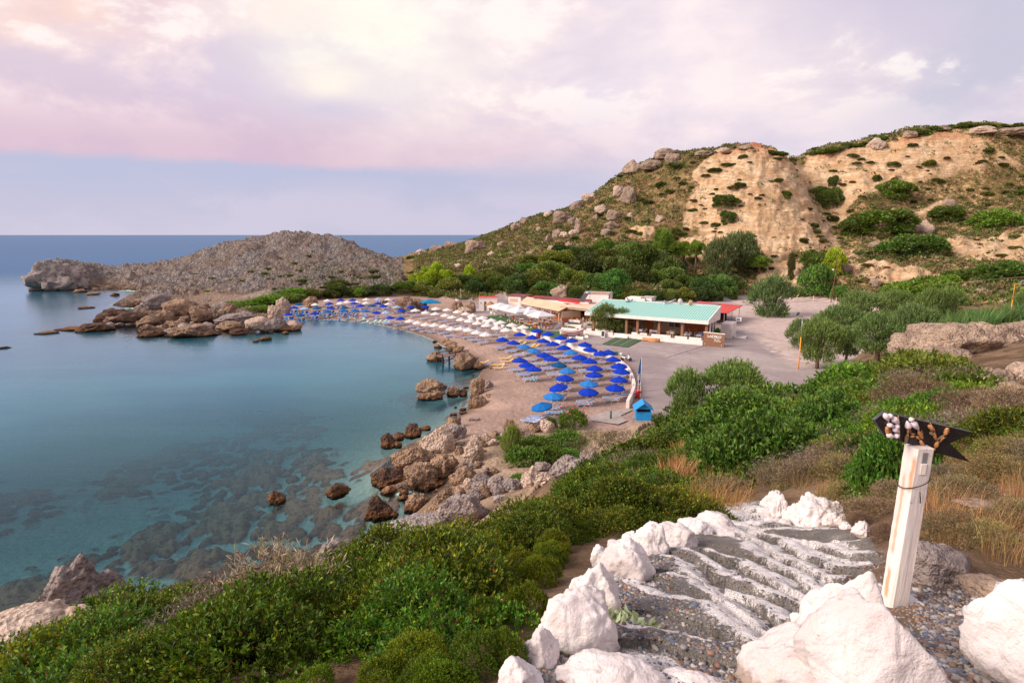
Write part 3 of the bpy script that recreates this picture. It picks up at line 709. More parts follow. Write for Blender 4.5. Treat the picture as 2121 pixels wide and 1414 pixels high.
R_('boulder',817,912,833,928,M_dark,31,z=0,label='dark stone, lowest right one of the cluster in the teal water')
R_('boulder',812,922,905,966,M_tan,32,hi=True,z=.4,label='broad brown slab rock below the biggest pale boulder',depth=.5)
R_('boulder',852,952,884,974,M_dark,33,z=.5,label='brown stone tucked under the broad slab rock')
R_('boulder',770,966,842,1008,M_dark,34,hi=True,z=0,label='craggy dark rock ending the rocky point in the water')
R_('boulder',840,958,906,1008,M_tan,35,hi=True,z=.3,label='craggy brown and grey rock mass in the middle of the point')
R_('boulder',892,942,950,985,M_tan,36,hi=True,z=.7,label='eroded brown rock shelf right of the middle of the point')
R_('boulder',930,962,990,1000,M_tan,136,z=1.,label='low tan rock shelf left of the pale boulder pile',sink=.35)
R_('boulder',788,1002,824,1024,M_tan,37,z=0,label='small orange based rock at the foot of the point')
R_('boulder',826,1014,846,1028,M_dark,38,z=0,label='small dark stone right of the orange based one')
R_('boulder',756,1028,812,1076,M_dark,39,z=0,hi=True,label='jagged dark rock in the water above the grey hump')
R_('boulder',810,1058,826,1074,M_dark,40,z=0,label='little dark stone right of the jagged dark rock')
R_('boulder',676,999,725,1031,M_dark,41,z=0,hi=True,label='lone dark peaked rock in open shallow water')
R_('boulder',556,1017,590,1044,M_dark,42,z=0,label='lone dark round rock farthest out in the water')
R_('boulder',838,1022,880,1062,M_tan,43,z=0,hi=True,label='brown rock with orange crown above the grey hump')
R_('boulder',886,1004,897,1014,M_dark,44,z=0,label='tiny dark stone in the shingle inlet')
g='grey boulders piled below the scrub slope'
for i,(a,b,c_,d_,mt,lb) in enumerate([(975,978,1022,1012,M_grey,'pale grey angular boulder at the top left of the pile'),(1010,984,1042,1012,M_grey,'grey brown boulder next right in the pile'),(1016,1000,1052,1026,M_grey,'pitted grey boulder in the middle of the pile'),(1040,990,1082,1020,M_grey,'broad grey boulder with a ridge at the right of the pile'),(956,1010,1004,1044,M_grey,'large dark faced grey boulder low in the pile'),(990,1004,1024,1030,M_tan,'brown boulder wedged behind the dark faced one'),(932,1006,964,1032,M_tan,'tan boulder left end of the pile'),(905,1012,940,1040,M_tan,'low brown boulder left of the pile at the inlet'),(958,990,978,1014,M_pale,'tall narrow pale stone standing in the pile'),(1000,966,1016,984,M_grey,'narrow grey stone above the pile'),(1010,966,1032,982,M_tan,'small tan stone above the pile'),(1094,964,1112,984,M_pale,'pointed pink stone left of the furrowed outcrop'),(1080,976,1120,1010,M_pale,'pale rough boulder below the pointed pink stone'),(1108,978,1146,1006,M_pale,'pale sloping rock joining the furrowed outcrop'),(1106,956,1142,974,M_grey,'flat grey slab lying by the sandy path'),(925,1020,958,1046,M_grey,'grey stone below the tan left end boulder'),(895,1030,930,1052,M_tan,'orange brown rounded rock near the inlet'),(880,1044,925,1068,M_tan,'brown shore rock behind the big grey hump'),(1022,1024,1050,1040,M_grey,'small grey stone at the foot of the pile')]):
    R_('boulder',a,b,c_,d_,mt,50+i,label=lb,group=g,hi=(c_-a)>34)
R_('rock_outcrop',1138,942,1218,992,M_grey,70,hi=True,label='large furrowed grey outcrop at the edge of the green slope',depth=.7)
R_('boulder',1202,932,1238,956,M_grey,71,label='grey stone above the furrowed outcrop beside thorny twigs')
R_('boulder',1230,912,1248,930,M_pale,72,label='little upright stone with a white face in brown scrub')
R_('rock_outcrop',788,1052,935,1125,M_grey,73,Y=33,hi=True,label='big rounded grey rock hump above the dark jagged rock',depth=.8,sink=.3)
R_('rock_outcrop',905,1026,1012,1100,M_grey,74,Y=33.5,hi=True,label='striated pale grey rock slab right of the grey hump',depth=.5,sink=.25)
R_('rock_outcrop',648,1112,748,1182,M_grey,75,Y=24,hi=True,label='pale ridged rock peak rising behind the green bushes',depth=.8)
R_('rock_outcrop',470,1168,585,1226,M_tan,76,Y=24,hi=True,label='brown ochre rock ledge beyond the green bushes',sink=.2)
R_('rock_outcrop',310,1216,395,1275,M_dark,77,Y=24,hi=True,label='dark low rock at the water behind the green bushes')
R_('rock_outcrop',80,1158,200,1300,M_grey,78,Y=17,hi=True,label='tall weathered grey rock at the lower left shore',lean=.25,rough=1.3)
R_('rock_outcrop',150,1180,258,1290,M_grey,79,Y=17.6,hi=True,label='hooked grey rock leaning on the tall weathered one',lean=-.4,rough=1.4)
R_('rock_outcrop',-60,1254,150,1360,M_pale,80,Y=15,hi=True,label='long pale pinkish rock slab at the left edge',sink=.2,rough=.6)
R_('rock_outcrop',120,1240,285,1330,M_pale,81,Y=15.6,hi=True,label='pale pinkish rock shoulder under the hooked grey rock',sink=.2,rough=.6)
for i,(a,b,c_,d_,mt,lb) in enumerate([(973,900,994,918,M_pale,'squarish pale stone above the pale orange boulder'),(992,896,1018,917,M_pale,'round pale stone in the row left of the oleander'),(1014,890,1038,908,M_tan,'tan stone second in the row left of the oleander'),(1036,886,1060,912,M_grey,'greyish stone right end of the row left of the oleander'),(1040,869,1070,896,M_tan,'largest tan boulder on the sand above the loose stones'),(1062,884,1090,904,M_pale,'pale stone below the two bottom sun loungers'),(1118,868,1148,896,M_pale,'smooth cream boulder beside the bottom sun loungers'),(1088,878,1120,896,M_tan,'half hidden tan stone between loungers and green weeds'),(1085,896,1104,906,M_grey,'flat stone in the green weeds'),(990,912,1008,926,M_tan,'orange stone beside the round pale stone'),(1010,908,1034,922,M_pale,'long pale stone below the loose row'),(1160,868,1180,884,M_tan,'tan stone behind the oleander'),(1014,756,1026,764,M_tan,'lone small rock on the sand near yellow loungers')]):
    R_('boulder',a,b,c_,d_,mt,90+i,label=lb,group='loose stones at the top of the rocky point')
for i,(a,b,c_,d_,z_) in enumerate([(915,700,932,712,.1),(922,706,945,716,.3),(896,704,906,709,0),(928,712,948,722,.3),(938,720,958,729,.3),(946,716,962,724,.5)]):
    R_('boulder',a,b,c_,d_,M_tan,105+i,z=z_,label='small brown rock %s in the line along the waterline above the pier'%['first','second','third','fourth','fifth','sixth'][i],group='small rocks above the pier')
# peninsula boulders and reefs
pen=[(355,664,450,699,M_tan,'largest flat topped boulder in front of the headland',0),(286,678,340,698,M_dark,'dark low boulder left of the largest headland boulder',0),(284,648,332,676,M_tan,'tan boulder above the dark low one on the headland',.8),(164,664,232,687,M_dark,'dark slab rock on the near reef tip',0),(208,632,272,662,M_dark,'sloping dark slab in the middle of the reef',.2),(124,672,206,684,M_dark,'thin dark reef tongue reaching left into the sea',0),(396,626,436,666,M_tan,'square orange rock tower on the headland',1.6),(448,642,524,670,M_tan,'wide tan rock block behind the reef',1.),(462,622,488,646,M_tan,'narrow upright rock beside the green mound',2.),(450,660,506,684,M_tan,'brown boulder right of the largest flat topped one',.2),(496,640,522,662,M_grey,'grey blocky rock near the green mound',1.5),(478,676,514,694,M_dark,'dark rock at the waterline right of the brown boulder',0),(510,650,560,682,M_pale,'pale stacked rocks left of the far beach',.8),(546,650,590,684,M_tan,'orange rock in the jumble left of the far beach',.5),(566,662,604,688,M_tan,'lower rock of the jumble left of the far beach',0),(594,668,624,686,M_tan,'last rock of the jumble beside the far beach water',0),(75,684,117,692,M_dark,'isolated dark islet left of the reef',0),(154,597,178,606,M_tan,'low islet nearest the headland tip',0),(180,603,206,611,M_tan,'orange low islet second from the headland tip',0),(229,605,246,613,M_dark,'small round islet before the headland cove',0),(164,633,194,639,M_dark,'flat reef sliver above the sloping slab',0),(536,694,562,706,M_dark,'small dark reef rock right of the largest boulder',0),(524,702,536,709,M_dark,'tiny dark stone left of the small reef rock',0),(584,684,598,693,M_dark,'tiny stone off the end of the jumble',0),(240,640,300,668,M_dark,'dark weathered rock on the back of the reef',.6),(300,600,350,640,M_tan,'brown hummock on the neck of the reef',2.5),(340,612,400,650,M_tan,'tan rock rise behind the orange tower',2.),(326,634,360,668,M_tan,'tan block left of the orange tower',1.2),(-8,716,20,722,M_dark,'sliver of dark reef at the left frame edge',0),(0,0,0,0,None,'',0)]
for i,(a,b,c_,d_,mt,lb,z_) in enumerate(pen[:-1]):
    b=b+(d_-b)*.2; mt=M_grey if (mt is M_tan and i%3==1) else mt
    R_('rock' if mt is M_dark else 'boulder',a,b,c_,d_,mt,120+i%14,z=z_,label=lb,group='rocks along the reef and headland',hi=(c_-a)>60,depth=.7)
R_('rock_outcrop',64,540,168,606,M_grey,77,z=0,rough=1.9,hi=True,label='big domed crag that ends the headland at the left',depth=.8,sink=.1) 
for i,(a,b,c_,d_,mt,lb) in enumerate([(818,614,862,650,M_tan,'tall craggy rock rising between the far umbrellas'),(848,618,886,646,M_tan,'right half of the craggy rock beside the square teal parasol'),(628,614,658,640,M_tan,'rough rock behind the first far umbrellas'),(572,616,602,652,M_pale,'pale rock wall at the left end of the far beach'),(556,632,586,668,M_pale,'pale boulder at the left corner of the far beach'),(934,622,962,652,M_tan,'rough tan rock under the old boat'),(958,624,985,650,M_tan,'stacked orange stones left of the white hut'),(948,636,976,654,M_pale,'pale stones at the foot of the boat rock'),(1140,590,1178,618,M_pink,'large round boulder behind the restaurant roofs'),(690,608,700,618,M_pale,'small pale stone behind the white umbrellas'),(790,620,806,632,M_tan,'tan rock between white umbrellas at the back'),(1866,688,1960,738,M_pink,'x')][:-1]):
    R_('boulder',a,b,c_,d_,mt,140+i,label=lb,group='rocks behind the beach',hi=True)
# outcrop on the right slope
for i,(a,b,c_,d_,lb,Y_) in enumerate([(1862,664,2046,760,'big smooth pinkish outcrop above the green slope',50),(1990,668,2110,740,'orange and grey outcrop block right of the big smooth one',52),(2060,664,2180,730,'outcrop shoulder at the right frame edge',56),(1905,718,2010,765,'lower cracked part of the pinkish outcrop',47)]):
    R_('rock_outcrop',a,b,c_,d_,M_pink,160+i,Y=Y_,hi=True,label=lb,rough=.75,depth=.8,sink=.15)
for i,(a,b,c_,d_) in enumerate([(1960,770,2010,805),(2010,778,2060,812),(2050,765,2100,800),(2090,750,2140,790),(2070,790,2120,820),(2000,806,2040,826),(2035,760,2060,778)]):
    R_('boulder',a,b,c_,d_,M_pale if i%2 else M_pink,170+i,label='broken pale rock, %s from the left in the rubble on the right slope'%['first','third','fifth','seventh','sixth','second','fourth'][i],group='rubble on the right slope')
# hillside rocks
hl=[(1290,332,1330,360),(1328,332,1374,352),(1355,308,1400,330),(1378,318,1408,340),(1270,346,1296,362),(1270,386,1294,408),(1286,386,1318,424),(1180,418,1210,438),(1232,424,1260,442),(1256,434,1284,456),(1250,458,1282,474),(1204,400,1234,416),(1146,438,1184,464),(1190,452,1206,488),(1176,450,1196,468),(1144,474,1164,496),(1158,480,1178,494),(1128,486,1142,504),(1178,476,1196,490),(1092,434,1106,448),(1132,412,1148,424),(964,498,1006,526),(1112,542,1130,564),(1068,552,1082,566),(1358,446,1376,460),(1244,474,1268,488),(1134,508,1154,522),(1126,438,1146,452),(1058,462,1080,478),(1076,450,1096,464),(1796,286,1832,310),(1872,272,1898,286),(1896,456,1934,486),(1952,412,1978,430),(1800,500,1828,512),(1934,260,1966,272),(1802,576,1824,594),(1874,602,1892,618),(2020,598,2052,610),(1736,548,1766,566),(1480,306,1520,318),(1440,312,1476,324),(1530,300,1560,310),(2010,262,2060,278),(2060,264,2121,282),(1170,500,1186,510),(1210,512,1226,522),(1090,520,1104,530),(1030,500,1050,512),(1010,520,1026,530),(860,516,884,528),(890,508,916,522),(920,500,948,514),(1250,500,1264,510),(1846,508,1862,518),(1228,444,1242,456),(1300,440,1312,452),(1110,470,1124,480),(1000,540,1014,550),(940,545,956,556)]
hills=sorted(hl,key=lambda q:q[0])
def ordw(n):
    o=['zeroth','first','second','third','fourth','fifth','sixth','seventh','eighth','ninth','tenth','eleventh','twelfth','thirteenth','fourteenth','fifteenth','sixteenth','seventeenth','eighteenth','nineteenth']
    if n<20: return o[n]
    tn=['','','twenty','thirty','forty','fifty','sixty','seventy','eighty','ninety']
    if n<100: return tn[n//10]+('-'+o[n%10] if n%10 else '')[0:] if n%10 else tn[n//10][:-1]+'ieth'
    return 'one hundred and '+ordw(n-100) if n>100 else 'hundredth'
for i,q in enumerate(hills):
    R_('boulder',*q,M_pink if i%3 else M_pale,180+i%16,label='pinkish grey boulder on the scrubby hill, %s from the left'%ordw(i+1),group='boulders scattered on the hillside',sink=.15)

random.seed(91)
def sprinkle(poly,n,w0,w1,mats,label,group,z=None,zt=None):
    L_=[]
    xs=[p[0] for p in poly]; ys=[p[1] for p in poly]; k=0
    while len(L_)<n and k<n*40:
        k+=1; px=random.uniform(min(xs),max(xs)); py=random.uniform(min(ys),max(ys))
        if not bool(inpoly(np.array([px]),np.array([py]),poly)[0]): continue
        w_=random.uniform(w0,w1); L_.append((px,py,w_))
    L_.sort()
    for i,(px,py,w_) in enumerate(L_):
        R_('boulder',px-w_/2,py-w_*random.uniform(.25,.45),px+w_/2,py+w_*.18,random.choice(mats),300+i%14,z=z,label='%s, %s from the left'%(label,ordw(i+1)),group=group,rough=1.4,depth=random.uniform(.5,1.1))
sprinkle([(150,672),(230,650),(290,610),(420,612),(500,650),(600,668),(560,690),(300,690)],70,12,34,[M_tan,M_dark,M_tan,M_grey],'small jagged rock on the reef below the headland','small rocks on the reef',z=.35)
sprinkle([(790,1010),(850,930),(930,900),(1000,930),(1010,990),(960,1050),(870,1060)],60,8,26,[M_tan,M_grey,M_dark,M_tan],'small loose rock on the rocky point','loose rocks on the rocky point')
sprinkle([(960,800),(1010,790),(1015,850),(960,890),(930,875)],16,7,16,[M_tan,M_grey],'small stone on the shore below the pier','stones on the shore below the pier')
# ---------------------------------------------------------------- vegetation
def leafmat(name,tr=.3,rough=.5,spec=.35):
    m,t=newmat(name)
    oc=t.node('ShaderNodeObjectInfo'); c=t.mix(1.,t.attr('lc','Color'),oc.outputs['Color'],'MULTIPLY')
    t.lk(c,t.b.inputs['Base Color']); t.b.inputs['Roughness'].default_value=rough; t.b.inputs['Specular IOR Level'].default_value=spec
    tb=t.node('ShaderNodeBsdfTranslucent'); t.lk(t.mix(1.,c,(1.25,1.15,.5),'MULTIPLY'),tb.inputs[0]); mx=t.node('ShaderNodeMixShader'); mx.inputs[0].default_value=tr
    t.l.new(t.b.outputs[0],mx.inputs[1]); t.l.new(tb.outputs[0],mx.inputs[2]); t.l.new(mx.outputs[0],t.o.inputs[0]); return m
M_leaf=leafmat('leaf'); M_dry=leafmat('dry_stems',.15,.8,.1)
M_bark=simple('bark',srgb(112,88,70),.9,.3,4,bump=.03); M_barkg=simple('grey_twig',srgb(134,118,108),.9,.2,6)
def leaves(rs,pos,nrm,L,W,cols,jit=.6,fold=.25,updir=0.):
    """one rhombic leaf per pos; returns verts, quads(as tris), cols"""
    n=len(pos); L=np.broadcast_to(L,(n,)) ; W=np.broadcast_to(W,(n,))
    d=nrm+jit*rs.normal(size=(n,3)); d[:,2]+=updir; d/=np.linalg.norm(d,axis=1)[:,None]+1e-9
    r=rs.normal(size=(n,3)); s=np.cross(d,r); s/=np.linalg.norm(s,axis=1)[:,None]+1e-9; u=np.cross(s,d)
    Lc=L[:,None]; Wc=W[:,None]
    v0=pos; v1=pos+d*Lc*.5+s*Wc*.5+u*Wc*fold; v2=pos+d*Lc; v3=pos+d*Lc*.5-s*Wc*.5+u*Wc*fold
    V=np.stack([v0,v1,v2,v3],1).reshape(-1,3); b=np.arange(n)[:,None]*4
    T=np.concatenate([b+[0,1,2],b+[0,2,3]],0)
    return V,T,np.repeat(cols,4,0)
def pal(rs,n,base,var=.35,alts=()):
    c=np.array(base)[None]*(1+var*rs.normal(size=(n,1))*.6)*(1+.10*rs.normal(size=(n,3)))
    for (ac,pr) in alts:
        m=rs.rand(n)<pr; c[m]=np.array(ac)*(1+.2*rs.normal(size=(m.sum(),1)))
    return np.clip(c,.004,.9)
def blob_points(rs,n,lumps,shell=.18,zmin=-.2):
    """points + outward normals over a union of lumps (cx,cy,cz,r)"""
    lumps=np.array(lumps); w=lumps[:,3]**2; k=rs.choice(len(lumps),n*2,p=w/w.sum()); d=rs.normal(size=(n*2,3)); d[:,2]=np.abs(d[:,2])*.9+ d[:,2]*.35
    d/=np.linalg.norm(d,axis=1)[:,None]; rr=lumps[k,3]*(1-shell*np.abs(rs.normal(size=n*2))); 
    p=lumps[k,:3]+d*rr[:,None]; ok=p[:,2]>zmin
    for i,l in enumerate(lumps):
        ins=(np.linalg.norm(p-l[:3],axis=1)<l[3]*.78)&(k!=i); ok&=~ins
    return p[ok][:n],d[ok][:n],k[ok][:n]
def dome_lumps(rs,n=12,R=1.,h=.8,lr=(.28,.5),flat=.55):
    out=[(0,0,0,R*.72)]
    for i in range(n):
        a=rs.rand()*6.283; q=math.sqrt(rs.rand())*R*.72; r=R*rs.uniform(*lr); out.append((q*math.cos(a),q*math.sin(a),h*(1-(q/R)**2)*flat*rs.uniform(.7,1.1),r))
    return out
def bush_mesh(name,seed,n,L,W,base,alts=(),R=1.,h=.8,lumps=12,lr=(.28,.5),jit=.7,updir=.2,flat=.55,shell=.2,var=.35,mat=None,sub=True,zmin=-.25,dead=0):
    rs=np.random.RandomState(seed); lp=dome_lumps(rs,lumps,R,h,lr,flat)
    p,d,k=blob_points(rs,n,lp,shell,zmin)
    if sub: # sprigs: leaves gather round short shoots
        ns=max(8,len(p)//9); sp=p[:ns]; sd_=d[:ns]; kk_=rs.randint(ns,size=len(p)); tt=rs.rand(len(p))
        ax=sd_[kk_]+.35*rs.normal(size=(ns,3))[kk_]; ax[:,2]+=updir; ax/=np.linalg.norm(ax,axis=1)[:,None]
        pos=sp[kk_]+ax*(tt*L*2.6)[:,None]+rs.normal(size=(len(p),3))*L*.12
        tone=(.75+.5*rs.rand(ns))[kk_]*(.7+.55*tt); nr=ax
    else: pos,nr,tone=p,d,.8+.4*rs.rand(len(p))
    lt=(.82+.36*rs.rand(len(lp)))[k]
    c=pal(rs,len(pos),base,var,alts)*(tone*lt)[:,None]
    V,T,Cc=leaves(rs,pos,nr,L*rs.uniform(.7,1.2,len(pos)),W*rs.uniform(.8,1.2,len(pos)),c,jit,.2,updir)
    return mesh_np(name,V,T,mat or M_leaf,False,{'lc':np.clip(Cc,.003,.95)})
def blades(rs,n,spread,hgt,width,base,lean=.5,seg=3,var=.3,alts=()):
    a=rs.rand(n)*6.283; q=np.sqrt(rs.rand(n))*spread; x=q*np.cos(a); y=q*np.sin(a); h_=hgt*rs.uniform(.45,1.1,n)
    a2=a+rs.normal(size=n)*1.; ln=lean*rs.rand(n)*h_; dx=np.cos(a2)*ln; dy=np.sin(a2)*ln; sx=-np.sin(a2+rs.rand(n)*2); sy_=np.cos(a2+rs.rand(n)*2)
    c=pal(rs,n,base,var,alts); Vs=[]; 
    for i in range(seg+1):
        t_=i/seg; wd_=width*(1-t_)*.5+width*.08; cx=x+dx*t_**2; cy=y+dy*t_**2; cz=h_*t_*(1-.15*t_)
        Vs.append(np.stack([cx-sx*wd_,cy-sy_*wd_,cz],-1)); Vs.append(np.stack([cx+sx*wd_,cy+sy_*wd_,cz],-1))
    V=np.stack(Vs,1).reshape(-1,3); k=2*(seg+1); b=np.arange(n)[:,None]*k
    Q=np.concatenate([b+[2*i,2*i+1,2*i+3,2*i+2] for i in range(seg)],0)
    return V,Q,np.repeat(c,k,0)
GREEN=(.075,.135,.012); OLIVE=(.085,.11,.016); DKG=(.035,.075,.014); YG=(.20,.26,.02)
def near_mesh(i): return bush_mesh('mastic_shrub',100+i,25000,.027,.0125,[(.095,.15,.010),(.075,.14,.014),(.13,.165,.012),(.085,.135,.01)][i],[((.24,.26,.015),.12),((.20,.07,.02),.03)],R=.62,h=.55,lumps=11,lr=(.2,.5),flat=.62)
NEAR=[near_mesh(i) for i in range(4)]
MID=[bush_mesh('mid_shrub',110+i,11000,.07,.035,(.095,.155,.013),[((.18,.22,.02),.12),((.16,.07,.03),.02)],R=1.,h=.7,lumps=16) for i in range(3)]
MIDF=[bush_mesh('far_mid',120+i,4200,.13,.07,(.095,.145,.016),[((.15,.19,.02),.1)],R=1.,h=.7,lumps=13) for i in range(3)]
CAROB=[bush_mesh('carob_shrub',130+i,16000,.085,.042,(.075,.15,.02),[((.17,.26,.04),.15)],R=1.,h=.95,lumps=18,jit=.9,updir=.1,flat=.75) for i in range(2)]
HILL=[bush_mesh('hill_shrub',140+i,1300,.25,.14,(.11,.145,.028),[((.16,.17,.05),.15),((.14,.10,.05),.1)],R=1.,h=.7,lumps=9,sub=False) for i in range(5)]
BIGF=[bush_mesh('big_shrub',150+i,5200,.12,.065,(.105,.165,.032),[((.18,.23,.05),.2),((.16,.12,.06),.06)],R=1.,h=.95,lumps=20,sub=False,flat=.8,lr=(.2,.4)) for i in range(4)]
TAMF=[bush_mesh('feathery',160+i,13000,.15,.03,(.13,.20,.06),[((.20,.26,.09),.2)],R=1.,h=1.25,lumps=22,updir=.8,jit=.5,flat=1.,lr=(.28,.46),shell=.28) for i in range(3)]
def thorn(seed,n=5200,L=.10,base=(.20,.155,.115),R=1.,w=.012):
    return bush_mesh('thorn_shrub',seed,n,L,w,base,[((.33,.27,.18),.2),((.10,.07,.06),.25),((.10,.13,.03),.05)],R=R,h=.7,lumps=12,jit=1.1,mat=M_dry,updir=.3,shell=.35)
THORN=[thorn(170+i) for i in range(2)]
THORNN=[thorn(174,15000,.055,(.30,.25,.18),.6,.006),thorn(175,15000,.05,(.17,.12,.10),.6,.006)]
def grass_mesh(seed,n=190,sp=.26,h=.5,w=.0035,base=(.40,.24,.10)):
    rs=np.random.RandomState(seed); V,Q,c=blades(rs,n,sp,h,w,base,.6,3,.3,[((.55,.40,.20),.15),((.25,.13,.06),.2)])
    return mesh_np('grass_tuft',V,Q,M_dry,False,{'lc':c})
GRASS=[grass_mesh(180+i) for i in range(3)]
GRASSF=[grass_mesh(184,260,.5,.6,.02)]
REED=[mesh_np('reeds',*(lambda r:(r[0],r[1]))(blades(np.random.RandomState(190),420,1.4,2.6,.10,(.13,.24,.07),.45,3)),M_leaf,False,{'lc':blades(np.random.RandomState(190),420,1.4,2.6,.10,(.13,.24,.07),.45,3)[2]})]

vegs=[]    # (object, look phrase, area key)
def veg(name,me,p,s,tint=(1,1,1),look='',area='',rz=None,sink=.0,sz=1.,label=None):
    o=link(name,me); o.location=(p[0],p[1],p[2]-sink*s); o.scale=(s,s,s*sz); o.rotation_euler=(0,0,random.uniform(0,6.28) if rz is None else rz)
    o.color=(*tint,1); o['category']='grass tuft' if 'grass' in name or 'reed' in name else 'shrub'
    if label: o['label']=label
    else: vegs.append((o,look,area))
    return o
def rt(b=.2,h=.12):
    k=1+random.uniform(-b,b); return (k*(1+random.uniform(-h,h)),k,k*(1+random.uniform(-h,h)))
def inp(px,py,poly): return bool(inpoly(np.array([float(px)]),np.array([float(py)]),poly)[0])
ppath=[(1020,1450),(1135,1370),(1130,1270),(1200,1180),(1260,1120),(1330,1085),(1400,1070),(1470,1045),(1495,1010),(1560,1005),(1800,1040),(1810,1130),(2200,1130),(2300,1500)]
z_thick=[(-60,1362),(150,1380),(270,1352),(480,1304),(650,1268),(800,1222),(1000,1146),(1150,1100),(1240,1042),(1290,965),(1345,918),(1372,895),(1400,888),(1480,888),(1600,866),(1650,828),(1720,830),(1790,800),(1850,770),(1900,765),(2010,790),(2121,860),(2300,900),(2300,1060),(1900,980),(1760,1010),(1640,1000),(1560,1000),(1500,1030),(1440,1070),(1330,1105),(1250,1150),(1160,1200),(1090,1300),(1080,1400),(1020,1460),(-60,1470)]
grassy=[(1600,960),(1760,930),(1800,1000),(1640,1040)]
drypatch=[[(270,1270),(560,1235),(600,1290),(480,1400),(300,1400),(290,1330)],[(1030,990),(1180,1010),(1100,1060),(1000,1060)],[(1560,940),(1780,920),(1800,1040),(1600,1060)],[(1960,860),(2121,830),(2121,1150),(1900,1150),(1900,1000)],[(1830,770),(1960,800),(1960,850),(1830,830)],[(1390,905),(1330,945),(1390,955)],[(0,1360),(60,1350),(60,1420),(0,1420)]]
random.seed(11)
pts_used=[]
def scatter(rmin,rmax,spf,fn,poly,thmin=-42,thmax=44,cap=400):
    r=rmin; cnt=0
    while r<rmax and cnt<cap:
        sp=spf(r); n=int(2*math.pi*r*((thmax-thmin)/360)/sp)+1
        for i in range(n):
            th=R(thmin+(thmax-thmin)*(i+random.uniform(-.35,.35)+.5)/n); rr=r+random.uniform(-.35,.35)*sp
            x,y=rr*math.sin(th),rr*math.cos(th)
            z=gz(x,y); px,py,_q=proj(x,y,z); px=float(px);py=float(py)
            if z<.6 or not inp(px,py,poly) : continue
            fn(x,y,z,rr,px,py,sp); cnt+=1
        r+=sp*.8
def area_of(px,py,r):
    if r<9: return 'at lower left' if px<560 else ('near left of the steps' if px<1300 else 'beside the white steps')
    if r<17: return 'just beyond the near thicket' if px<1350 else 'behind the sign post'
    if r<34: return 'above the rocky shore' if px<1400 else 'left of the sign board' if px<1790 else 'above the sign board'
    return 'near the blue hut' if px<1460 else 'along the edge of the car park' if px<1740 else 'below the pinkish outcrop'
def put(x,y,z,r,px,py,sp):
    if (r<3.2 and px>930) or (r<4.6 and px>1040) or (r<6 and px>1110): return
    dry=any(inp(px,py,d) for d in drypatch); a=area_of(px,py,r)
    if r<10:
        if dry:
            if px>1500:
                veg('dry_grass_tuft',random.choice(GRASS),(x,y,z),random.uniform(.6,1.)*(.55+.05*r),rt(.2),'orange dry grass tuft',a); return
            if random.random()<.85: veg('thorn_shrub',random.choice(THORNN),(x,y,z),random.uniform(.7,1.1)*sp/.55,rt(.2),'grey brown thorny shrub',a,sink=.30); return
        veg('mastic_shrub',random.choice(NEAR),(x,y,z),random.uniform(.75,1.3)*sp/.62,rt(.35,.25),'glossy mastic shrub',a,sink=random.uniform(.2,.42))
    else:
        if dry and random.random()<.8:
            veg('thorn_shrub',random.choice(THORN),(x,y,z),sp*.62,rt(.25),'brown twiggy shrub',a,sink=.4); return
        q=random.random()
        if q<.10: veg('thorn_shrub',random.choice(THORN),(x,y,z),sp*random.uniform(.5,.7),rt(.25),'brown twiggy shrub',a,sink=.35)
        elif q<.2 and r<30: veg('dry_grass_tuft',GRASSF[0],(x,y,z),sp*.7,rt(.2),'dry straw coloured grass tuft',a,sink=-.1)
        else: veg('evergreen_shrub',random.choice(MID if r<27 else MIDF),(x,y,z),sp*random.uniform(.5,.9),rt(.4,.28),'rounded evergreen shrub',a,sink=random.uniform(.42,.6))
scatter(2.0,10,lambda r:.46+.045*r,put,z_thick,cap=300)
def bank(x,y,z,r,px,py,sp):
    if random.random()<.5: veg('dry_grass_tuft',random.choice(GRASS),(x,y,z),random.uniform(.45,.8)*(.6+.05*r),rt(.25),'short dry grass tuft','on the right bank')
    else: veg('heather_shrub',random.choice(THORNN),(x,y,z),random.uniform(.35,.6)*(.5+.09*r),(random.uniform(.7,1.3),)*2+(.7,),'low dry twiggy shrub','on the right bank',sink=.15,sz=.8)
scatter(3.6,12,lambda r:.30+.03*r,bank,[(1835,960),(1840,900),(2160,830),(2160,1170),(2040,1160),(1900,1110),(1870,1010)],cap=150)
scatter(7.5,14,lambda r:.45,bank,[(1560,1000),(1640,930),(1830,920),(1830,1060),(1700,1030)],cap=60)
scatter(10.5,70,lambda r:.55+.055*r,put,z_thick,cap=420)
# big individual bushes of the foreground and the slope
def bigveg(name,me,px,pyb,wpx,tint,label,sz=1.,Y=None,sink=.15,hpx=None,cat='shrub'):
    p=Vector(Dp(px,pyb,Y)) if Y else place(px,pyb); s=wpx*mpp(p)/2/1.12
    if hpx: sz=hpx*mpp(p)/s/1.15
    o=veg(name,me,p,s,tint,label=label,sz=sz,sink=sink*sz); o['category']=cat; return o
bigveg('carob_shrub',CAROB[0],1590,1040,260,(1,1,1),'large dark green carob bush where the white steps disappear',hpx=190,Y=13.5)
bigveg('carob_shrub',CAROB[1],1480,1010,190,(1.05,1.05,.9),'yellowish green bush left of the bush hiding the steps',hpx=110,Y=15)
bigveg('carob_shrub',CAROB[0],1700,960,220,(.95,1,1),'dark carob bush on the bank above the dry grass',hpx=150,Y=17)
bigveg('carob_shrub',CAROB[1],1540,930,240,(1.1,1.1,1),'broad leafy bush in the middle of the green slope',hpx=120,Y=24)
bigveg('carob_shrub',CAROB[0],1850,1080,200,(.8,.95,.7),'rounded dark green bush left of the sign post',hpx=200,Y=7.6)
bigveg('mastic_shrub',NEAR[0],1960,960,180,(1,1,1),'green shrub behind the right end of the sign board',hpx=120,Y=7.5)
bigveg('mastic_shrub',NEAR[1],1060,1250,250,(1,1,1),'glossy bush overhanging the white border stones',hpx=220,Y=4.4,sink=.1)
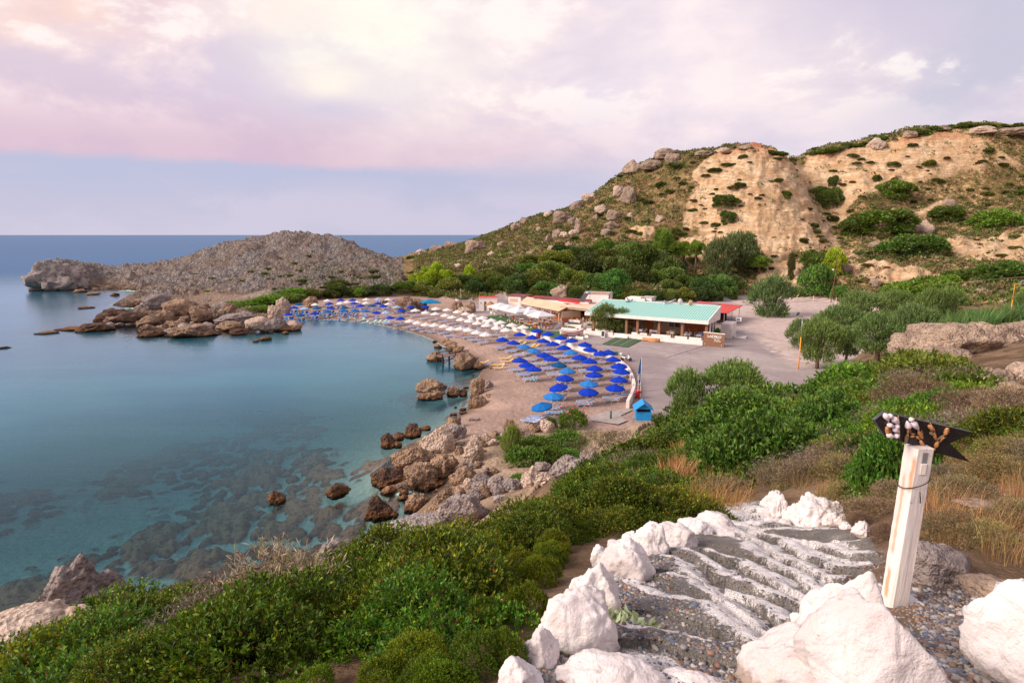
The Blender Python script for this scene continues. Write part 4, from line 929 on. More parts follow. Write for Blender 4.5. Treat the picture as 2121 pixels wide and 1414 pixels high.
bigveg('mastic_shrub',NEAR[2],900,1340,340,(.9,.95,.9),'dense dark bush beside the lowest white border stones',hpx=300,Y=3.4,sink=.1)
bigveg('mastic_shrub',NEAR[0],1185,1150,190,(1.1,1.1,1),'leafy shrub just behind the middle white border stones',hpx=130,Y=6.2,sink=.1)
bigveg('mastic_shrub',NEAR[3],880,1440,230,(.9,1,.9),'dark bush at the bottom edge left of the corner stone',hpx=150,sink=.1)
for k_,(a_,b_,w_,h_) in enumerate([(905,1440,300,190),(985,1380,240,170),(860,1390,290,180),(1000,1310,250,170),(905,1300,260,160),(1025,1240,210,150),(930,1230,230,140),(1085,1180,170,110),(1150,1140,150,100),(1205,1110,130,80),(1020,1160,190,110),(1085,1275,210,180),(1115,1210,180,150),(1050,1370,170,150),(1140,1165,150,120),(780,1440,260,170),(640,1450,240,150),(1135,1180,130,110)]):
    bigveg('mastic_shrub',NEAR[k_%4],a_,b_,w_,(random.uniform(1.,1.4),random.uniform(1.05,1.35),.9),'glossy shrub beside the white border stones, %s in order going away'%ordw(k_+1),hpx=h_,sink=.12)
pass
for i,(px,pyb,wp,hp,Y_) in enumerate([(1440,1075,70,110,8.2),(1475,1060,80,120,8.6),(1505,1055,60,100,9.)]):
    p=Dp(px,pyb,Y_); veg('dry_grass_tuft',GRASS[i],p,hp*mpp(p)/.55,(1.1,1,.9),label='tall orange dry grass tuft, %s from the left beyond the border stones'%ordw(i+1))
for i,(px,pyb,hp,Y_) in enumerate([(1640,1030,80,9.4),(1680,1020,90,9.2),(1720,1010,85,9),(1760,1030,90,7.9),(1790,1060,70,6.8),(1950,1060,140,5.2),(1990,1100,160,4.7),(2040,1130,170,4.3),(2090,1120,170,4.3),(2121,1170,150,4.),(1930,1130,120,4.6),(1970,1160,110,4.1),(2020,1050,130,5.6),(2080,1030,120,6.),(1900,1010,90,6.9),(2110,1040,120,5.6),(2060,1180,90,3.9),(2000,1180,90,3.9)]):
    p=Dp(px,pyb,Y_); veg('dry_grass_tuft',GRASS[i%3],p,hp*mpp(p)/.55*.72,rt(.15),'wispy orange dry grass tuft','above the white stones' if px<1800 else 'right of the sign post')
for i,(px,pyb,wp,hp,Y_,k) in enumerate([(2080,900,180,130,8.5,0),(2110,1000,150,110,6.5,0),(2010,860,150,80,11,1),(1700,1000,150,70,9.3,0),(1645,985,80,40,10,0),(1900,840,170,90,20,1),(1780,1100,60,60,6.2,1),(1840,1130,80,70,5.2,1),(2000,1230,120,50,3.4,1),(1800,1075,150,60,6.6,0),(1770,1030,130,50,8.2,1),(1850,1040,120,60,6.4,0)]):
    p=Dp(px,pyb,Y_); s=wp*mpp(p)/2/.65; veg('heather_shrub',THORNN[k],p,s,(1.1,.95,.85),'pale dry heather like shrub','on the right bank',sz=hp/wp*1.6,sink=.1)
# shrubs and weeds on the rocky point / beach edge
for (nm,me,px,pyb,wp,hp,tint,lb) in [
 ('oleander_shrub',MID[0],1188,882,64,56,(1.1,1.25,1.5),'oleander bush with pink flowers below the loungers'),
 ('oleander_shrub',MID[1],1140,888,30,40,(1.,1.2,1.4),'small upright oleander left of the flowering one'),
 ('weed_clump',MIDF[0],1100,935,100,40,(1.1,1.2,1.3),'mixed green weeds below the pair of bottom loungers'),
 ('weed_clump',MIDF[1],1170,920,90,34,(1.,1.3,1.3),'low green weeds right of the mixed weeds'),
 ('weed_clump',MIDF[2],1090,962,80,50,(1.,1.25,1.6),'bushy bluish green plant in front of the weeds'),
 ('weed_clump',MIDF[0],1135,955,60,44,(1.,1.1,1.2),'dark green plant right of the bluish one'),
 ('fennel_clump',TAMF[0],1060,950,40,50,(1.6,1.4,1.1),'yellow flowering wild fennel on the point'),
 ('weed_clump',MIDF[1],1036,915,22,16,(1.2,1.7,1.3),'bright small green cushion plant by the pale stones'),
 ('weed_clump',MIDF[2],1182,945,50,20,(1.,1.5,1.8),'round mat of fleshy green leaves on the sandy path'),
 ('weed_clump',MIDF[0],1076,996,40,18,(1.2,1.5,1.),'bright green weeds above the boulder pile'),
 ('scrub_shrub',THORN[0],1245,930,120,60,(.7,.8,.5),'brown green heath scrub beside the sandy path'),
 ('scrub_shrub',THORN[1],1290,918,90,40,(.7,.7,.5),'brown heath scrub left of the blue hut'),
 ('scrub_shrub',THORN[0],1060,905,40,50,(1.5,.9,.6),'rusty brown dry stalks on the rocky point')]:
    bigveg(nm,me,px,pyb,wp,tint,lb,hpx=hp)
fl=MB(); rs=np.random.RandomState(5); pb=place(1188,882)
for i in range(16):
    c=Vector(pb)+Vector((rs.uniform(-1.3,1.3),rs.uniform(-.9,.2),rs.uniform(1.2,2.5))); fl.lathe([(.01,-.07),(.09,0),(.01,.07)],5,c)
fo=fl.build('flowers',simple('pink_petals',srgb(236,96,110),.7,.05)); 
ol=[o for o in COL.objects if o.name.startswith('oleander_shrub')][0]; fo.parent=ol; fo.matrix_parent_inverse=Matrix.LocRotScale(ol.location,ol.rotation_euler,ol.scale).inverted()
# tamarisks by the car park: trunk + crown
def tree(name,px,pyb,wpx,hpx,me,tint,label,trunk=.18,Y=None,lean=0,cat='tree',tr=.10,branch=3,bark=None):
    p=Vector(Dp(px,pyb,Y)) if Y else place(px,pyb); s=mpp(p); W_=wpx*s/2; Ht=hpx*s
    root=empty(name,p); tag(root,label,cat)
    th=Ht*trunk; bb=np.empty(len(me.vertices)*3,np.float32); me.vertices.foreach_get('co',bb); bb=bb.reshape(-1,3)[::7]; mn_,mx_=np.percentile(bb,1.5,axis=0),np.percentile(bb,98.5,axis=0); cr=link('crown',me,root); sxy=2*W_/max(mx_[0]-mn_[0],mx_[1]-mn_[1]); sz_=(Ht-th)/(mx_[2]-mn_[2]); cr.scale=(sxy,sxy,sz_); cr.location=(lean*Ht*.3,0,th-mn_[2]*sz_); cr.rotation_euler=(0,0,random.uniform(0,6.28)); cr.color=(*tint,1)
    b=MB(); r0=max(.06,W_*tr)
    b.tube([(0,0,-.3),(lean*Ht*.1,0,th*.6),(lean*Ht*.3,0,th+(Ht-th)*.3)],[r0*1.25,r0,r0*.6],7)
    for k in range(branch):
        a=k*6.283/branch+.5; b.tube([(lean*Ht*.1,0,th*.7),(math.cos(a)*W_*.3,math.sin(a)*W_*.3,th+(Ht-th)*.35),(math.cos(a)*W_*.55,math.sin(a)*W_*.55,th+(Ht-th)*.55)],[r0*.6,r0*.4,r0*.15],5)
    b.build('trunk',bark or M_bark,root,True); return root
T_=tree
for a in [('tamarisk_tree',1596,655,80,80,TAMF[0],(.9,.95,1.1),'tall vase shaped tamarisk standing alone right of the red roof',.04),
 ('tamarisk_tree',1782,664,74,58,TAMF[1],(1.,1,1.),'round tamarisk at the back of the parking ground',.05),
 ('tamarisk_tree',1660,722,56,60,TAMF[2],(1,.95,1.1),'leftmost tamarisk of the island group, behind the lamp post',.12),
 ('tamarisk_tree',1738,712,106,78,TAMF[0],(.95,1,1),'wide tamarisk at the back of the island group',.1),
 ('tamarisk_tree',1692,763,72,100,TAMF[1],(1.1,1.05,.9),'bright tamarisk with short trunk right of the lamp post',.2),
 ('tamarisk_tree',1752,750,52,72,TAMF[2],(1.,1,1),'narrow tamarisk with leaning trunk in the island group',.25),
 ('tamarisk_tree',1816,748,98,98,TAMF[0],(.95,1,.95),'large tamarisk in the right half of the island group',.22),
 ('tamarisk_tree',1888,738,80,104,TAMF[1],(.9,.95,1.),'tamarisk at the right end of the island group',.2),
 ('tamarisk_tree',1420,852,72,86,TAMF[2],(1.,1.05,.9),'slim tamarisk at the near edge of the asphalt',.05),
 ('tamarisk_tree',1514,848,116,96,TAMF[1],(1.,1.05,.8),'big bushy tamarisk at the near edge of the asphalt',.05),
 ('tamarisk_tree',1754,792,66,42,TAMF[0],(1.25,1.15,1.7),'small greyish tamarisk bush at the road edge',.03)]: T_(*a)
random.seed(21)
for (px,pyb,wp,hp,l) in [(1530,870,90,50,'low feathery shrub in front of the big bushy tamarisk'),(1920,668,50,50,'reedy bush right of the island group'),(1850,650,70,34,'bright leafy shrub at the back edge of the parking ground'),(1960,655,70,40,'round shrub in the field right of the parking ground'),(2126,660,60,40,'tall feathery bush behind the right lamp post')]:
    bigveg('feathery_shrub',TAMF[0],px,pyb,wp,(1.05,1.05,.95),l,hpx=hp)
for i,(px,pyb,k) in enumerate([(1915,700,1.),(1940,690,1.1),(1985,680,1.3),(2010,676,1.2),(2035,682,1.4),(2070,676,1.4),(2110,672,1.5),(1900,720,1.),(1965,700,1.),(2000,700,1.1)]):
    veg('reed_clump',REED[0],place(px,pyb),k*1.1,rt(.15),'clump of tall green reeds','in the field above the pinkish outcrop')
# dense belt and single trees on the hill foot
belt=[(985,606,60,34),(1030,600,60,36),(1075,602,70,40),(1110,594,70,44),(1010,585,80,34),(930,600,60,30),(880,606,60,26),(1140,578,90,44),(1190,590,70,46),(1215,572,90,54),(1250,560,80,50),(1235,600,60,40),(1280,582,80,60),(1290,556,70,56),(1320,590,70,50),(1330,560,80,62),(1300,534,60,44),(1355,592,60,40),(1362,560,60,50),(1395,590,70,44),(1384,600,50,30),(1250,525,60,34),(1420,596,60,36),(1460,606,60,40),(1490,606,70,44),(1520,600,50,34),(1155,548,90,36),(1090,566,70,30),(1050,576,70,30),(960,590,60,26),(1130,604,60,30),(1200,540,80,36),(840,600,60,22),(790,606,60,20),(740,608,60,20),(690,612,50,18),(640,614,60,20),(600,622,60,22),(560,630,50,18),(530,632,50,14),(700,600,60,24),(905,612,50,20),(1160,525,50,20),(1100,545,60,22),(1112,620,50,28),(1190,618,50,30),(1225,620,46,30),(1256,622,46,30),(1290,622,50,30),(1318,622,50,30),(1350,620,50,28),(1385,622,50,28),(1415,620,50,28),(1445,620,50,30),(1478,618,50,26),(1510,615,44,26),(1384,575,66,50),(1480,575,50,30)]
for i,(px,pyb,wp,hp) in enumerate(sorted(belt)):
    o=bigveg('dense_shrub',BIGF[i%4],px,pyb,wp*1.15,rt(.5,.3),None,hpx=hp*1.1,sink=.2); vegs.append((o,'dense dark green bush','at the hill foot')); 
for a in [('umbrella_pine',1391,560,34,56,BIGF[0],(1.5,1.6,.9),'left one of the three umbrella pines above the teal roof',.55),
 ('umbrella_pine',1415,562,36,60,BIGF[1],(1.6,1.7,.9),'middle one of the three umbrella pines above the teal roof',.55),
 ('umbrella_pine',1440,566,34,66,BIGF[2],(1.6,1.7,.9),'right one of the three umbrella pines above the teal roof',.6),
 ('pine_tree',1372,552,40,74,BIGF[3],(1.5,1.6,1.),'taller pine left of the three umbrella pines',.2),
 ('eucalyptus_tree',1488,584,56,86,TAMF[1],(.85,.72,.9),'grey green drooping eucalyptus, left of the two',.1),
 ('eucalyptus_tree',1530,560,66,76,TAMF[2],(.85,.75,.9),'grey green eucalyptus, right and wider of the two',.1),
 ('pine_tree',1572,566,44,36,BIGF[1],(1.4,1.6,.9),'small flat topped pine right of the eucalyptus trees',.4),
 ('cypress_tree',1637,580,15,54,TAMF[0],(.6,.38,.35),'narrow half dead brown cypress on the hill foot',.02),
 ('leafy_tree',1690,612,66,62,BIGF[2],(1.2,1.6,1.5),'spreading fresh green tree behind the car park fence',.1),
 ('pine_tree',1724,570,38,54,BIGF[3],(3.0,2.6,1.),'yellow green pine beside the dark bush and wooden pole',.1),
 ('fig_tree',1276,616,60,56,BIGF[1],(.9,1.5,1.5),'green fig tree behind the restaurant roof',.1),
 ('pine_sapling',972,584,22,34,BIGF[3],(3.2,3.,1.),'lone bright lime green pine sapling',.1),
 ('palm_tree',744,618,16,20,TAMF[2],(1.,1.3,.5),'small palm behind the white far umbrellas',.3)]: T_(*a)
for i,(px,pyb,w_,h_) in enumerate([(858,590,22,22),(874,594,26,30),(890,596,28,34),(905,590,32,44),(922,594,30,34),(934,588,22,26),(880,572,18,20),(905,565,18,22),(700,600,16,18),(1360,600,20,20)][:8]):
    T_('pine_sapling',px,pyb,w_,h_,BIGF[i%4],(3.1,2.9,1.),'bright lime green young pine, %s in the cluster behind the beach'%['leftmost','second from the left','third from the left','tallest','fifth from the left','rightmost','upper left','topmost'][i],.1)
for (px,pyb,wp,hp,ti,l) in [(1697,560,104,66,(.9,.9,.8),'big dark rounded bush above the car park fence'),(1920,618,180,70,(1.3,1.45,.9),'huge rounded green bush on the right hill foot'),(1955,596,90,44,(1.6,1.8,.9),'bright crown on the right of the huge rounded bush'),(1738,616,50,34,(1.1,1.5,1.3),'green shrub right of the spreading fresh green tree'),(1650,612,40,28,(1.,1.3,1.1),'green shrub left of the spreading fresh green tree'),(1720,420,60,50,(1,1,.9),'dark bush clinging in the gully between the cliffs'),(1700,402,50,26,(1.1,1.1,.9),'green bush at the top of the gully'),(1508,455,44,30,(.8,.85,.7),'round dark bush on the left cliff face'),(1500,422,70,26,(.8,.8,.7),'long bush strip on a ledge of the left cliff'),(1628,408,28,18,(1.,.9,.7),'small bush alone in the left cliff face'),(1850,402,90,38,(1.3,1.4,1.),'yellow green bush on the ledge of the right cliff'),(1816,374,24,16,(.9,.8,.7),'brown green tuft near the top of the right cliff'),(1725,380,26,26,(.9,.9,.9),'dark bush in the corner of the right cliff'),(1830,470,160,50,(1.1,1.2,.9),'wide green thicket under the right cliff'),(1960,452,90,36,(1.,1.,.8),'olive thicket right of the pale boulder on the cliff'),(1770,480,80,40,(.9,.9,.8),'dark thicket at the foot of the gully'),(1890,525,150,56,(.9,1.1,1.),'dark green thicket below the right cliff'),(2060,470,120,50,(1.3,1.5,.9),'bright green bush mass at the right of the hill'),(2090,575,150,46,(.8,1.,.8),'dark green thicket at the right edge of the hill foot'),(2000,575,90,30,(.9,1.,.8),'green scrub right of the huge rounded bush')]:
    bigveg('hillside_shrub',BIGF[hash(l[0:4])%4 if False else len(l)%4],px,pyb,wp,ti,l,hpx=hp,sink=.25)
# crest bushes and countable hillside shrubs
random.seed(5); hs=[]
for i in range(34): 
    px=1600+i*7.2+random.uniform(-4,4); hs.append((px,np.interp(px,[1600,1640,1700,1800,1840],[318,322,318,298,284])-1,random.uniform(16,34),(1.1,1.3,1.)))
for i in range(16): 
    px=1900+i*15+random.uniform(-6,6); hs.append((px,np.interp(px,[1900,1960,2030,2121],[274,264,258,262])+2,random.uniform(16,40),(1.,1.1,.9)))
while len(hs)<250:
    px=random.uniform(850,2130); py=random.uniform(300,610)
    if px<1250 and random.random()<.4: continue
    p=place(px,py,rmin=120)
    j=np.searchsorted(ths,math.atan2(p.x,p.y)); i_=np.searchsorted(rows,math.hypot(p.x,p.y))
    if zone[min(i_,nr-1),j]!=4: continue
    if cl[min(i_,nr-1),j]>.4 and random.random()<.72: continue
    hs.append((px,py,random.uniform(14,34)*(.8 if px<1300 else 1),rt(.35,.2)))
for (px,py,wp,ti) in hs:
    p=place(px,py,rmin=120); s=wp*mpp(p)/2/1.1
    ar='on the ridge' if py<330 and px>1500 else 'on the left hill flank' if px<1250 else 'on the middle hill' if px<1450 else 'around the left cliff' if px<1730 else 'around the right cliff'
    veg('hillside_shrub',random.choice(HILL),p,s,ti,'low olive shrub',ar,sz=random.uniform(.6,.9),sink=.25)
cs_=[]
while len(cs_)<70:
    px=random.uniform(1430,2110); py=random.uniform(320,560); p=place(px,py,rmin=120)
    j=np.searchsorted(ths,math.atan2(p.x,p.y)); i_=min(np.searchsorted(rows,math.hypot(p.x,p.y)),nr-1)
    if cl[i_,j]<.4: continue
    w_=random.choice([8,10,12,16,24]); s=w_*mpp(p)/2; cs_.append(1); veg('cliff_shrub',random.choice(HILL),p,s,(random.uniform(.8,1.5),random.uniform(.7,1.1),.8),'small brownish cliff shrub','left cliff' if px<1720 else 'right cliff',sz=random.uniform(.5,.8),sink=.2)
for i in range(46):
    px=random.uniform(560,860); py=random.uniform(560,612); 
    if py<np.interp(px,[560,700,860],[600,560,545]): continue
    p=place(px,py,rmin=120); veg('headland_shrub',random.choice(HILL),p,random.uniform(12,30)*mpp(p)/2,rt(.3),'flat wind shaped green shrub','on the headland slope',sz=.5,sink=.2)
for i,(px,py) in enumerate([(440,576),(520,562),(548,566),(580,572),(600,570),(620,560),(555,556),(610,545),(640,552),(655,560),(405,568),(480,580),(560,578),(500,582),(430,603),(640,530)]):
    p=place(px,py,rmin=120); veg('headland_shrub',HILL[i%5],p,14*mpp(p)/2,(1.4,1.7,.8),'small bright green cushion shrub','among the grey rocks of the headland',sz=.5,sink=.1)
for i,(px,py,w_) in enumerate([(480,630,40),(515,632,60),(560,622,70),(610,608,70),(540,640,44)]):
    p=place(px,py); veg('headland_shrub',MIDF[i%3],p,w_*mpp(p)/2,(1.2,1.6,.8),'bright green shrub mat','left of the far beach',sz=.4,sink=.1)
for o in [v[0] for v in vegs if v[0].name.startswith('hillside')]: o['group']='low shrubs scattered on the hill'
# uncountable scrub: one mesh
rs=np.random.RandomState(77); PV=[];PN=[];PC=[];PL=[]
Nn=20000; th=np.radians(rs.uniform(-9,43,Nn)); rr=np.sqrt(rs.uniform(152**2,345**2,Nn))
cols_=np.array([(.16,.17,.055),(.24,.165,.09),(.12,.18,.035),(.30,.23,.14),(.10,.13,.035)])
lp_,ld_,lc_,ls_=[],[],[],[]
for i in range(Nn):
    x,y=rr[i]*math.sin(th[i]),rr[i]*math.cos(th[i]); i_=np.searchsorted(rows,rr[i]); j=np.searchsorted(ths,th[i])
    if i_>=nr or j>=nc or zone[i_,j]!=4: continue
    if cl[i_,j]>.3 and rs.rand()<.93: continue
    z=gz(x,y); k=14; s=rs.uniform(.35,1.25); d=rs.normal(size=(k,3)); d[:,2]=abs(d[:,2]); d/=np.linalg.norm(d,axis=1)[:,None]
    lp_.append(np.array([x,y,z])+d*[s,s,s*.7]); ld_.append(d); c=cols_[rs.choice(5,p=[.3,.22,.2,.13,.15])]; lc_.append(np.repeat(c[None]*(1+.25*rs.normal()),k,0)*(1+.2*rs.normal(size=(k,1)))); ls_.append(np.full(k,s*.75))
pp=np.concatenate(lp_); V_,T_2,C_=leaves(rs,pp,np.concatenate(ld_),np.concatenate(ls_),np.concatenate(ls_)*.7,np.clip(np.concatenate(lc_),.01,.5),.8)
o=link('scrub',mesh_np('scrub',V_,T_2,M_leaf,False,{'lc':C_})); tag(o,'low brown and olive scrub covering the hillside','scrub',kind='stuff')
def autolabel():
    from collections import defaultdict
    g=defaultdict(list)
    for o,look,a in vegs:
        l=o.matrix_world.translation if False else o.location
        px,py,_q=proj(l.x,l.y,l.z); g[(look,a)].append((float(px),o))
    for (look,a),L_ in g.items():
        L_.sort(key=lambda q:q[0])
        for i,(px,o) in enumerate(L_):
            o['label']=look+' '+a+('' if len(L_)==1 else ', '+ordw(i+1)+' from the left')
            if 'group' not in o and len(L_)>2: o['group']=look+'s '+a
autolabel()
# ---------------------------------------------------------------- beach furniture
def cloth(name,c,rough=.8,stripes=None):
    m,t=newmat(name); v=t.coord('Object'); n_=t.noise(v,2.5,4,.6)
    cc=t.mix(t.rng(n_,.3,.7),tuple(x*.86 for x in c),c)
    if stripes=='check':
        k=t.node('ShaderNodeTexChecker'); k.inputs['Scale'].default_value=5; t.lk(v,k.inputs[0]); cc=t.mix(k.outputs[1],cc,(.75,.8,.85))
    if stripes=='stripe':
        a=t.node('ShaderNodeMath',operation='ARCTAN2'); s_=t.xyz(v); t.l.new(s_[0],a.inputs[0]); t.l.new(s_[1],a.inputs[1])
        w_=t.m('SINE',t.mul(a.outputs[0],16)); cc=t.mix(t.rng(w_,-.1,.1),cc,(.7,.78,.85))
    if stripes=='mesh':
        w_=t.m('SINE',t.mul(t.xyz(v)[0],70)); cc=t.mix(t.rng(w_,-.6,.6,0,.3),cc,tuple(min(1,x*1.5+.1) for x in c))
    t.lk(cc,t.b.inputs['Base Color']); t.b.inputs['Roughness'].default_value=rough; t.b.inputs['Specular IOR Level'].default_value=.2
    tb=t.node('ShaderNodeBsdfTranslucent'); t.lk(cc,tb.inputs[0]); mx=t.node('ShaderNodeMixShader'); mx.inputs[0].default_value=.18
    t.l.new(t.b.outputs[0],mx.inputs[1]); t.l.new(tb.outputs[0],mx.inputs[2]); t.l.new(mx.outputs[0],t.o.inputs[0]); return m
CL={'royal':cloth('royal_canvas',(.004,.045,.52)),'light':cloth('sky_canvas',(.03,.22,.62)),'teal':cloth('teal_canvas',(.005,.10,.26)),
 'mid':cloth('mid_canvas',(.01,.16,.5)),'white':cloth('white_canvas',(.86,.80,.77)),'check':cloth('check_canvas',(.03,.25,.62),stripes='check'),'stripe':cloth('stripe_canvas',(.04,.28,.62),stripes='stripe')}
M_pole=simple('painted_pole',srgb(226,214,206),.5,.05); M_wht=simple('white_plastic',srgb(236,232,228),.45,.04); M_tray=simple('orange_tray',srgb(222,150,112),.6,.08)
M_steel=simple('galvanised',srgb(170,172,176),.4,.1,metal=.6)
def umbrella(kind,tray):
    r=empty('beach_umbrella'); c=MB(); n=8; rim=1.47; ap=1.90; R1=1.10
    prof=[(0.,ap),(.20,ap-.06),(.62,ap-.21),(R1,rim)]
    vs=[];fs=[]
    N=n*2
    for (q,zz) in prof[1:]:
        for k in range(N):
            a=2*math.pi*k/N; qq=q*(1 if k%2==0 else .925+.03*(1-q)); dz=0 if k%2==0 else -.012
            vs.append((qq*math.cos(a),qq*math.sin(a),zz+dz))
    vs.append((0,0,ap)); top=len(vs)-1
    for k in range(N):
        vs.append((vs[2*N+k][0]*1.0,vs[2*N+k][1]*1.0,rim-.13+(0 if k%2==0 else -.01)))
    for i in range(2):
        for k in range(N):
            k2=(k+1)%N; fs.append((i*N+k,i*N+k2,(i+1)*N+k2,(i+1)*N+k))
    for k in range(N):
        k2=(k+1)%N; fs.append((top,k,k2)); 
        fs.append((2*N+k,2*N+k2,top+1+k2,top+1+k))
    c.addv(vs,fs); c.build('canopy',CL[kind],r)
    v=MB(); v.lathe([(.25,ap-.085),(.24,ap-.06),(.13,ap+.01),(.02,ap+.055)],8,close=False); v.build('vent_cap',CL[kind],r)
    p=MB(); p.tube([(0,0,-.25),(0,0,ap+.03)],.022,6)
    for k in range(8):
        a=2*math.pi*k/8; p.tube([(0,0,rim+.05),(R1*.98*math.cos(a),R1*.98*math.sin(a),rim-.01)],.008,4)
    p.build('pole',M_pole,r)
    if tray is not None:
        d=MB(); d.lathe([(.03,.52),(.24,.52),(.25,.535),(.24,.55),(.03,.55)],12); d.build('tray',tray,r)
    return r
FAB={'lavender':cloth('lavender_mesh',(.19,.26,.66),stripes='mesh'),'grey blue':cloth('grey_blue_mesh',(.25,.33,.50),stripes='mesh'),'pale blue':cloth('pale_blue_mesh',(.16,.31,.62),stripes='mesh'),
 'grey':cloth('grey_mesh',(.31,.32,.42),stripes='mesh'),'yellow':cloth('yellow_mesh',(.90,.50,.02)),'aqua':cloth('aqua_mesh',(.30,.74,.80)),'bright blue':cloth('bright_blue_mesh',(.01,.13,.50)),'teal':cloth('teal_blue_mesh',(.01,.20,.46)),'navy':cloth('navy_mesh',(.012,.03,.22))}
def lounger(fabric,back=34):
    r=empty('sun_lounger'); fr=MB(); hw=.29; z=.33; b=R(back); hx=.32; L=.66
    ex,ez=hx+L*math.cos(b),z+L*math.sin(b)
    for s in (-1,1):
        fr.tube([(-.98,s*hw,z),(.98,s*hw,z)] if back<5 else [(-.98,s*hw,z),(.80,s*hw,z)],.018,5)
        fr.tube([(hx,s*hw,z+.02),(ex,s*hw,ez)],.018,5)
        fr.tube([(ex-.14,s*hw,ez-.12),(.74,s*hw,z)],.012,4)
    fr.tube([(-.98,-hw,z),(-.98,hw,z)],.018,5); fr.tube([(ex,-hw,ez),(ex,hw,ez)],.018,5); fr.tube([(.80,-hw,z),(.80,hw,z)],.018,5)
    fr.build('frame',M_wht,r)
    for xa,xb in ((-.62,-.80),(.05,-.14),(.42,.66)):
        lg=MB(); lg.tube([(xa,-hw,z),(xb,-hw*.92,0),(xb,hw*.92,0),(xa,hw,z)],.016,5); lg.build('leg',M_wht,r)
    bd=MB(); N=8; vs=[];fs=[]
    for i in range(N+1):
        x_=-.97+(hx+.97)*i/N; sag=.025*math.sin(math.pi*i/N); vs+=[(x_,-hw+.01,z+.02-sag),(x_,hw-.01,z+.02-sag)]
    for i in range(N): fs.append((2*i,2*i+2,2*i+3,2*i+1))
    bd.addv(vs,fs); me=bd.mesh('bed',FAB[fabric],True); bo=link('bed',me,r)
    bk=MB(); vs=[];fs=[]
    for i in range(5):
        t_=i/4*L; q=-.02*math.sin(math.pi*i/4); vs+=[(hx+.01+t_*math.cos(b)-q*math.sin(b),-hw+.01,z+.025+t_*math.sin(b)+q),(hx+.01+t_*math.cos(b)-q*math.sin(b),hw-.01,z+.025+t_*math.sin(b)+q)]
    for i in range(4): fs.append((2*i,2*i+2,2*i+3,2*i+1))
    bk.addv(vs,fs); link('backrest',bk.mesh('backrest',FAB[fabric],True),r)
    return r
protoU={}; protoL={}
allumb=[]; allbeds=[]
trays={'o':M_tray,'w':M_wht,None:None}
def addumb(px,py,kind,tray='o',tilt=None,dz=1.62,scale=1.,base=None):
    k=(kind,tray)
    first=k not in protoU
    if first: protoU[k]=umbrella(kind,trays[tray]); o=protoU[k]
    else: o=copy_tree(protoU[k])
    p=G(px,py,1.0+dz*scale); z=gz(p[0],p[1]); o.location=(p[0],p[1],z); o.rotation_euler=(random.uniform(-.05,.05),random.uniform(-.05,.05),random.uniform(0,.7))
    if tilt: o.rotation_euler=tilt
    o.scale=(scale,)*3; o['category']='umbrella'; allumb.append((o,px,kind)); return o
def addbed(x,y,ang,fab,back=34,label=None):
    k=(fab,back); 
    if k not in protoL: protoL[k]=lounger(fab,back); o=protoL[k]
    else: o=copy_tree(protoL[k])
    o.location=(x,y,gz(x,y)); o.rotation_euler=(0,0,ang); o['category']='sun lounger'
    if label: o['label']=label
    allbeds.append(o); return o
UR=[(1040,699.8,'royal'),(1062.8,705.7,'royal'),(1076.7,691.4,'royal'),(1084.3,713.2,'light'),(1102.2,697.3,'royal'),(1104.5,721.8,'light'),(1112.2,684,'royal'),(1124.4,704.4,'royal'),(1125.3,731.7,'royal'),(1076.4,738,'royal'),(1091,749,'royal'),(1104.9,762.5,'royal'),(1146,710.9,'royal'),(1168.6,719,'royal'),(1141.2,741.5,'royal'),(1156.5,753.7,'teal'),(1135.9,690.8,'royal'),(1161.8,697.6,'royal'),(1185.1,703.9,'royal'),(1211.5,712,'royal'),(1221.5,722.2,'royal'),(1183,728.1,'light'),(1201,738,'royal'),(1220.6,746.9,'royal'),(1244.8,730.2,'royal'),(1259.5,728.4,'royal'),(1269.5,742.8,'royal'),(1282.8,756.2,'royal'),(1285.8,767,'royal'),(1231.7,760.9,'royal'),(1231.4,774,'royal'),(1174.9,765.7,'light'),(1169.5,781,'royal'),(1282.8,784.9,'royal'),(1273.8,800.6,'royal'),(1219.7,792.2,'light'),(1218.8,808.7,'royal'),(1161.8,798.8,'royal'),(1146.6,816.8,'light'),(1127.8,837.4,'mid')]
UW=[(860.3,640.9),(881.2,645.3),(901.8,648.1),(903.4,638.4),(926.1,640.9),(947.8,644.7),(922,651.3),(937.1,655.1),(964.9,649),(980,652.1),(849.7,655.6),(864.3,659.1),(882,662.6),(900.5,664.8),(919.7,668.3),(934.6,673.1),(953.6,677.5),(970.6,682),(987.6,687.2),(1006.1,691.2),(955.2,659.4),(972,663.4),(989.5,668.3),(1008,673),(999.8,657.5),(1018.2,662.4),(1028.6,678),(1037.3,666.9),(1060.4,671.6),(1083.5,676.3),(1049.1,682.2)]
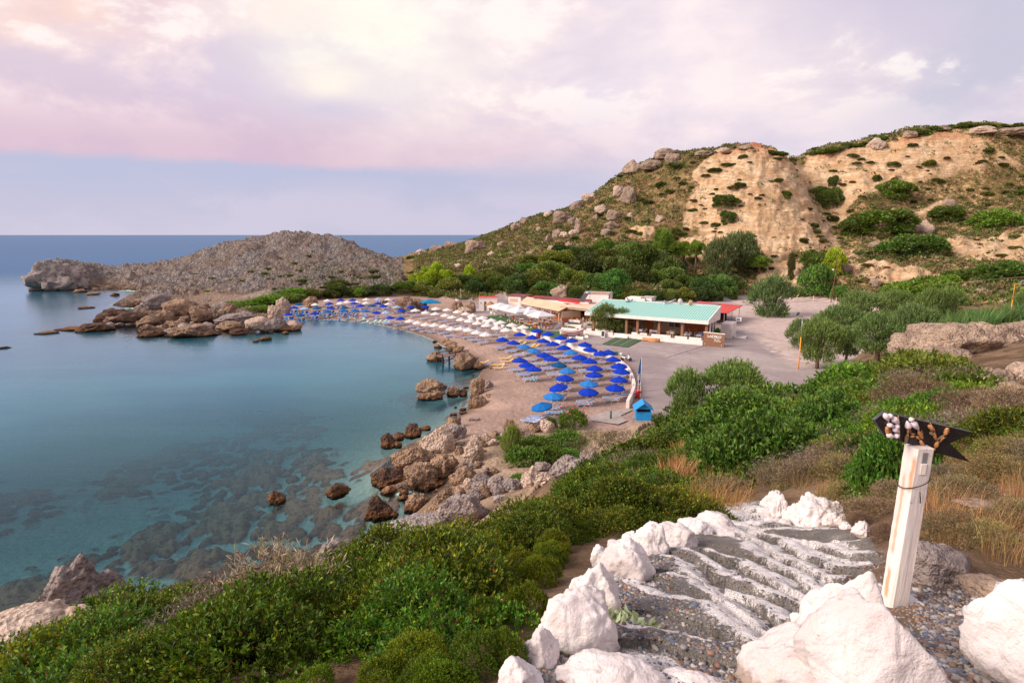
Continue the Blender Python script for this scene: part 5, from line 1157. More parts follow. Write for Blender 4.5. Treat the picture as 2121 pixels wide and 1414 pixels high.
UL=[(596.2,642.9,'royal'),(608.3,633.9,'royal'),(619.1,629.4,'teal'),(622.4,640.1,'teal'),(630.4,634.1,'check'),(648.4,623.6,'light'),(653.1,629.7,'white'),(656.8,633.2,'teal'),(650.7,638.2,'royal'),(677.9,622,'white'),(682.6,628,'royal'),(684.7,633.5,'royal'),(676.2,636.8,'mid'),(705.9,620.7,'royal'),(705.4,627.3,'white'),(719.6,624.7,'white'),(730.4,620.5,'royal'),(739.4,624.7,'white'),(734.2,627.5,'royal'),(758.7,619.3,'white'),(758.7,626.7,'white'),(746.9,631.6,'royal'),(713.9,633.2,'teal'),(710,636.5,'mid'),(734.2,637.2,'mid'),(757.3,638.2,'mid'),(770,632.1,'teal'),(783.4,618.9,'stripe'),(782,627.5,'royal'),(804.1,619.6,'white'),(804.1,629,'white'),(820.6,621.2,'royal'),(794.2,632.5,'royal'),(821.1,634.9,'stripe'),(779.1,640.7,'royal'),(799.4,641,'check'),(807.4,649,'royal'),(829.6,651.4,'royal'),(832.4,640.1,'royal'),(850.3,634.9,'royal'),(881.4,634.1,'royal')]
KN={'royal':'royal blue','light':'light blue','teal':'dark teal blue','mid':'medium blue','white':'small white','check':'blue and white checked','stripe':'blue and white striped'}
random.seed(33)
def angf(px): return R(np.interp(px,[590,700,750,800,850,900,1000,1150,1320],[100,78,54,40,28,20,10,2,4]))
onwall={(1060.4,671.6),(1083.5,676.3),(1135.9,690.8),(1161.8,697.6),(1185.1,703.9),(1211.5,712),(1112.2,684),(1259.5,728.4)}
ui=0
for lst,area in ((UR,'R'),(UW,'W'),(UL,'L')):
    for q in lst:
        px,py=q[0],q[1]; kind=q[2] if len(q)>2 else 'white'
        tray='w' if area=='L' else ('w' if random.random()<.25 else 'o')
        if (px,py) in onwall: tray=None
        tl_=(random.uniform(-.03,.03),-.2,0.3) if (px,py) in ((1127.8,837.4),(1161.8,798.8)) else None
        u=addumb(px,py,kind,tray,tl_,scale=1.0 if area!='L' else .95); u['_a']=area
        if (px,py) in onwall or (px,py) in ((719.6,624.7),(739.4,624.7)): continue
        a=angf(px); bx,by=u.location.x,u.location.y; dx,dy=math.cos(a),math.sin(a)
        for s in (-1,1):
            if area=='L': fab=random.choice(['bright blue']*4+['teal']) if px<835 and not (px>745 and py>630 and px<812) else 'lavender'; back=random.choice([34,48])
            elif area=='W': fab=random.choice(['lavender','lavender','pale blue','grey blue']); back=random.choice([28,34,34,48])
            else: fab=random.choice(['grey blue','lavender','grey','pale blue']); back=random.choice([20,28,34])
            if area=='R' and px>1150 and random.random()<.06: continue
            off=.46+random.uniform(-.04,.06)
            sh_=-.35+random.uniform(-.2,.2)
            x=bx+dx*sh_-dy*off*s; y=by+dy*sh_+dx*off*s
            if (px,py) in ((779.1,640.7),(799.4,641),(757.3,638.2)) and s==-1: pass
            b=addbed(x,y,a+random.uniform(-.06,.06),fab,back)
            b['_u']=(len(allumb)-1); b['_s']=s; b['_f']=fab
# loungers standing on their own
solo=[(1000,738,R(8),'yellow',28,'yellow lounger nearest the pier, beside a light blue one'),(1004.5,742,R(8),'pale blue',28,'light blue lounger beside the yellow one nearest the pier'),
 (1031,744.5,R(4),'yellow',20,'yellow lounger, upper one of the pair with raised back by the open sand'),(1035,750.5,R(4),'yellow',58,'yellow lounger with steep backrest, lowest on the open sand'),
 (1047,734.5,R(4),'yellow',28,'yellow lounger behind the steep backed one, upper'),(1050.5,739.5,R(4),'yellow',28,'yellow lounger behind the steep backed one, lower'),
 (1070,709.5,R(18),'yellow',34,'yellow lounger under the left light blue umbrella, left'),(1079,713,R(18),'yellow',34,'yellow lounger under the left light blue umbrella, right'),
 (1098,717,R(18),'yellow',34,'yellow lounger between the two light blue umbrellas, left'),(1106,718,R(18),'yellow',34,'yellow lounger between the two light blue umbrellas, right'),
 (1099,871,R(-28),'pale blue',12,'pale blue lounger at the bottom of the beach by the weeds, lower of two'),(1113,866,R(-22),'lavender',30,'lavender lounger at the bottom of the beach, upper of two'),
 (1150,853,R(-2),'pale blue',12,'pale blue lounger right behind the oleander'),(1302,818,R(-2),'bright blue',12,'bright blue lounger near the end of the white curved wall'),
 (1160,716.5,R(60),'grey',48,'grey lounger with a turquoise cushion facing the sea'),
 (742+6,654,R(50),'aqua',40,'aqua lounger, first from the left of the six aqua ones'),(756,656.5,R(50),'aqua',40,'aqua lounger, second of the six aqua ones'),(772,657.5,R(48),'aqua',34,'aqua lounger, third of the six aqua ones'),(782,658.5,R(48),'aqua',34,'aqua lounger, fourth of the six aqua ones'),(792,659,R(45),'aqua',34,'aqua lounger, fifth of the six aqua ones'),(800,660,R(45),'aqua',34,'aqua lounger, sixth of the six aqua ones'),
 (732,655.5,R(40),'navy',48,'navy lounger with bright blue foot half left of the aqua ones')]
for k,(px,py,a,f_,b_,lb) in enumerate(solo):
    p=G(px,py,1.3); addbed(p[0],p[1],a,f_,b_,lb)
# front row of blue loungers at the far left cove
for i,(px,py) in enumerate([(593,658),(604,656),(619.5,655.5),(629.5,655),(649,654.5),(656.5,654),(671,653.5),(683,653),(700,653),(718,652.5),(603,648),(614,647.5),(627.5,648.5),(636.5,648.5),(652,648),(662,646.5),(681,648),(692,647),(712,647),(722,646.5)]):
    p=G(px,py,1.25); addbed(p[0],p[1],R(96-i%10*3),'bright blue' if i%3 else 'teal',48,'bright blue lounger in the %s row by the far cove, %s from left'%('front' if i<10 else 'second',ordw(i%10+1)) if i%3 else 'teal blue lounger in the %s row by the far cove, %s from left'%('front' if i<10 else 'second',ordw(i%10+1)))
# labels for umbrellas and loungers
from collections import defaultdict
AR={'R':'on the near beach','W':'on the middle beach','L':'on the far beach'}
gg=defaultdict(list)
for i,(o,px,kind) in enumerate(allumb): gg[(kind,o['_a'])].append((px,i))
names={}
for (kind,a),L_ in gg.items():
    L_.sort()
    for n_,(px,i) in enumerate(L_):
        o=allumb[i][0]; o['label']='%s umbrella %s, %s from the left in its colour'%(KN[kind],AR[a],ordw(n_+1)) if len(L_)>1 else '%s beach umbrella %s, the only one of that colour'%(KN[kind],AR[a])
        o['group']='beach umbrellas '+AR[a]; names[i]='%s %s umbrella'%(ordw(n_+1),{'royal':'royal blue','light':'light blue','teal':'teal','mid':'mid blue','white':'white','check':'checked','stripe':'striped'}[kind])
for o in allbeds:
    if '_u' in o:
        a=allumb[o['_u']][0]['_a']; f_=o['_f']; o['label']='%s lounger, %s of pair at %s %s'%(f_,'nearer' if o['_s']<0 else 'farther',names[o['_u']],AR[a].replace(' the',''))
        o['group']='sun loungers '+AR[a]; del o['_u'],o['_s'],o['_f']
    else: o['group']='sun loungers standing apart'
for o,_a,_b in allumb: del o['_a']
for c_ in list(COL.objects):
    if c_.parent is not None:
        for k in ('label','category','group'):
            if k in c_.keys(): del c_[k]
# white stools between the far loungers
st=empty('side_table'); b=MB(); b.lathe([(.24,.40),(.26,.42),(.24,.44)],10); b.build('table_top',M_wht,st)
for k in range(4):
    b=MB(); a=math.pi/4+k*math.pi/2; b.tube([(.2*math.cos(a),.2*math.sin(a),0),(.14*math.cos(a),.14*math.sin(a),.40)],.022,5); b.build('leg',M_wht,st)
sts=[(598,655.5),(624,653.5),(632,646.5),(652,650.5),(657,647),(654.5,642.5),(677,652),(686,647.5),(684,641.5),(709.5,651.5),(716,646.5),(710,640.5),(734,651),(748.5,645),(774.5,646.5),(757,652.5),(780,654.5),(800,655),(732,633),(784,632),(758,633),(716,628)]
for i,(px,py) in enumerate(sts):
    o=st if i==0 else copy_tree(st); p=G(px,py,1.4); o.location=(p[0],p[1],gz(p[0],p[1])); tag(o,'small white stool table between far loungers, %s from the left'%ordw(sorted(q[0] for q in sts).index(px)+1),'side table','white stool tables on the far beach')
# turquoise bags / balls
for i,(px,py,l) in enumerate([(1106,782,'small turquoise bag on a lounger head, upper'),(1107.5,786.5,'small turquoise bag on a lounger head, lower'),(1134.5,748.5,'small turquoise bag on a lounger near the dark teal umbrella')]):
    b=MB(); b.lathe([(.03,-.13),(.12,-.09),(.15,0),(.11,.1),(.02,.13)],8); o=b.build('beach_bag',simple('turquoise',(.01,.45,.5),.6),None,True,loc=G(px,py,1.75)); tag(o,l,'bag')
# square teal parasol at the back
def big_parasol(name,c,W_,rim,ap,matc,flap=.25,rot=0.,label='',group=None,sides=4,vent=False):
    r=empty(name,c,rot); tag(r,label,'parasol',group); b=MB(); q=W_/2; vs=[];fs=[]
    N=8
    ring=[(q,q),(0,q*1.0),(-q,q),(-q,0),(-q,-q),(0,-q),(q,-q),(q,0)]
    for f_,zz in ((.12,ap-.06),(.55,ap-(ap-rim)*.55),(1.,rim)):
        for k,(x_,y_) in enumerate(ring): vs.append((x_*f_*(1 if k%2==0 else .985),y_*f_*(1 if k%2==0 else .985),zz-(.0 if k%2==0 else .03*f_)))
    for k,(x_,y_) in enumerate(ring): vs.append((x_,y_,rim-flap))
    vs.append((0,0,ap))
    for i in range(3):
        for k in range(N): k2=(k+1)%N; fs.append((i*N+k,i*N+k2,(i+1)*N+k2,(i+1)*N+k))
    for k in range(N): fs.append((4*N,k,(k+1)%N))
    b.addv(vs,fs); b.build('canopy',matc,r)
    if vent: b=MB(); b.addv([(q*.3,q*.3,ap-.1),(-q*.3,q*.3,ap-.1),(-q*.3,-q*.3,ap-.1),(q*.3,-q*.3,ap-.1),(0,0,ap+.22)],[(0,1,4),(1,2,4),(2,3,4),(3,0,4)]); b.build('vent_cap',matc,r)
    b=MB(); b.tube([(0,0,-.3),(0,0,ap)],.045,8)
    for k in range(0,8,2): b.tube([(0,0,rim-.05),(ring[k][0]*.97,ring[k][1]*.97,rim-.02)],.02,4)
    b.build('pole',M_pole,r); b=MB(); b.box(-.35,-.35,0,.35,.35,.12); b.build('base',simple('concrete_base',srgb(190,180,172),.9),r,bevel=.02)
    return r
p=G(891.8,645,1.0); big_parasol('square_parasol',(p[0],p[1],gz(p[0],p[1])),4.2,2.35,3.0,cloth('azure_canvas',(.01,.25,.50)),.2,.35,'large square teal blue parasol behind the white umbrellas')
W5=cloth('cream_canvas',(.86,.83,.84))
for i,(px,py,w_,z_) in enumerate([(1037.5,657,4.4,3.4),(1054.5,663,4.2,3.5),(1076,673,4.,3.9),(1097,673.5,4.,3.7),(1121,680,4.1,3.6)]):
    p=G(px,py,1.0); big_parasol('cafe_parasol',(p[0],p[1],1.),w_,z_-.95,z_-.15,W5,.28,.55,'large white square cafe parasol by the terrace, %s from the left'%ordw(i+1),'large white cafe parasols',vent=i in (2,3))
# white wall of the beach: polyline with thickness
M_wwall=simple('whitewashed_wall',srgb(232,218,212),.8,.07,1.5,bump=.02)
def wallline(name,pts,h,th,label,mat=None,parent=None,z0=-.3,smooth=False):
    P2=[Vector((p[0],p[1])) for p in pts]; b=MB(); L_=[];Rr=[]
    for i,p in enumerate(P2):
        d=(P2[min(i+1,len(P2)-1)]-P2[max(i-1,0)]).normalized(); n_=Vector((-d.y,d.x)); L_.append(p+n_*th/2); Rr.append(p-n_*th/2)
    hh=h if isinstance(h,list) else [h]*len(P2); n=len(P2); vs=[]
    for i in range(n):
        vs+=[(L_[i].x,L_[i].y,1+z0),(L_[i].x,L_[i].y,1+hh[i]),(Rr[i].x,Rr[i].y,1+hh[i]),(Rr[i].x,Rr[i].y,1+z0)]
    fs=[(0,1,2,3),(4*n-4,4*n-1,4*n-2,4*n-3)]
    for i in range(n-1):
        a=4*i; 
        for k in range(4): k2=(k+1)%4; fs.append((a+k,a+4+k,a+4+k2,a+k2))
    b.addv(vs,fs); me=b.mesh(name,mat or M_wwall); bm=bmesh.new(); bm.from_mesh(me); bmesh.ops.recalc_face_normals(bm,faces=bm.faces); bmesh.ops.bevel(bm,geom=bm.edges[:],offset=.02,segments=1,affect='EDGES'); bm.to_mesh(me); bm.free()
    o=link(name,me,parent)
    if label: tag(o,label,'wall')
    return o
def gp(L_,z=1.): return [G(px,py,z) for px,py in L_]
def smoothpts(L_,k=4):
    out=[]
    for i in range(len(L_)-1):
        p0=L_[max(i-1,0)];p1=L_[i];p2=L_[i+1];p3=L_[min(i+2,len(L_)-1)]
        for s in range(k):
            t_=s/k; out.append(.5*((2*p1)+(-p0+p2)*t_+(2*p0-5*p1+4*p2-p3)*t_*t_+(-p0+3*p1-3*p2+p3)*t_**3))
    return out+[L_[-1]]
wallline('beach_wall',smoothpts(gp([(966,659),(985,664),(1003,669),(1030,676),(1047,683)])),.75,.35,'white low wall behind the white umbrellas, left stretch')
wallline('beach_wall',smoothpts(gp([(1061,684),(1085,691),(1112,699)])),.75,.35,'white low wall between lawn and beach, short middle stretch')
wallline('beach_wall',smoothpts(gp([(1121,702),(1160,714),(1205,728),(1250,741),(1284,757),(1301,772),(1311,795),(1313,812),(1308,828),(1300,846)])),[.75]*28+[.9]*9,.35,'long white wall curving round the blue umbrellas to the hut')
# steps to the car park along the wall
b=MB()
for i in range(4): 
    p=G(1165+i*9,702+i*2.6,1.0); b.box(p[0]-.5,p[1]-.5,1.003,p[0]+.5,p[1]+.5,1.12+i*.02)
# lawn, green mat, markings
M_turf=simple('artificial_turf',srgb(60,96,48),.95,.25,2.5,bump=.03,bscale=60)
def sheet2(name,pts,mat,z,kind='structure',parent=None):
    b=MB(); b.addv([(p[0],p[1],z) for p in pts],[tuple(range(len(pts)))]); me=b.mesh(name,mat); bm=bmesh.new(); bm.from_mesh(me)
    for f in bm.faces:
        if f.normal.z<0: f.normal_flip()
    bm.to_mesh(me); bm.free(); o=link(name,me,parent)
    if kind: o['kind']=kind
    return o
sheet2('lawn',gp([(1010,655),(1040,652),(1060,660),(1090,672),(1130,686),(1162,687),(1178,692),(1170,700),(1150,706),(1122,701),(1060,683),(1030,674),(1006,664)]),M_turf,1.09)
mat_=tag(empty('turf_mat',(0,0,0)),'green artificial turf mat of three strips on the asphalt','mat')
cs=[(1246.7,713.4),(1278.3,697.7),(1331,704.5),(1301,720)]
def lerp2(a,b,t): return (a[0]+(b[0]-a[0])*t,a[1]+(b[1]-a[1])*t)
for i in range(3):
    a,b_=i/3,(i+1)/3-.012; sheet2('turf_strip',gp([lerp2(cs[0],cs[3],a),lerp2(cs[1],cs[2],a),lerp2(cs[1],cs[2],b_),lerp2(cs[0],cs[3],b_)]),simple('mat_turf',srgb(70,92,62),.95,.15) if i==0 else bpy.data.materials['mat_turf'],1.09,None,mat_)
for i in range(2):
    t_=(i+1)/3; sheet2('white_line',gp([lerp2(cs[0],cs[3],t_-.010),lerp2(cs[1],cs[2],t_-.010),lerp2(cs[1],cs[2],t_-.002),lerp2(cs[0],cs[3],t_-.002)]),M_wht,1.094,None,mat_)
M_paint,t=newmat('worn_road_paint'); v=t.pos(); t.lk(t.mix(t.rng(t.noise(v,3,5,.7),.42,.6),srgb(160,146,144),srgb(216,208,204)),t.b.inputs['Base Color'])
mk=MB()
for (a,b_,w_) in [((1455,716),(1376,741),.16),((1414,729),(1452,733),.09),((1436,722),(1476,727),.09),((1397,737),(1440,744),.09),((1331,758.5),(1342,758.5),.09),((1336,771),(1353,771),.09),((1330,783),(1362,783),.09),((1340,796),(1362,796),.09),((1333,808),(1356,808),.09),((1500,690),(1535,692.5),.1),((1502,699),(1524,701),.1),((1502,707),(1521,709.5),.1),((1183,708),(1255,722.5),.1)]:
    A_=Vector(G(*a,1.0)[:2]); B_=Vector(G(*b_,1.0)[:2]); d=(B_-A_).normalized(); n_=Vector((-d.y,d.x))*w_/2; K=8
    for k in range(K):
        p0=A_+(B_-A_)*k/K; p1=A_+(B_-A_)*(k+1)/K
        mk.addv([(p0-n_).to_tuple()+(1.095,),(p1-n_).to_tuple()+(1.095,),(p1+n_).to_tuple()+(1.095,),(p0+n_).to_tuple()+(1.095,)],[(0,1,2,3)])
tag(mk.build('road_markings',M_paint),kind='structure')
# flag, bin, hut, shower post
M_blue=simple('blue_paint',srgb(20,140,205),.55,.08); M_red=simple('red_plastic',srgb(196,34,32),.5,.06)
p=G(1326,826,1.0); fl_=empty('flag_pole',p); tag(fl_,'white pole with a tall narrow blue feather flag by the red bin','flag')
s=mpp(p); b=MB(); b.tube([(0,0,-.1),(.01,0,88*s)],.035,6); b.build('pole',M_pole,fl_)
flm,t=newmat('blue_flag_cloth'); v=t.coord('Object'); xz=t.xyz(v); t.lk((.01,.10,.36,1),t.b.inputs['Base Color']); t.b.inputs['Roughness'].default_value=.8
b=MB(); vs=[];fs=[]; N=14; top=86*s; bot=30*s
for i in range(N+1):
    t_=i/N; z_=top+(bot-top)*t_; wv=.05*math.sin(t_*9); w_=(.06+.30*math.sin(min(1,t_*1.25)*1.5))*(1 if t_<.8 else 1-(t_-.8)*2.2)
    vs+=[(-.04,0,z_),(-.04-w_*.5,wv,z_),(-.04-w_,wv*.5-.03,z_)]
for i in range(N):
    for k in range(2): fs.append((3*i+k,3*i+3+k,3*i+4+k,3*i+1+k))
b.addv(vs,fs); b.build('flag_cloth',flm,fl_,True)
b=MB()
for i in range(4):
    z_=52*s-i*3.4*s; b.box(-.36,-.085,z_,-.12,-.075,z_+.06)
b.box(-.40,-.085,40*s,-.34,-.075,54*s); b.tube([(-.22,-.08,33*s),(-.10,-.08,31*s),(-.06,-.08,34*s)],.03,5); b.build('flag_emblem',M_wht,fl_)
p=G(1320.5,826,1.0); pl=empty('pole',p); 
b=MB(); b.tube([(p[0],p[1],.9),(p[0]+.05,p[1],p[2]+60*mpp(p))],.035,6); COL.objects.unlink(pl); bpy.data.objects.remove(pl); tag(b.build('thin_pole',M_pole),'bare white pole behind the blue feather flag','pole')
p=G(1322,825,1.0); bn=empty('wheelie_bin',p,.2); tag(bn,'red wheeled rubbish bin at the white wall','bin')
b=MB(); b.addv([(-.2,-.2,.06),(.2,-.2,.06),(.2,.2,.06),(-.2,.2,.06),(-.26,-.27,.86),(.26,-.27,.86),(.26,.27,.86),(-.26,.27,.86)],[(0,3,2,1),(4,5,6,7),(0,1,5,4),(1,2,6,5),(2,3,7,6),(3,0,4,7)]); b.build('body',M_red,bn,bevel=.02)
b=MB(); b.box(-.29,-.3,.862,.29,.3,.93); b.build('lid',M_red,bn,bevel=.02)
for s_ in (-1,1): b=MB(); b.tube([(s_*.25,.24,.1),(s_*.31,.24,.1)],.1,10); b.build('wheel',simple('black_rubber',(.02,.02,.02),.7) if s_==-1 else bpy.data.materials['black_rubber'],bn)
p=G(1331,866,1.0); s=mpp(p); hut=empty('beach_hut',p,-.1); tag(hut,'small bright blue wooden kiosk hut with pitched roof','hut')
w_=15*s; dd=.75; h1=1.15; h2=1.75; rw=w_+.22
b=MB(); b.box(-w_,-dd,0,w_,-dd+.06,.85); b.box(-w_,dd-.06,0,w_,dd,h1); b.box(-w_,-dd+.06,0,-w_+.06,dd-.06,h1); b.box(w_-.06,-dd+.06,0,w_,dd-.06,h1)
for x_ in (-w_,w_-.1): b.box(x_,-dd,.851,x_+.1,-dd+.1,h1)
b.addv([(-w_,-dd,h1),(w_,-dd,h1),(0,-dd,h2-.05),(-w_,-dd+.05,h1),(w_,-dd+.05,h1),(0,-dd+.05,h2-.05)],[(0,1,2),(3,5,4),(0,2,5,3),(1,4,5,2),(0,3,4,1)])
b.build('wall',M_blue,hut)
b=MB(); b.box(-w_+.1,-dd+.2,.3,w_-.1,dd-.1,1.0); b.build('counter',simple('inside_shade',(.02,.03,.05),.9),hut)  # dark block filling the hut, the shade inside put into its colour
b=MB()
for sg in (-1,1):
    b.addv([(0,-dd-.3,h2+.05),(0,dd+.2,h2+.05),(sg*rw,dd+.2,h1-.06),(sg*rw,-dd-.3,h1-.06),(0,-dd-.3,h2),(0,dd+.2,h2),(sg*rw,dd+.2,h1-.11),(sg*rw,-dd-.3,h1-.11)],[(0,1,2,3),(4,7,6,5),(0,3,7,4),(1,5,6,2),(2,6,7,3)])
b.build('roof',M_blue,hut)
p=G(1265,868,1.0); s=mpp(p); sp=empty('shower_post',p); tag(sp,'slim green foot shower post on a round concrete pad','shower')
b=MB(); b.tube([(0,0,0),(0,0,.85)],.09,8); b.build('base',simple('dark_green_paint',srgb(48,82,66),.6),sp,True)
b=MB(); b.tube([(0,0,.85),(0,0,2.65),(-.12,-.1,2.66)],.02,6); b.tube([(0,0,2.65),(.4,.2,2.72)],.02,6); b.build('pipe',M_steel,sp)
M_conc=simple('concrete',srgb(168,154,148),.9,.12,1.5,bump=.02)
b=MB(); b.lathe([(.01,0),(.95,0),(.95,.10),(.01,.10)],18,(p[0]+.1,p[1],.98)); tag(b.build('shower_pad',M_conc),'round concrete pad under the green shower post','slab')
sheet2('path',gp([(1220,862),(1300,846),(1310,850),(1285,862),(1300,872),(1280,880),(1225,872)]),M_conc,1.085)
# pier
M_wood=simple('weathered_wood',srgb(134,98,84),.9,.28,5,bump=.02); M_dwood=simple('dark_wet_wood',srgb(84,56,50),.85,.25,4)
A_=Vector(G(907,737,1.3)); B_=Vector(G(966,729,1.3)); d=(B_-A_); L=d.length; a=math.atan2(d.y,d.x); pr=empty('pier',(A_.x,A_.y,0),a); tag(pr,'short weathered wooden pier on dark posts at the shore','pier')
for i in range(int(L/.2)): 
    b=MB(); b.box(i*.2,-.95,1.2,i*.2+.17,.95+.1*math.sin(i*2.3),1.26)
    if i==0: bb=b
    else: bb.addv(b.v,b.f)
bb.build('deck',M_wood,pr)
for i in range(5):
    for s_ in (-.85,.85):
        b=MB(); x_=.25+i*(L-.5)/4; b.tube([(x_,s_,-1.2),(x_,s_,1.18 if i%2 else 1.75)],.09,7); b.build('post',M_dwood,pr)
b=MB(); b.tube([(.2,.85,1.62),(L*.5,.85,1.66)],.06,6); b.tube([(.2,-.85,.75),(L,-.85,.75)],.05,6); b.tube([(.25,-.85,.2),(L*.5,-.85,1.1)],.05,6); b.tube([(.25+L*.25,-.85,1.55),(L*.7,-.85,1.6)],.06,6); b.build('rail',M_dwood,pr)
# person on a lounger in the front row
def skinned(name,chain,edges,rad,mat,parent=None):
    me=bpy.data.meshes.new(name); me.from_pydata(chain,edges,[]); o=bpy.data.objects.new(name,me); COL.objects.link(o)
    md=o.modifiers.new('s','SKIN'); 
    for i,r_ in enumerate(rad): me.skin_vertices[0].data[i].radius=(r_,r_)
    me.skin_vertices[0].data[0].use_root=True
    o.modifiers.new('u','SUBSURF').levels=1; me.materials.append(mat); 
    if parent: o.parent=parent
    dg=bpy.context.evaluated_depsgraph_get(); ev=bpy.data.meshes.new_from_object(o.evaluated_get(dg)); ev.polygons.foreach_set('use_smooth',[True]*len(ev.polygons)); o.modifiers.clear(); o.data=ev
    if not ev.materials: ev.materials.append(mat)
    return o
pp_=G(955,695.5,1.45); z0=gz(pp_[0],pp_[1]); 
M_skin=simple('tanned_skin',srgb(196,122,88),.6,.05)
per=empty('person',(pp_[0],pp_[1],z0),R(14)); tag(per,'sunbather in a blue top lying with bent knees on a front row lounger','person')
ch=[(.25,0,.47),(.45,0,.56),(.66,0,.70),(.76,0,.80),(.86,0,.90), (.12,.1,.45),(-.12,.12,.80),(-.42,.12,.42),(-.50,.12,.40),(.12,-.1,.45),(-.14,-.13,.74),(-.44,-.12,.42),(-.52,-.12,.40),(.66,.17,.70),(.48,.26,.56),(.30,.20,.58),(.66,-.17,.70),(.48,-.27,.56),(.28,-.2,.6)]
ed=[(0,1),(1,2),(2,3),(3,4),(0,5),(5,6),(6,7),(7,8),(0,9),(9,10),(10,11),(11,12),(2,13),(13,14),(14,15),(2,16),(16,17),(17,18)]
rd=[.14,.12,.13,.05,.10,.085,.06,.045,.04,.085,.06,.045,.04,.055,.04,.03,.055,.04,.03]
skinned('body',ch,ed,rd,M_skin,per)
skinned('shirt',[(.28,0,.48),(.45,0,.565),(.62,0,.69)],[(0,1),(1,2)],[.155,.14,.155],simple('blue_shirt',(.02,.12,.35),.8),per)
b=MB(); b.lathe([(.02,-.02),(.11,.0),(.12,.08),(.02,.14)],8,(.88,0,.90)); b.build('hair',simple('dark_hair',(.02,.015,.01),.7),per,True)
# scooter
p=G(1300,745,1.0); p=np.array(G(1297,747,1.0)); sc=empty('scooter',p,R(-38)); tag(sc,'white and black motor scooter parked behind the curved wall','scooter')
M_blk=bpy.data.materials['black_rubber']; M_wp=simple('white_bodywork',srgb(228,226,224),.3,.03); M_dk=simple('dark_plastic',(.03,.03,.035),.5)
for x_ in (-.62,.62):
    b=MB(); b.lathe([(.10,-.05),(.24,-.06),(.29,0),(.24,.06),(.10,.05)],16); o=b.build('wheel',M_blk,sc,True); o.location=(x_,0,.28); o.rotation_euler=(math.pi/2,0,0)
    b=MB(); b.lathe([(.01,-.03),(.14,-.035),(.14,.035),(.01,.03)],12); q=b.build('rim',M_steel,o)
b=MB(); b.tube([(.62,0,.3),(.5,0,.62),(.36,0,1.02)],[.05,.05,.03],6); b.build('fork',M_dk,sc,True)
b=MB(); b.addv([(.42,-.17,.32),(.42,.17,.32),(.62,.1,.55),(.62,-.1,.55),(.38,.12,.98),(.38,-.12,.98),(.30,-.17,.34),(.30,.17,.34),(.30,.12,.95),(.30,-.12,.95)],[(0,1,2,3),(3,2,4,5),(0,3,5,9,6),(1,7,8,4,2),(6,9,8,7),(5,4,8,9),(0,6,7,1)]); b.build('front_shield',M_wp,sc,bevel=.02)
b=MB(); b.box(-.15,-.14,.24,.34,.14,.32); b.build('footboard',M_dk,sc,bevel=.02)
b=MB(); b.addv([(-.75,-.10,.66),(-.1,-.16,.56),(-.1,.16,.56),(-.75,.1,.66),(-.72,-.09,.42),(-.15,-.15,.26),(-.15,.15,.26),(-.72,.09,.42)],[(0,1,2,3),(4,7,6,5),(0,4,5,1),(3,2,6,7),(0,3,7,4),(1,5,6,2)]); b.build('rear_body',M_wp,sc,bevel=.03)
b=MB(); b.box(-.7,-.13,.68,-.08,.13,.77); b.build('seat',M_dk,sc,bevel=.04)
b=MB(); b.box(-1.0,-.19,.78,-.66,.19,1.06); b.build('top_box',M_wp,sc,bevel=.05)
b=MB(); b.tube([(.34,-.34,1.04),(.38,0,1.0),(.34,.34,1.04)],.02,6); b.build('handlebar',M_dk,sc)
b=MB(); b.lathe([(.02,-.04),(.09,0),(.02,.04)],8,(.46,0,.98)); b.build('headlight',M_steel,sc)
for s_ in (-1,1): b=MB(); b.tube([(.36,s_*.26,1.03),(.40,s_*.3,1.22)],.01,4); b.lathe([(.01,-.01),(.07,0),(.01,.01)],8,(.40,s_*.3,1.27)); b.build('mirror',M_dk,sc)
# ---------------------------------------------------------------- buildings
A0=Vector(G(1208,692)); B0=Vector(G(1455,715)); FA=math.atan2(B0.y-A0.y,B0.x-A0.x)
FU=(B0-A0).normalized(); FN=Vector((-FU.y,FU.x,0))
def UV(u,v,z=0): return A0+FU*u+FN*v+Vector((0,0,z-1.0)) if False else Vector((A0.x+FU.x*u+FN.x*v,A0.y+FU.y*u+FN.y*v,z))
def toUV(p): d=Vector(p)-A0; return d.x*FU.x+d.y*FU.y, d.x*FN.x+d.y*FN.y
M_brick,t=newmat('brown_brick'); v=t.coord('Object'); br=t.node('ShaderNodeTexBrick'); t.lk(t.mapping(v,rot=(math.pi/2,0,0)),br.inputs[0]); br.inputs['Scale'].default_value=4.5; br.inputs['Color1'].default_value=(.30,.135,.07,1); br.inputs['Color2'].default_value=(.42,.21,.11,1); br.inputs['Mortar'].default_value=(.16,.10,.07,1); br.inputs['Mortar Size'].default_value=.03
t.lk(t.mix(t.rng(t.noise(v,7,4,.6),.4,.65,0,.5),br.outputs[0],(.20,.10,.055)),t.b.inputs['Base Color']); t.b.inputs['Roughness'].default_value=.9; t.lk(t.bump(br.outputs[1],.01),t.b.inputs['Normal'])
M_stucco=simple('white_stucco',srgb(236,222,216),.85,.06,1.2,bump=.015); M_grn,t=newmat('teal_sheet_roof')
v=t.coord('Object'); sx=t.xyz(v)[0]; wv=t.m('SINE',t.mul(sx,6.283/.42)); 
t.lk(t.mix(t.rng(wv,-.15,.35),srgb(112,172,160),srgb(176,216,206)),t.b.inputs['Base Color']); t.b.inputs['Roughness'].default_value=.5
M_grnb=M_grn; M_cream=simple('cream_awning',srgb(230,186,154),.9,.07,.8); M_cream2=simple('cream_board',srgb(226,192,166),.9,.1,.9)
M_maroon,t=newmat('maroon_sheet'); v=t.coord('Object'); wv=t.m('SINE',t.mul(t.xyz(v)[0],22)); t.lk(t.mix(t.rng(wv,-.3,.3),srgb(112,40,46),srgb(150,66,68)),t.b.inputs['Base Color']); t.b.inputs['Roughness'].default_value=.6
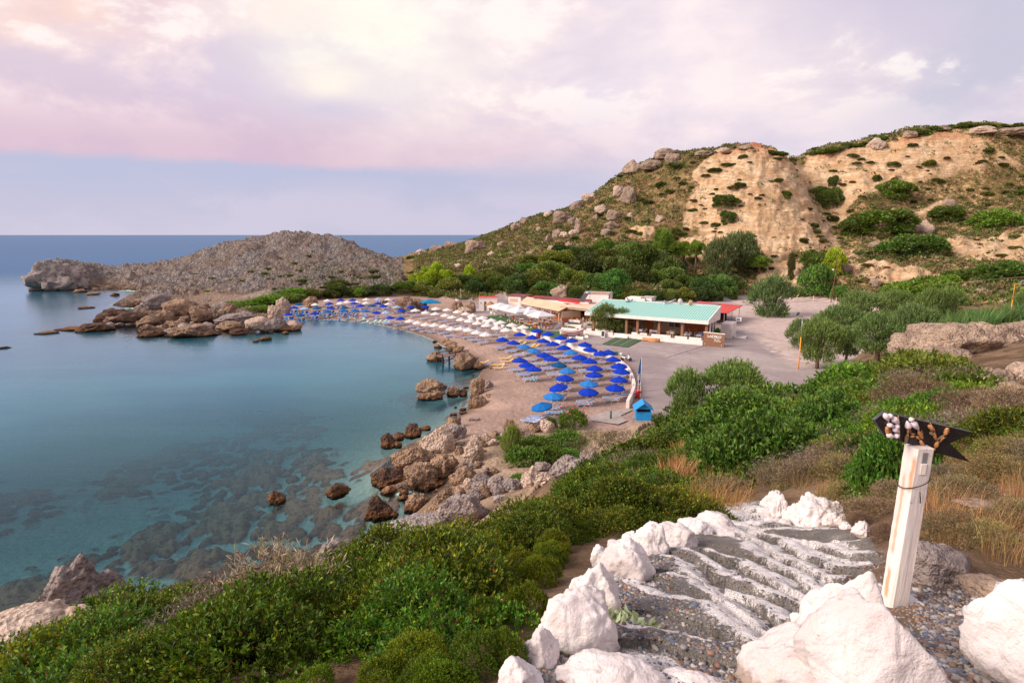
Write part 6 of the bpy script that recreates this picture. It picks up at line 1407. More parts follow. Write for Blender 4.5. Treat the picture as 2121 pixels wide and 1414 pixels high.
M_redroof=simple('red_felt_roof',srgb(206,72,66),.8,.06,1.5); M_orange=simple('orange_wood',srgb(196,108,56),.7,.15,3); M_beigew=simple('beige_wall',srgb(206,176,146),.85,.08); M_dkin=simple('dark_interior',(.05,.035,.028),.9)
M_floor=simple('terrace_floor',srgb(150,134,126),.8,.1,2); M_wd=simple('pale_wood',srgb(222,192,164),.75,.15,5); M_glass=simple('tinted_glass',(.05,.07,.075),.1,.05); M_clothw=simple('table_linen',srgb(206,204,222),.85,.05); M_clothd=simple('blue_linen',srgb(150,160,196),.85,.06)
rs_=empty('restaurant',tuple(A0),FA); tag(rs_,'open sided restaurant with ribbed teal roof, white eaves and brick pillars','restaurant')
def lb(name,boxes,mat,parent=rs_,bevel=0.,hole=None):
    b=MB()
    for q in boxes: b.box(*q)
    return b.build(name,mat,parent,bevel=bevel)
# local z is measured from 1.0 m ground
lb('terrace',[(.0,.45,-.2,21.5,9.2,.55)],M_floor)
lb('front_wall',[(0,0,-.2,5.9,.35,.72),(8.7,0,-.2,21.6,.35,.72)],M_stucco,bevel=.02)
lb('front_wall',[(4.2,-.32,-.2,5.9,-.004,.78),(5.9,-.30,-.2,8.7,-.12,.36)],M_stucco,bevel=.02)
st_=lb('steps',[(5.95,-.1,-.2,8.65,.10,.52),(5.95,.104,-.2,8.65,.34,.70),(5.95,-.6,-.1,8.65,-.32,.16)],M_stucco,bevel=.01)
for (a,b_) in [(.3,1.3),(2.0,5.4),(9.0,11.8),(12.6,16.0),(16.7,18.8),(19.1,21.2)]:
    pl=lb('planter',[(a,.75,.55,b_,1.15,1.02)],M_stucco,bevel=.02); 
colu=[]
for px in (1229,1297,1320,1364.5,1412.5,1462.5):
    # pillar line v = 1.35
    d=ray(px,700); # intersect with line
    M_=np.array([[d[0],-FU.x],[d[1],-FU.y]]); rhs=np.array([A0.x+FN.x*1.35,A0.y+FN.y*1.35]); t_,u_=np.linalg.solve(M_,rhs); colu.append(u_)
for u_ in colu: lb('pillar',[(u_-.21,1.15,.5,u_+.21,1.55,3.52)],M_brick)
# roof
zf,zb=3.95,5.62; vf,vb=.62,8.9; u0,u1=.1,22.1
b=MB(); N=int((u1-u0)/.105)
vs=[];fs=[]
for i in range(N+1):
    u_=u0+(u1-u0)*i/N; dz=[0,.035,.05,.035][i%4]
    vs+=[(u_,vf,zf+dz),(u_,vb,zb+dz)]
for i in range(N): fs.append((2*i,2*i+2,2*i+3,2*i+1))
b.addv(vs,fs); b.build('roof_sheet',M_grn,rs_)
b=MB(); b.addv([(u0,vf,zf-.02),(u1,vf,zf-.02),(u1,vb,zb-.02),(u0,vb,zb-.02),(u0,vf,zf-.14),(u1,vf,zf-.14),(u1,vb,zb-.14),(u0,vb,zb-.14)],[(0,1,2,3),(4,7,6,5),(0,4,5,1),(2,6,7,3)]); b.build('ceiling',M_beigew,rs_)
b=MB(); b.box(u0-.12,vf-.16,zf-.50,u1+.15,vf-.003,zf+.07); b.box(u0-.12,vb+.003,zb-.3,u1+.15,vb+.15,zb+.10)
for uu in (u0-.12,u1+.003):
    b.addv([(uu,vf,zf-.5),(uu,vb,3.3),(uu,vb,zb+.08),(uu,vf,zf+.08),(uu+.12,vf,zf-.5),(uu+.12,vb,3.3),(uu+.12,vb,zb+.08),(uu+.12,vf,zf+.08)],[(0,3,2,1),(4,5,6,7),(0,1,5,4),(2,3,7,6)])
b.build('fascia',M_stucco,rs_)
# back wall inside, with orange and beige parts, windows
lb('back_wall',[(.3,8.3,.55,9.3,8.5,3.9),(9.3,6.6,.55,16.6,6.8,3.9)],M_beigew)
lb('back_wall',[(16.6,6.9,.55,22.0,7.1,3.9)],M_orange); lb('wall_panel',[(4.0,8.1,.55,6.3,8.28,3.2)],M_orange); lb('wall_panel',[(9.4,6.4,.55,10.9,6.58,3.3)],M_orange)
for a in (11.6,13.9,15.0): w_=lb('window',[(a,6.52,1.7,a+.85,6.59,2.6)],M_glass)
for v_ in (2.9,4.7,6.4): lb('side_post',[(21.85,v_,.55,22.05,v_+.35,3.6+ (v_-1)*.2)],M_stucco)
lb('side_wall',[(21.85,1.56,.3,22.05,8.9,.95)],M_stucco)
lb('side_wall',[(22.3,9.4,-.2,24.2,13.2,2.55)],M_stucco,bevel=.02)
lb('side_window',[(21.9,3.3,.98,21.98,6.3,3.1)],M_glass)
# neighbouring roofs and rooms
def roofpoly(name,pts,th,mat,root,u=None):
    b=MB(); n=len(pts); P_=[Vector(p) for p in pts]
    b.addv([tuple(p) for p in P_]+[(p.x,p.y,p.z-th) for p in P_],[tuple(range(n)),tuple(range(2*n-1,n-1,-1))]+[(k,n+k,n+(k+1)%n,(k+1)%n) for k in range(n)])
    me=b.mesh(name,mat); bm=bmesh.new(); bm.from_mesh(me); bmesh.ops.recalc_face_normals(bm,faces=bm.faces); bm.to_mesh(me); bm.free(); return link(name,me,root)
def wallq(name,pa,pb,z0,z1,th,mat,root):
    a=Vector(pa[:2]); b_=Vector(pb[:2]); d=(b_-a).normalized(); n_=Vector((-d.y,d.x))*th/2; b=MB()
    b.addv([(a-n_).to_tuple()+(z0,),(b_-n_).to_tuple()+(z0,),(b_+n_).to_tuple()+(z0,),(a+n_).to_tuple()+(z0,),(a-n_).to_tuple()+(z1,),(b_-n_).to_tuple()+(z1,),(b_+n_).to_tuple()+(z1,),(a+n_).to_tuple()+(z1,)],[(0,3,2,1),(4,5,6,7),(0,1,5,4),(1,2,6,5),(2,3,7,6),(3,0,4,7)])
    return b.build(name,mat,root)
bar=empty('beach_bar',tuple(G(1158,660,1.0))); bi=lambda p:Vector(p)-bar.location
cF=[G(1075,627.5,4.0),G(1158,643.8,4.0),G(1182,632,4.8),G(1092,614.3,5.0)]
tag(bar,'long beach bar with pale cream awning roof on forked wooden posts','bar')
roofpoly('awning_roof',[bi(p) for p in cF],.1,M_cream,bar)
# posts along its front
for i in range(6):
    t_=.04+i*.185; p=bi(lerp2(cF[0],cF[1],t_)+(0,)); b=MB(); q=Vector((p.x+.3,p.y+.3,0)); b.tube([(q.x,q.y,-.2),(q.x,q.y,2.0)],.10,6); b.tube([(q.x,q.y,1.9),(q.x-.25,q.y+.45,2.9)],.06,5); b.tube([(q.x,q.y,1.9),(q.x+.25,q.y-.45,2.9)],.06,5); b.build('post',M_wd,bar)
e=Vector(cF[1])-Vector(cF[0]); e.z=0; en=Vector((-e.y,e.x,0)).normalized(); 
if en.y<0: en=-en
def off(p,k): q=Vector(p)+en*k; return q
o0=bi(off(cF[0],5.2)); o1=bi(off(cF[1],5.2)); wallq('back_wall',o0,o1,-.2,3.3,.2,M_beigew,bar)
o0=bi(off(cF[0],4.2)); o1=bi(off(cF[1],4.2)); wallq('counter',(o0.x*.5+o1.x*.5,o0.y*.5+o1.y*.5),o1,-.2,1.6,.5,M_orange,bar); wallq('counter',o0,o0.lerp(o1,.35),-.2,1.2,.3,M_orange,bar)
wallq('side_panel',bi(off(cF[1],.6)),bi(off(cF[1],5.)),-.2,1.5,.15,M_orange,bar)
wallq('side_panel',bi(off(cF[1],.7)),bi(off(cF[1],5.)),1.504,2.8,.12,M_beigew,bar)
b=MB(); 
for i in range(14):
    p=bi(lerp2(cF[0],cF[1],.12+i*.06)+(0,)); b.lathe([(.02,-.22),(.09,-.16),(.10,-.05),(.03,.05)],7,(p.x+.35,p.y+.1,2.55))
b.build('hanging_lamps',simple('frosted_globe',srgb(240,230,220),.4,.02),bar,True)
# second, flat roofed terrace room
tr2=empty('covered_terrace',tuple(G(1190,670,1.0))); ti=lambda p:Vector(p)-tr2.location
tag(tr2,'flat roofed covered terrace with dark interior between awning bar and teal roof','terrace')
r2=[G(1157,632.7,4.7),G(1227,640.2,4.7),G(1256,625,4.9),G(1204,626.5,4.9)]
roofpoly('flat_roof',[ti(p) for p in r2],.12,M_cream2,tr2)
b=MB(); a_=ti(r2[0])+Vector((.4,.3,-.42)); c_=ti(r2[1])+Vector((-.1,.3,-.42)); b.tube([a_,c_],.12,4); b.build('beam',M_wd,tr2)
for t_ in (.06,.97): p=a_.lerp(c_,t_); b=MB(); b.tube([(p.x,p.y,-.2),(p.x,p.y,p.z)],.12,6); b.build('post',M_wd,tr2)
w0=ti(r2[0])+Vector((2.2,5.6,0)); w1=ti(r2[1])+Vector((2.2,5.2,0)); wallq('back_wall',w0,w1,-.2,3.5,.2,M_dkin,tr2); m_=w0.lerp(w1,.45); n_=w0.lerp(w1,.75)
wallq('bar_counter',m_+Vector((-.3,-.8,0)),n_+Vector((-.3,-.8,0)),-.2,1.8,.4,M_orange,tr2); wallq('side_wall',ti(r2[0])+Vector((.5,1,0)),w0,-.2,3.5,.15,M_beigew,tr2)
f0=[ti(r2[0]),ti(r2[1]),ti(r2[1])+Vector((3,6,0)),ti(r2[0])+Vector((3,6,0))]; roofpoly('floor',[Vector((p.x,p.y,.5)) for p in f0],.6,M_floor,tr2)
# sofa bench in front of it, planters
p=G(1184,672,1.2); 
bn=empty('bench_seat',(p[0],p[1],1.0),FA); tag(bn,'white built in bench with navy cushions in front of the covered terrace','bench')
lb('seat',[(-2.6,-.5,0,1.6,.3,.55)],M_stucco,bn); lb('cushion',[(-2.5,-.45,.552,1.5,.1,.70)],simple('navy_cushion',(.03,.045,.15),.85),bn); lb('backrest',[(-2.6,.3,0,1.6,.55,1.15)],M_stucco,bn)
for i,(px,py,w_,d_,h_) in enumerate([(1178,688.5,3.2,.9,.85),(1186,679.5,3.6,.9,.75)]):
    p=G(px,py,1.0); q=empty('white_planter',(p[0],p[1],1.0),FA); tag(q,'long white planter box %s'%('nearer the boat' if i==0 else 'between boat planter and bench'),'planter')
    lb('box',[(-w_/2,0,-.1,w_/2,d_,h_)],M_stucco,q,bevel=.02)
    o=link('plants',HILL[i],q); o.scale=(w_/2.4,.35,.3); o.location=(0,d_/2,h_-.02); o.color=(1.2,1.5,1,1)
# ramp parapet (white triangular wall)
p0=Vector(G(1143,683.5,1)); p1=Vector(G(1163,676,1.0)); b=MB(); dd=(p1-p0); b.addv([(0,0,-.2),(dd.x,dd.y,-.2),(dd.x,dd.y,1.1),(0,0,.03),(.2,.3,-.2),(dd.x+.2,dd.y+.3,-.2),(dd.x+.2,dd.y+.3,1.1),(.2,.3,.03)],[(0,1,2,3),(4,7,6,5),(3,2,6,7),(0,4,5,1),(1,5,6,2),(0,3,7,4)]); o=b.build('ramp_wall',M_stucco,loc=tuple(p0)); tag(o,'white sloping ramp wall beside the lawn and planters','wall')
# rear buildings
def house(name,label,boxes,cat='building',rz=0,loc=(0,0,0)):
    r=empty(name,loc,rz); tag(r,label,cat)
    for nm,mat,q,bv in boxes: lb(nm,q,mat,r,bevel=bv)
    return r
p=G(992,643.5,1.0)
wc=house('changing_hut','small white hut with two doorways and red roof edge left of the bar',[('wall',M_stucco,[(0,0,-.2,1.25,.2,3.0),(1.85,0,-.2,2.5,.2,3.0),(3.1,0,-.2,4.4,.2,3.0),(1.25,0,2.2,1.85,.2,3.0),(2.5,0,2.2,3.1,.2,3.0),(0,.201,-.2,.2,2.6,3.0),(4.2,.201,-.2,4.4,2.6,3.0),(0.2,2.4,-.2,4.2,2.6,3.0)],0),('roof',M_redroof,[(-.12,-.1,3.12,4.55,2.8,3.24)],.01),('cornice',M_stucco,[(-.1,-.08,3.0,4.5,2.75,3.118)],0),('door',simple('grey_door',srgb(150,138,130),.7),[(1.26,.25,0,1.84,.3,2.19),(2.52,.5,0,3.08,.55,2.19)],0),('sign',simple('blue_sign',(.03,.08,.30),.5),[(.35,-.03,1.75,.65,-.002,1.92)],0)],'hut',0,(p[0],p[1],1.0))
p=G(1053,640,1.0)
house('store_room','white store room with maroon roof and pierced grille between hut and bar',[('wall',M_stucco,[(0,0,-.2,3.4,4,3.3)],.01),('roof',M_maroon,[(-.6,-.3,3.3,4.6,4.2,3.42)],0),('grille',M_beigew,[(.4,-.05,1.9,2.6,-.002,2.7)],0)],'building',-.5,(p[0],p[1],1.0))
q_=[G(1098,614.6,5.3),G(1227,624.6,5.3),G(1226,620,5.5),G(1110,611.6,5.6)]
bk=empty('kitchen_block',tuple(G(1160,640,1.0))); tag(bk,'long maroon corrugated roof behind the cream awning','building'); ki=lambda p:Vector(p)-bk.location
roofpoly('corrugated_roof',[ki(p) for p in q_],.12,M_maroon,bk); wallq('wall',ki(q_[0])+Vector((.6,.6,0)),ki(q_[1])+Vector((-.6,.5,0)),0,4.0,.2,M_stucco,bk)
q2=[G(1156,622.5,5.1),G(1199,628.,5.1),G(1201,626.3,5.25),G(1157,620.6,5.25)]; roofpoly('skylight_strip',[ki(p)+Vector((0,0,.12)) for p in q2],.2,simple('bright_red_canvas',srgb(214,40,30),.7,.05),bk)
lb('chimney_block',[(0,0,0,.01,.01,.01)],M_stucco,bk)
COL.objects.remove(bpy.data.objects['chimney_block']) if False else None
bpy.data.objects.remove(bpy.data.objects['chimney_block'])
p=G(1211,632,1.0); p=Vector(G(1211,607,6.6))
r=house('flat_house','white flat roofed house with rubble on its roof behind the terrace',[('wall',M_stucco,[(0,0,-5.,5.2,4.2,-.12)],0),('roof_slab',simple('roof_slab_grey',srgb(176,160,152),.9),[(-.15,-.12,-.118,5.3,4.3,.08)],0),('door',simple('steel_door',srgb(120,134,150),.5),[(5.201,.6,-1.9,5.25,1.5,-.3)],0)],'building',-.36,tuple(p))
b=MB()
for i in range(16): b.lathe([(.03,-.02),(.14,.05),(.1,.14),(.02,.17)],5,(1.6+i*.18,.5+.3*math.sin(i*3),.08))
b.build('roof_tiles',simple('terracotta',srgb(214,140,98),.9),r)
ph=Vector(G(1217.5,606,7.2)); wh=empty('solar_water_heater',ph,-.5); tag(wh,'solar water heater with white drum above the white flat house','water heater')
b=MB(); b.tube([(-.55,0,0),(.55,0,0)],.27,12); b.build('tank',M_steel,wh,True); b=MB(); b.addv([(-.8,-.2,-.2),(.3,-.2,-.2),(-.3,-1.1,-1.5),(-1.4,-1.1,-1.5),(-.8,-.15,-.25),(.3,-.15,-.25),(-.3,-1.05,-1.55),(-1.4,-1.05,-1.55)],[(0,1,2,3),(4,7,6,5),(0,3,7,4),(1,5,6,2),(2,6,7,3)]); b.build('collector',simple('collector_glass',(.06,.06,.07),.2),wh)
b=MB(); 
for x_ in (-.5,.5): b.tube([(x_,0,-.2),(x_,.3,-1.2)],.03,4); b.tube([(x_,0,-.2),(x_,-.3,-1.2)],.03,4)
b.build('stand',M_steel,wh)
# roof block on teal roof
p=UV(4.6,10.2,0); rb=empty('roof_room',(p.x,p.y,1.0),FA); tag(rb,'white roof top room behind the ridge of the teal roof','building')
lb('wall',[(-.6,0,3.5,3.3,3.,6.0),(3.301,.7,3.5,4.4,3.,6.2)],M_stucco,rb,bevel=.01); lb('corrugated_cover',[(2.4,.6,6.22,4.6,3.2,6.32)],simple('grey_corrugated',srgb(190,176,176),.6,.2,8),rb); lb('ledge',[(-.4,.4,6.0,2.3,2.8,6.18)],M_stucco,rb); lb('shutter',[(3.302,.45,4.7,3.9,.69,5.7)],simple('green_shutter',srgb(96,150,128),.6),rb)
p=UV(8.5,9.3,0); rp=empty('rear_roof',(p.x,p.y,1.0),FA); tag(rp,'low grey flat roof strip behind the teal roof ridge','building'); lb('parapet',[(0,0,3.4,12.6,.25,5.7)],M_stucco,rp); lb('roof_slab',[(0,.251,3.4,12.6,4.4,5.5)],simple('bitumen_grey',srgb(118,118,122),.9),rp)
for i,(px,py,k) in enumerate([(1409,624,1.),(1431,627,1.)]):
    p=Dp(px,py,UV(17+i*2,9.4).y); o=empty('satellite_dish',tuple(p),.35); tag(o,'%s satellite dish above the teal roof ridge'%('plain cream' if i==0 else 'rust stained right hand'),'satellite dish')
    b=MB(); b.lathe([(.02,.13),(.25,.09),(.45,.02),(.52,-.02)],16,close=False); d_=b.build('dish',M_stucco if i==0 else simple('rust_spotted',srgb(214,176,140),.6,.3,5),o,True); d_.rotation_euler=(math.pi/2-.15,0,0)
    b=MB(); b.tube([(0,.1,0),(0,.15,-.9)],.04,6); b.tube([(0,-.05,-.45),(0,-.5,-.05)],.015,4); b.build('mount',M_steel,o)
for i,(px,py) in enumerate([(1300,622),(1377,629)]):
    p=Dp(px,py,UV(7 if i==0 else 13.5,9.2).y); o=empty('roof_fan',tuple(p),FA); tag(o,'grey metal exhaust fan and duct %s'%('left of the white roof room' if i==0 else 'with long sloping tube right of the roof room'),'fan')
    b=MB(); b.lathe([(.1,-.35),(.38,-.3),(.38,.2),(.1,.25)],10); b.build('housing',M_steel,o,True)
    b=MB(); b.tube([(.2,0,0),(1.9,.4,.9)] if i else [(.2,0,-.1),(1.,.2,.2)],.14,8); b.tube([(0,0,.2),(-.1,0,.6)],.12,8); b.build('duct',M_steel,o,True)
# carport
p=UV(10.8,22.6,0); cp=empty('carport',(p.x,p.y,1.0),FA); tag(cp,'open carport with flat red roof on thin posts at the right of the restaurant','carport')
b=MB(); b.addv([(-.5,0,3.0),(9.8,0,2.85),(9.9,13.5,3.0),(.3,14.5,3.3),(-.5,0,2.88),(9.8,0,2.73),(9.9,13.5,2.88),(.3,14.5,3.18)],[(0,1,2,3),(4,7,6,5),(0,4,5,1),(1,5,6,2),(2,6,7,3),(3,7,4,0)]); b.build('roof',M_redroof,cp)
for (x_,y_) in ((9.1,.3),(9.3,6.5),(9.4,13.2),(6.,.3),(2.5,.3)): b=MB(); b.tube([(x_,y_,-.2),(x_,y_,2.8)],.06,6); b.build('post',M_steel,cp)
lb('rear_wall',[(0,10,-.2,7.5,10.2,2.7),(0,.4,-.2,.2,10,2.7)],simple('maroon_wall',srgb(110,60,56),.9),cp)
p=UV(24.0,13.4,0); ac=empty('air_conditioner',(p.x,p.y,3.9),FA); tag(ac,'white air conditioner unit under the red roof edge','air conditioner'); lb('casing',[(0,0,-.3,.95,.35,.35)],M_wp,ac,bevel=.02); lb('grille',[(.1,-.02,-.2,.7,-.002,.25)],simple('dark_grille',(.2,.2,.2),.6),ac)
p=UV(24.4,10.4,0); tb=empty('water_tub',(p.x,p.y,1.0),FA); tag(tb,'white basin with turquoise water beside the white side wall','basin'); lb('basin',[(0,0,0,2.0,.12,.35),(0,1.3,0,2.0,1.42,.35),(0,.121,0,.12,1.299,.35),(1.88,.121,0,2.0,1.299,.35),(.121,.121,0,1.879,1.299,.08)],M_stucco,tb); lb('water',[(.13,.13,.2,1.87,1.29,.22)],simple('turquoise_water',(.02,.35,.36),.1),tb)
# sign wall with lettering
a_=math.atan2(G(1499,718.5)[1]-G(1457,715.5)[1],G(1499,718.5)[0]-G(1457,715.5)[0]); sw0=Vector(G(1456,716,1.0)); Ls=(Vector(G(1499.5,719.3,1.0))-sw0).length
sw=empty('sign_wall',sw0,a_); tag(sw,'brown brick sign wall with white lettering at the restaurant corner','sign')
b=MB(); b.addv([(0,0,-.2),(Ls,0,-.2),(Ls,.3,-.2),(0,.3,-.2),(0,0,2.22),(Ls,0,2.08),(Ls,.3,2.08),(0,.3,2.22)],[(0,3,2,1),(4,5,6,7),(0,1,5,4),(1,2,6,5),(2,3,7,6),(3,0,4,7)]); b.build('brick_wall',M_brick,sw)
b=MB(); b.addv([(-.04,-.04,2.223),(Ls+.04,-.04,2.083),(Ls+.04,.34,2.083),(-.04,.34,2.223),(-.04,-.04,2.32),(Ls+.04,-.04,2.18),(Ls+.04,.34,2.18),(-.04,.34,2.32)],[(0,3,2,1),(4,5,6,7),(0,1,5,4),(1,2,6,5),(2,3,7,6),(3,0,4,7)]); b.build('coping',M_stucco,sw)
M_letter=simple('white_letter',srgb(244,238,234),.6,.02)
def text(body,size,x,z,parent,name='lettering',ex=.02,rx=math.pi/2,ry=0,mat=None,off_=0.):
    c=bpy.data.curves.new(name,'FONT'); c.body=body; c.size=size; c.extrude=ex; c.offset=off_
    o=bpy.data.objects.new(name,c); COL.objects.link(o); dg=bpy.context.evaluated_depsgraph_get(); me=bpy.data.meshes.new_from_object(o.evaluated_get(dg)); bpy.data.objects.remove(o)
    me.materials.clear(); me.materials.append(mat or M_letter); q=link(name,me,parent); q.location=(x,-.03,z); q.rotation_euler=(rx,ry,0); return q
text('LADIKO',.60,Ls*.19,1.50,sw,ry=.04,off_=.012); text('taverna',.26,Ls*.52,1.16,sw,ry=.04,off_=.008); text('beach bar',.26,Ls*.52,.88,sw,ry=.04,off_=.008)
for (x_,z_) in ((.28,.38),(Ls-.4,.28)): b=MB(); b.lathe([(.01,0),(.07,.02),(.01,.06)],8); o=b.build('spotlight',M_letter,sw); o.location=(x_,-.03,z_); o.rotation_euler=(math.pi/2,0,0)
bigveg('hedge_shrub',BIGF[2],1482,697,26,(1.1,2.0,.8),'bright green hedge behind the brick sign wall',hpx=26,Y=G(1482,703,1.0)[1])
# tree in front of the restaurant
trr=T_('olive_like_tree',1272,693,52,64,TAMF[0],(1.05,.9,.75),'tamarisk with twin rounded crowns growing through the restaurant terrace',.38,tr=.16)
cr=[c for c in trr.children if c.name.startswith('crown')][0]; c2=cr.copy(); COL.objects.link(c2); sW=mpp(trr.location); ga=Vector(Dp(1253,652,trr.location.y-.3))-trr.location; gb=Vector(Dp(1287,656,trr.location.y-.6))-trr.location; cr.location=ga-Vector((0,0,2.9)); cr.scale=(24*sW,24*sW,2.7); c2.location=gb-Vector((0,0,2.8)); c2.scale=(20*sW,20*sW,2.4)
# log, chalk board, boat, boat planters
p=Vector(G(1330,706.5,1.0)); lg=empty('log',p,FA+.02); tag(lg,'thick split log lying along the white restaurant wall','log')
b=MB(); b.tube([(0,.3,.33),(1.3,.3,.34),(2.95,.3,.33)],[.33,.31,.33],12); b.build('trunk',simple('orange_log',srgb(206,142,98),.85,.2,4,bump=.03),lg,True); b=MB(); b.tube([(1.1,-.05,.12),(1.8,-.08,.14),(2.9,0,.12)],[.1,.14,.1],7); b.build('branch',bpy.data.materials['orange_log'],lg,True)
p=Vector(G(1249,697.5,1.0)); cb=empty('chalkboard',p,-.35); tag(cb,'white framed A board with black chalk panel by the restaurant wall','sign')
for sgn,nm in ((-1,'front_panel'),(1,'rear_panel')):
    b=MB(); b.addv([(-.33,sgn*.3,0),(.33,sgn*.3,0),(.33,sgn*.05,1.15),(-.33,sgn*.05,1.15),(-.33,sgn*.3-.04,0),(.33,sgn*.3-.04,0),(.33,sgn*.05-.04,1.15),(-.33,sgn*.05-.04,1.15)],[(0,1,2,3),(4,7,6,5),(0,4,5,1),(1,5,6,2),(2,6,7,3),(3,7,4,0)]); fo_=b.build(nm,M_wht,cb)
    if sgn<0: b=MB(); b.addv([(-.25,-.318,.15),(.25,-.318,.15),(.25,-.122,1.05),(-.25,-.122,1.05),(-.25,-.33,.15),(.25,-.33,.15),(.25,-.134,1.05),(-.25,-.134,1.05)],[(0,1,2,3),(4,7,6,5),(0,4,5,1),(1,5,6,2),(2,6,7,3),(3,7,4,0)]); b.build('chalk_panel',simple('slate',(.04,.045,.05),.8),fo_)
def boat(name,p,rz,L,mat,rail,label,stripe=None,mast=0,red=None):
    r=empty(name,p,rz); tag(r,label,'boat'); b=MB(); N=16; vs=[];fs=[]; K=9
    for i in range(N+1):
        s_=i/N; x_=(s_-.5)*L; w_=.82*math.sin(math.pi*min(1,max(0.0,s_*.92+.06)))**.6*L*.19; sheer=.62+.42*(2*s_-1)**2+(.10 if s_>.5 else 0)*(2*s_-1); keel=.12*(2*s_-1)**4
        for k in range(K):
            a=-math.pi/2+math.pi*k/(K-1); yy=w_*math.sin(a)*(abs(math.cos(a))**.0); zz=keel+(sheer-keel)*(1-math.cos(a)**1.6 if abs(a)<1.57 else 1)
            vs.append((x_,yy,zz))
    for i in range(N):
        for k in range(K-1): fs.append((i*K+k,(i+1)*K+k,(i+1)*K+k+1,i*K+k+1))
    fs.append(tuple(range(K))); fs.append(tuple(N*K+k for k in range(K))[::-1]); b.addv(vs,fs); b.build('hull',mat,r,True)
    for k0,nm in ((0,'gunwale'),(K-1,'gunwale')): b=MB(); b.tube([vs[i*K+k0] for i in range(N+1)],.05,5); b.build(nm,rail,r)
    if stripe:
        for k0 in (1,K-2): b=MB(); b.tube([(vs[i*K+k0][0],vs[i*K+k0][1]*1.03,vs[i*K+k0][2]) for i in range(N+1)],.045,5); b.build('stripe',stripe,r)
    b=MB(); 
    for s_ in (.3,.5,.7): b.box((s_-.5)*L-.12,-.6,.48,(s_-.5)*L+.12,.6,.53)
    b.build('thwarts',M_wood,r)
    if mast: b=MB(); b.tube([(-L*.18,0,.3),(-L*.18-.02,0,mast)],[.06,.03],6); b.build('mast',M_pole,r)
    return r
p=Vector(G(1184,696,1.0)); bt=boat('rowing_boat',(p.x,p.y,1.22),.12,4.3,M_stucco,M_wht,'white wooden rowing boat with red stripe on red stand beside the lawn',bpy.data.materials['red_plastic'],2.3)
b=MB(); 
for x_ in (-1.2,1.3): b.box(x_-.1,-.45,-.25,x_+.1,.45,.28)
b.build('stand',M_red,bt)
for i,(px,py,w_) in enumerate([(1201,702,.45),(1215.5,699,.35),(1183,703,.3)]):
    p=G(px,py,1.0); q=empty('flower_pot',(p[0],p[1],1.0),FA); tag(q,['oblong white flower trough in front of the rowing boat','square white flower pot right of the rowing boat','short white flower pot at the left below the rowing boat'][i],'planter'); lb('box',[(-w_*(1.6 if i==0 else 1),-.22,0,w_*(1.6 if i==0 else 1),.22,.5)],M_stucco,q,bevel=.02); o=link('plants',HILL[i],q); o.location=(0,0,.5); o.scale=(w_*1.2,.22,.2); o.color=(1.4,1.3,.8,1)
p=Vector(G(961,624,2.6)); bt2=boat('old_boat',(p.x,p.y,2.4),.1,4.2,M_stucco,simple('navy_paint',(.03,.06,.2),.6),'old white and blue boat with a mast set on the rocks as a planter',None,3.4); o=link('plants',HILL[3],bt2); o.scale=(1.3,.5,.5); o.location=(.2,0,.7); o.color=(1.2,1.3,.9,1)
for i in range(3):
    q=[(945,636),(960,640),(975,641)][i]
# thatch umbrella, spools, tables and chairs on the lawn
p=Vector(G(1016,650,1.0)); th_=empty('thatch_parasol',p); tag(th_,'straw thatched sunshade beside the white hut','parasol'); b=MB(); b.lathe([(1.3,2.0),(.9,2.35),(.4,2.75),(.05,3.0)],12); b.build('thatch',simple('straw',srgb(176,124,74),.95,.3,9,bump=.05,bscale=12),th_); b=MB(); b.tube([(0,0,-.1),(0,0,2.6)],.07,6); b.build('post',M_wd,th_)
fnc=wallline('wicker_fence',gp([(1031,642),(1044,643),(1052,646)]),1.7,.08,'brown wicker fence between hut and store room',M_orange)
sp_=empty('spool_table'); b=MB(); b.lathe([(.55,.72),(.58,.75),(.55,.79)],14); b.build('tabletop',M_wd,sp_); b=MB(); b.lathe([(.42,0),(.42,.06),(.2,.08),(.22,.4),(.2,.70),(.25,.72)],12); b.build('drum',M_orange,sp_,True)
stl=empty('stump_stool'); b=MB(); b.lathe([(.20,0),(.22,.2),(.2,.43),(.21,.47)],10); b.build('stump',simple('pale_stump',srgb(206,166,146),.9,.15,5),stl,True)
tps_=[(1063,662),(1110,678),(1127,668),(1133,676),(1080,668),(1100,665),(1047,656),(1118,663),(1140,670)]
for i,(px,py) in enumerate(tps_):
    o=sp_ if i==0 else copy_tree(sp_); p=G(px,py,1.0); o.location=(p[0],p[1],1.09 if i<4 else 1.0); tag(o,'round orange cable spool table on the cafe lawn, %s from the left'%ordw(sorted(q[0] for q in tps_).index(px)+1),'table','spool tables on the cafe lawn')
sps=[(1052.5,667.5),(1057,669),(1067,667),(1071,669.5),(1101,682),(1116,681),(1118,683),(1128,683),(1143,681),(1122,673),(1136,682),(1093,669)]
for i,(px,py) in enumerate(sps):
    o=stl if i==0 else copy_tree(stl); p=G(px,py,1.0); o.location=(p[0],p[1],1.09); tag(o,'pale tree stump stool on the cafe lawn, %s from the left'%ordw(sorted(q[0] for q in sps).index(px)+1),'stool','stump stools on the cafe lawn')
bch=empty('plank_bench'); b=MB(); b.box(-1.3,-.2,.42,1.3,.2,.48); b.build('seat',M_wd,bch)
for s_ in (-1,1): b=MB(); b.lathe([(.16,0),(.16,.42)],8,(s_*1.0,0,0)); b.build('leg',M_orange,bch)
for i,(px,py,a) in enumerate([(1086,671,-.5),(1108,672,-.5),(1128,673,-.5),(1097,676,-.5)]):
    o=bch if i==0 else copy_tree(bch); p=G(px,py,1.0); o.location=(p[0],p[1],1.09); o.rotation_euler=(0,0,a); tag(o,'pale plank bench under the cafe parasols, %s from the left'%ordw(sorted([1086,1108,1128,1097]).index(px)+1),'bench','plank benches under the cafe parasols')
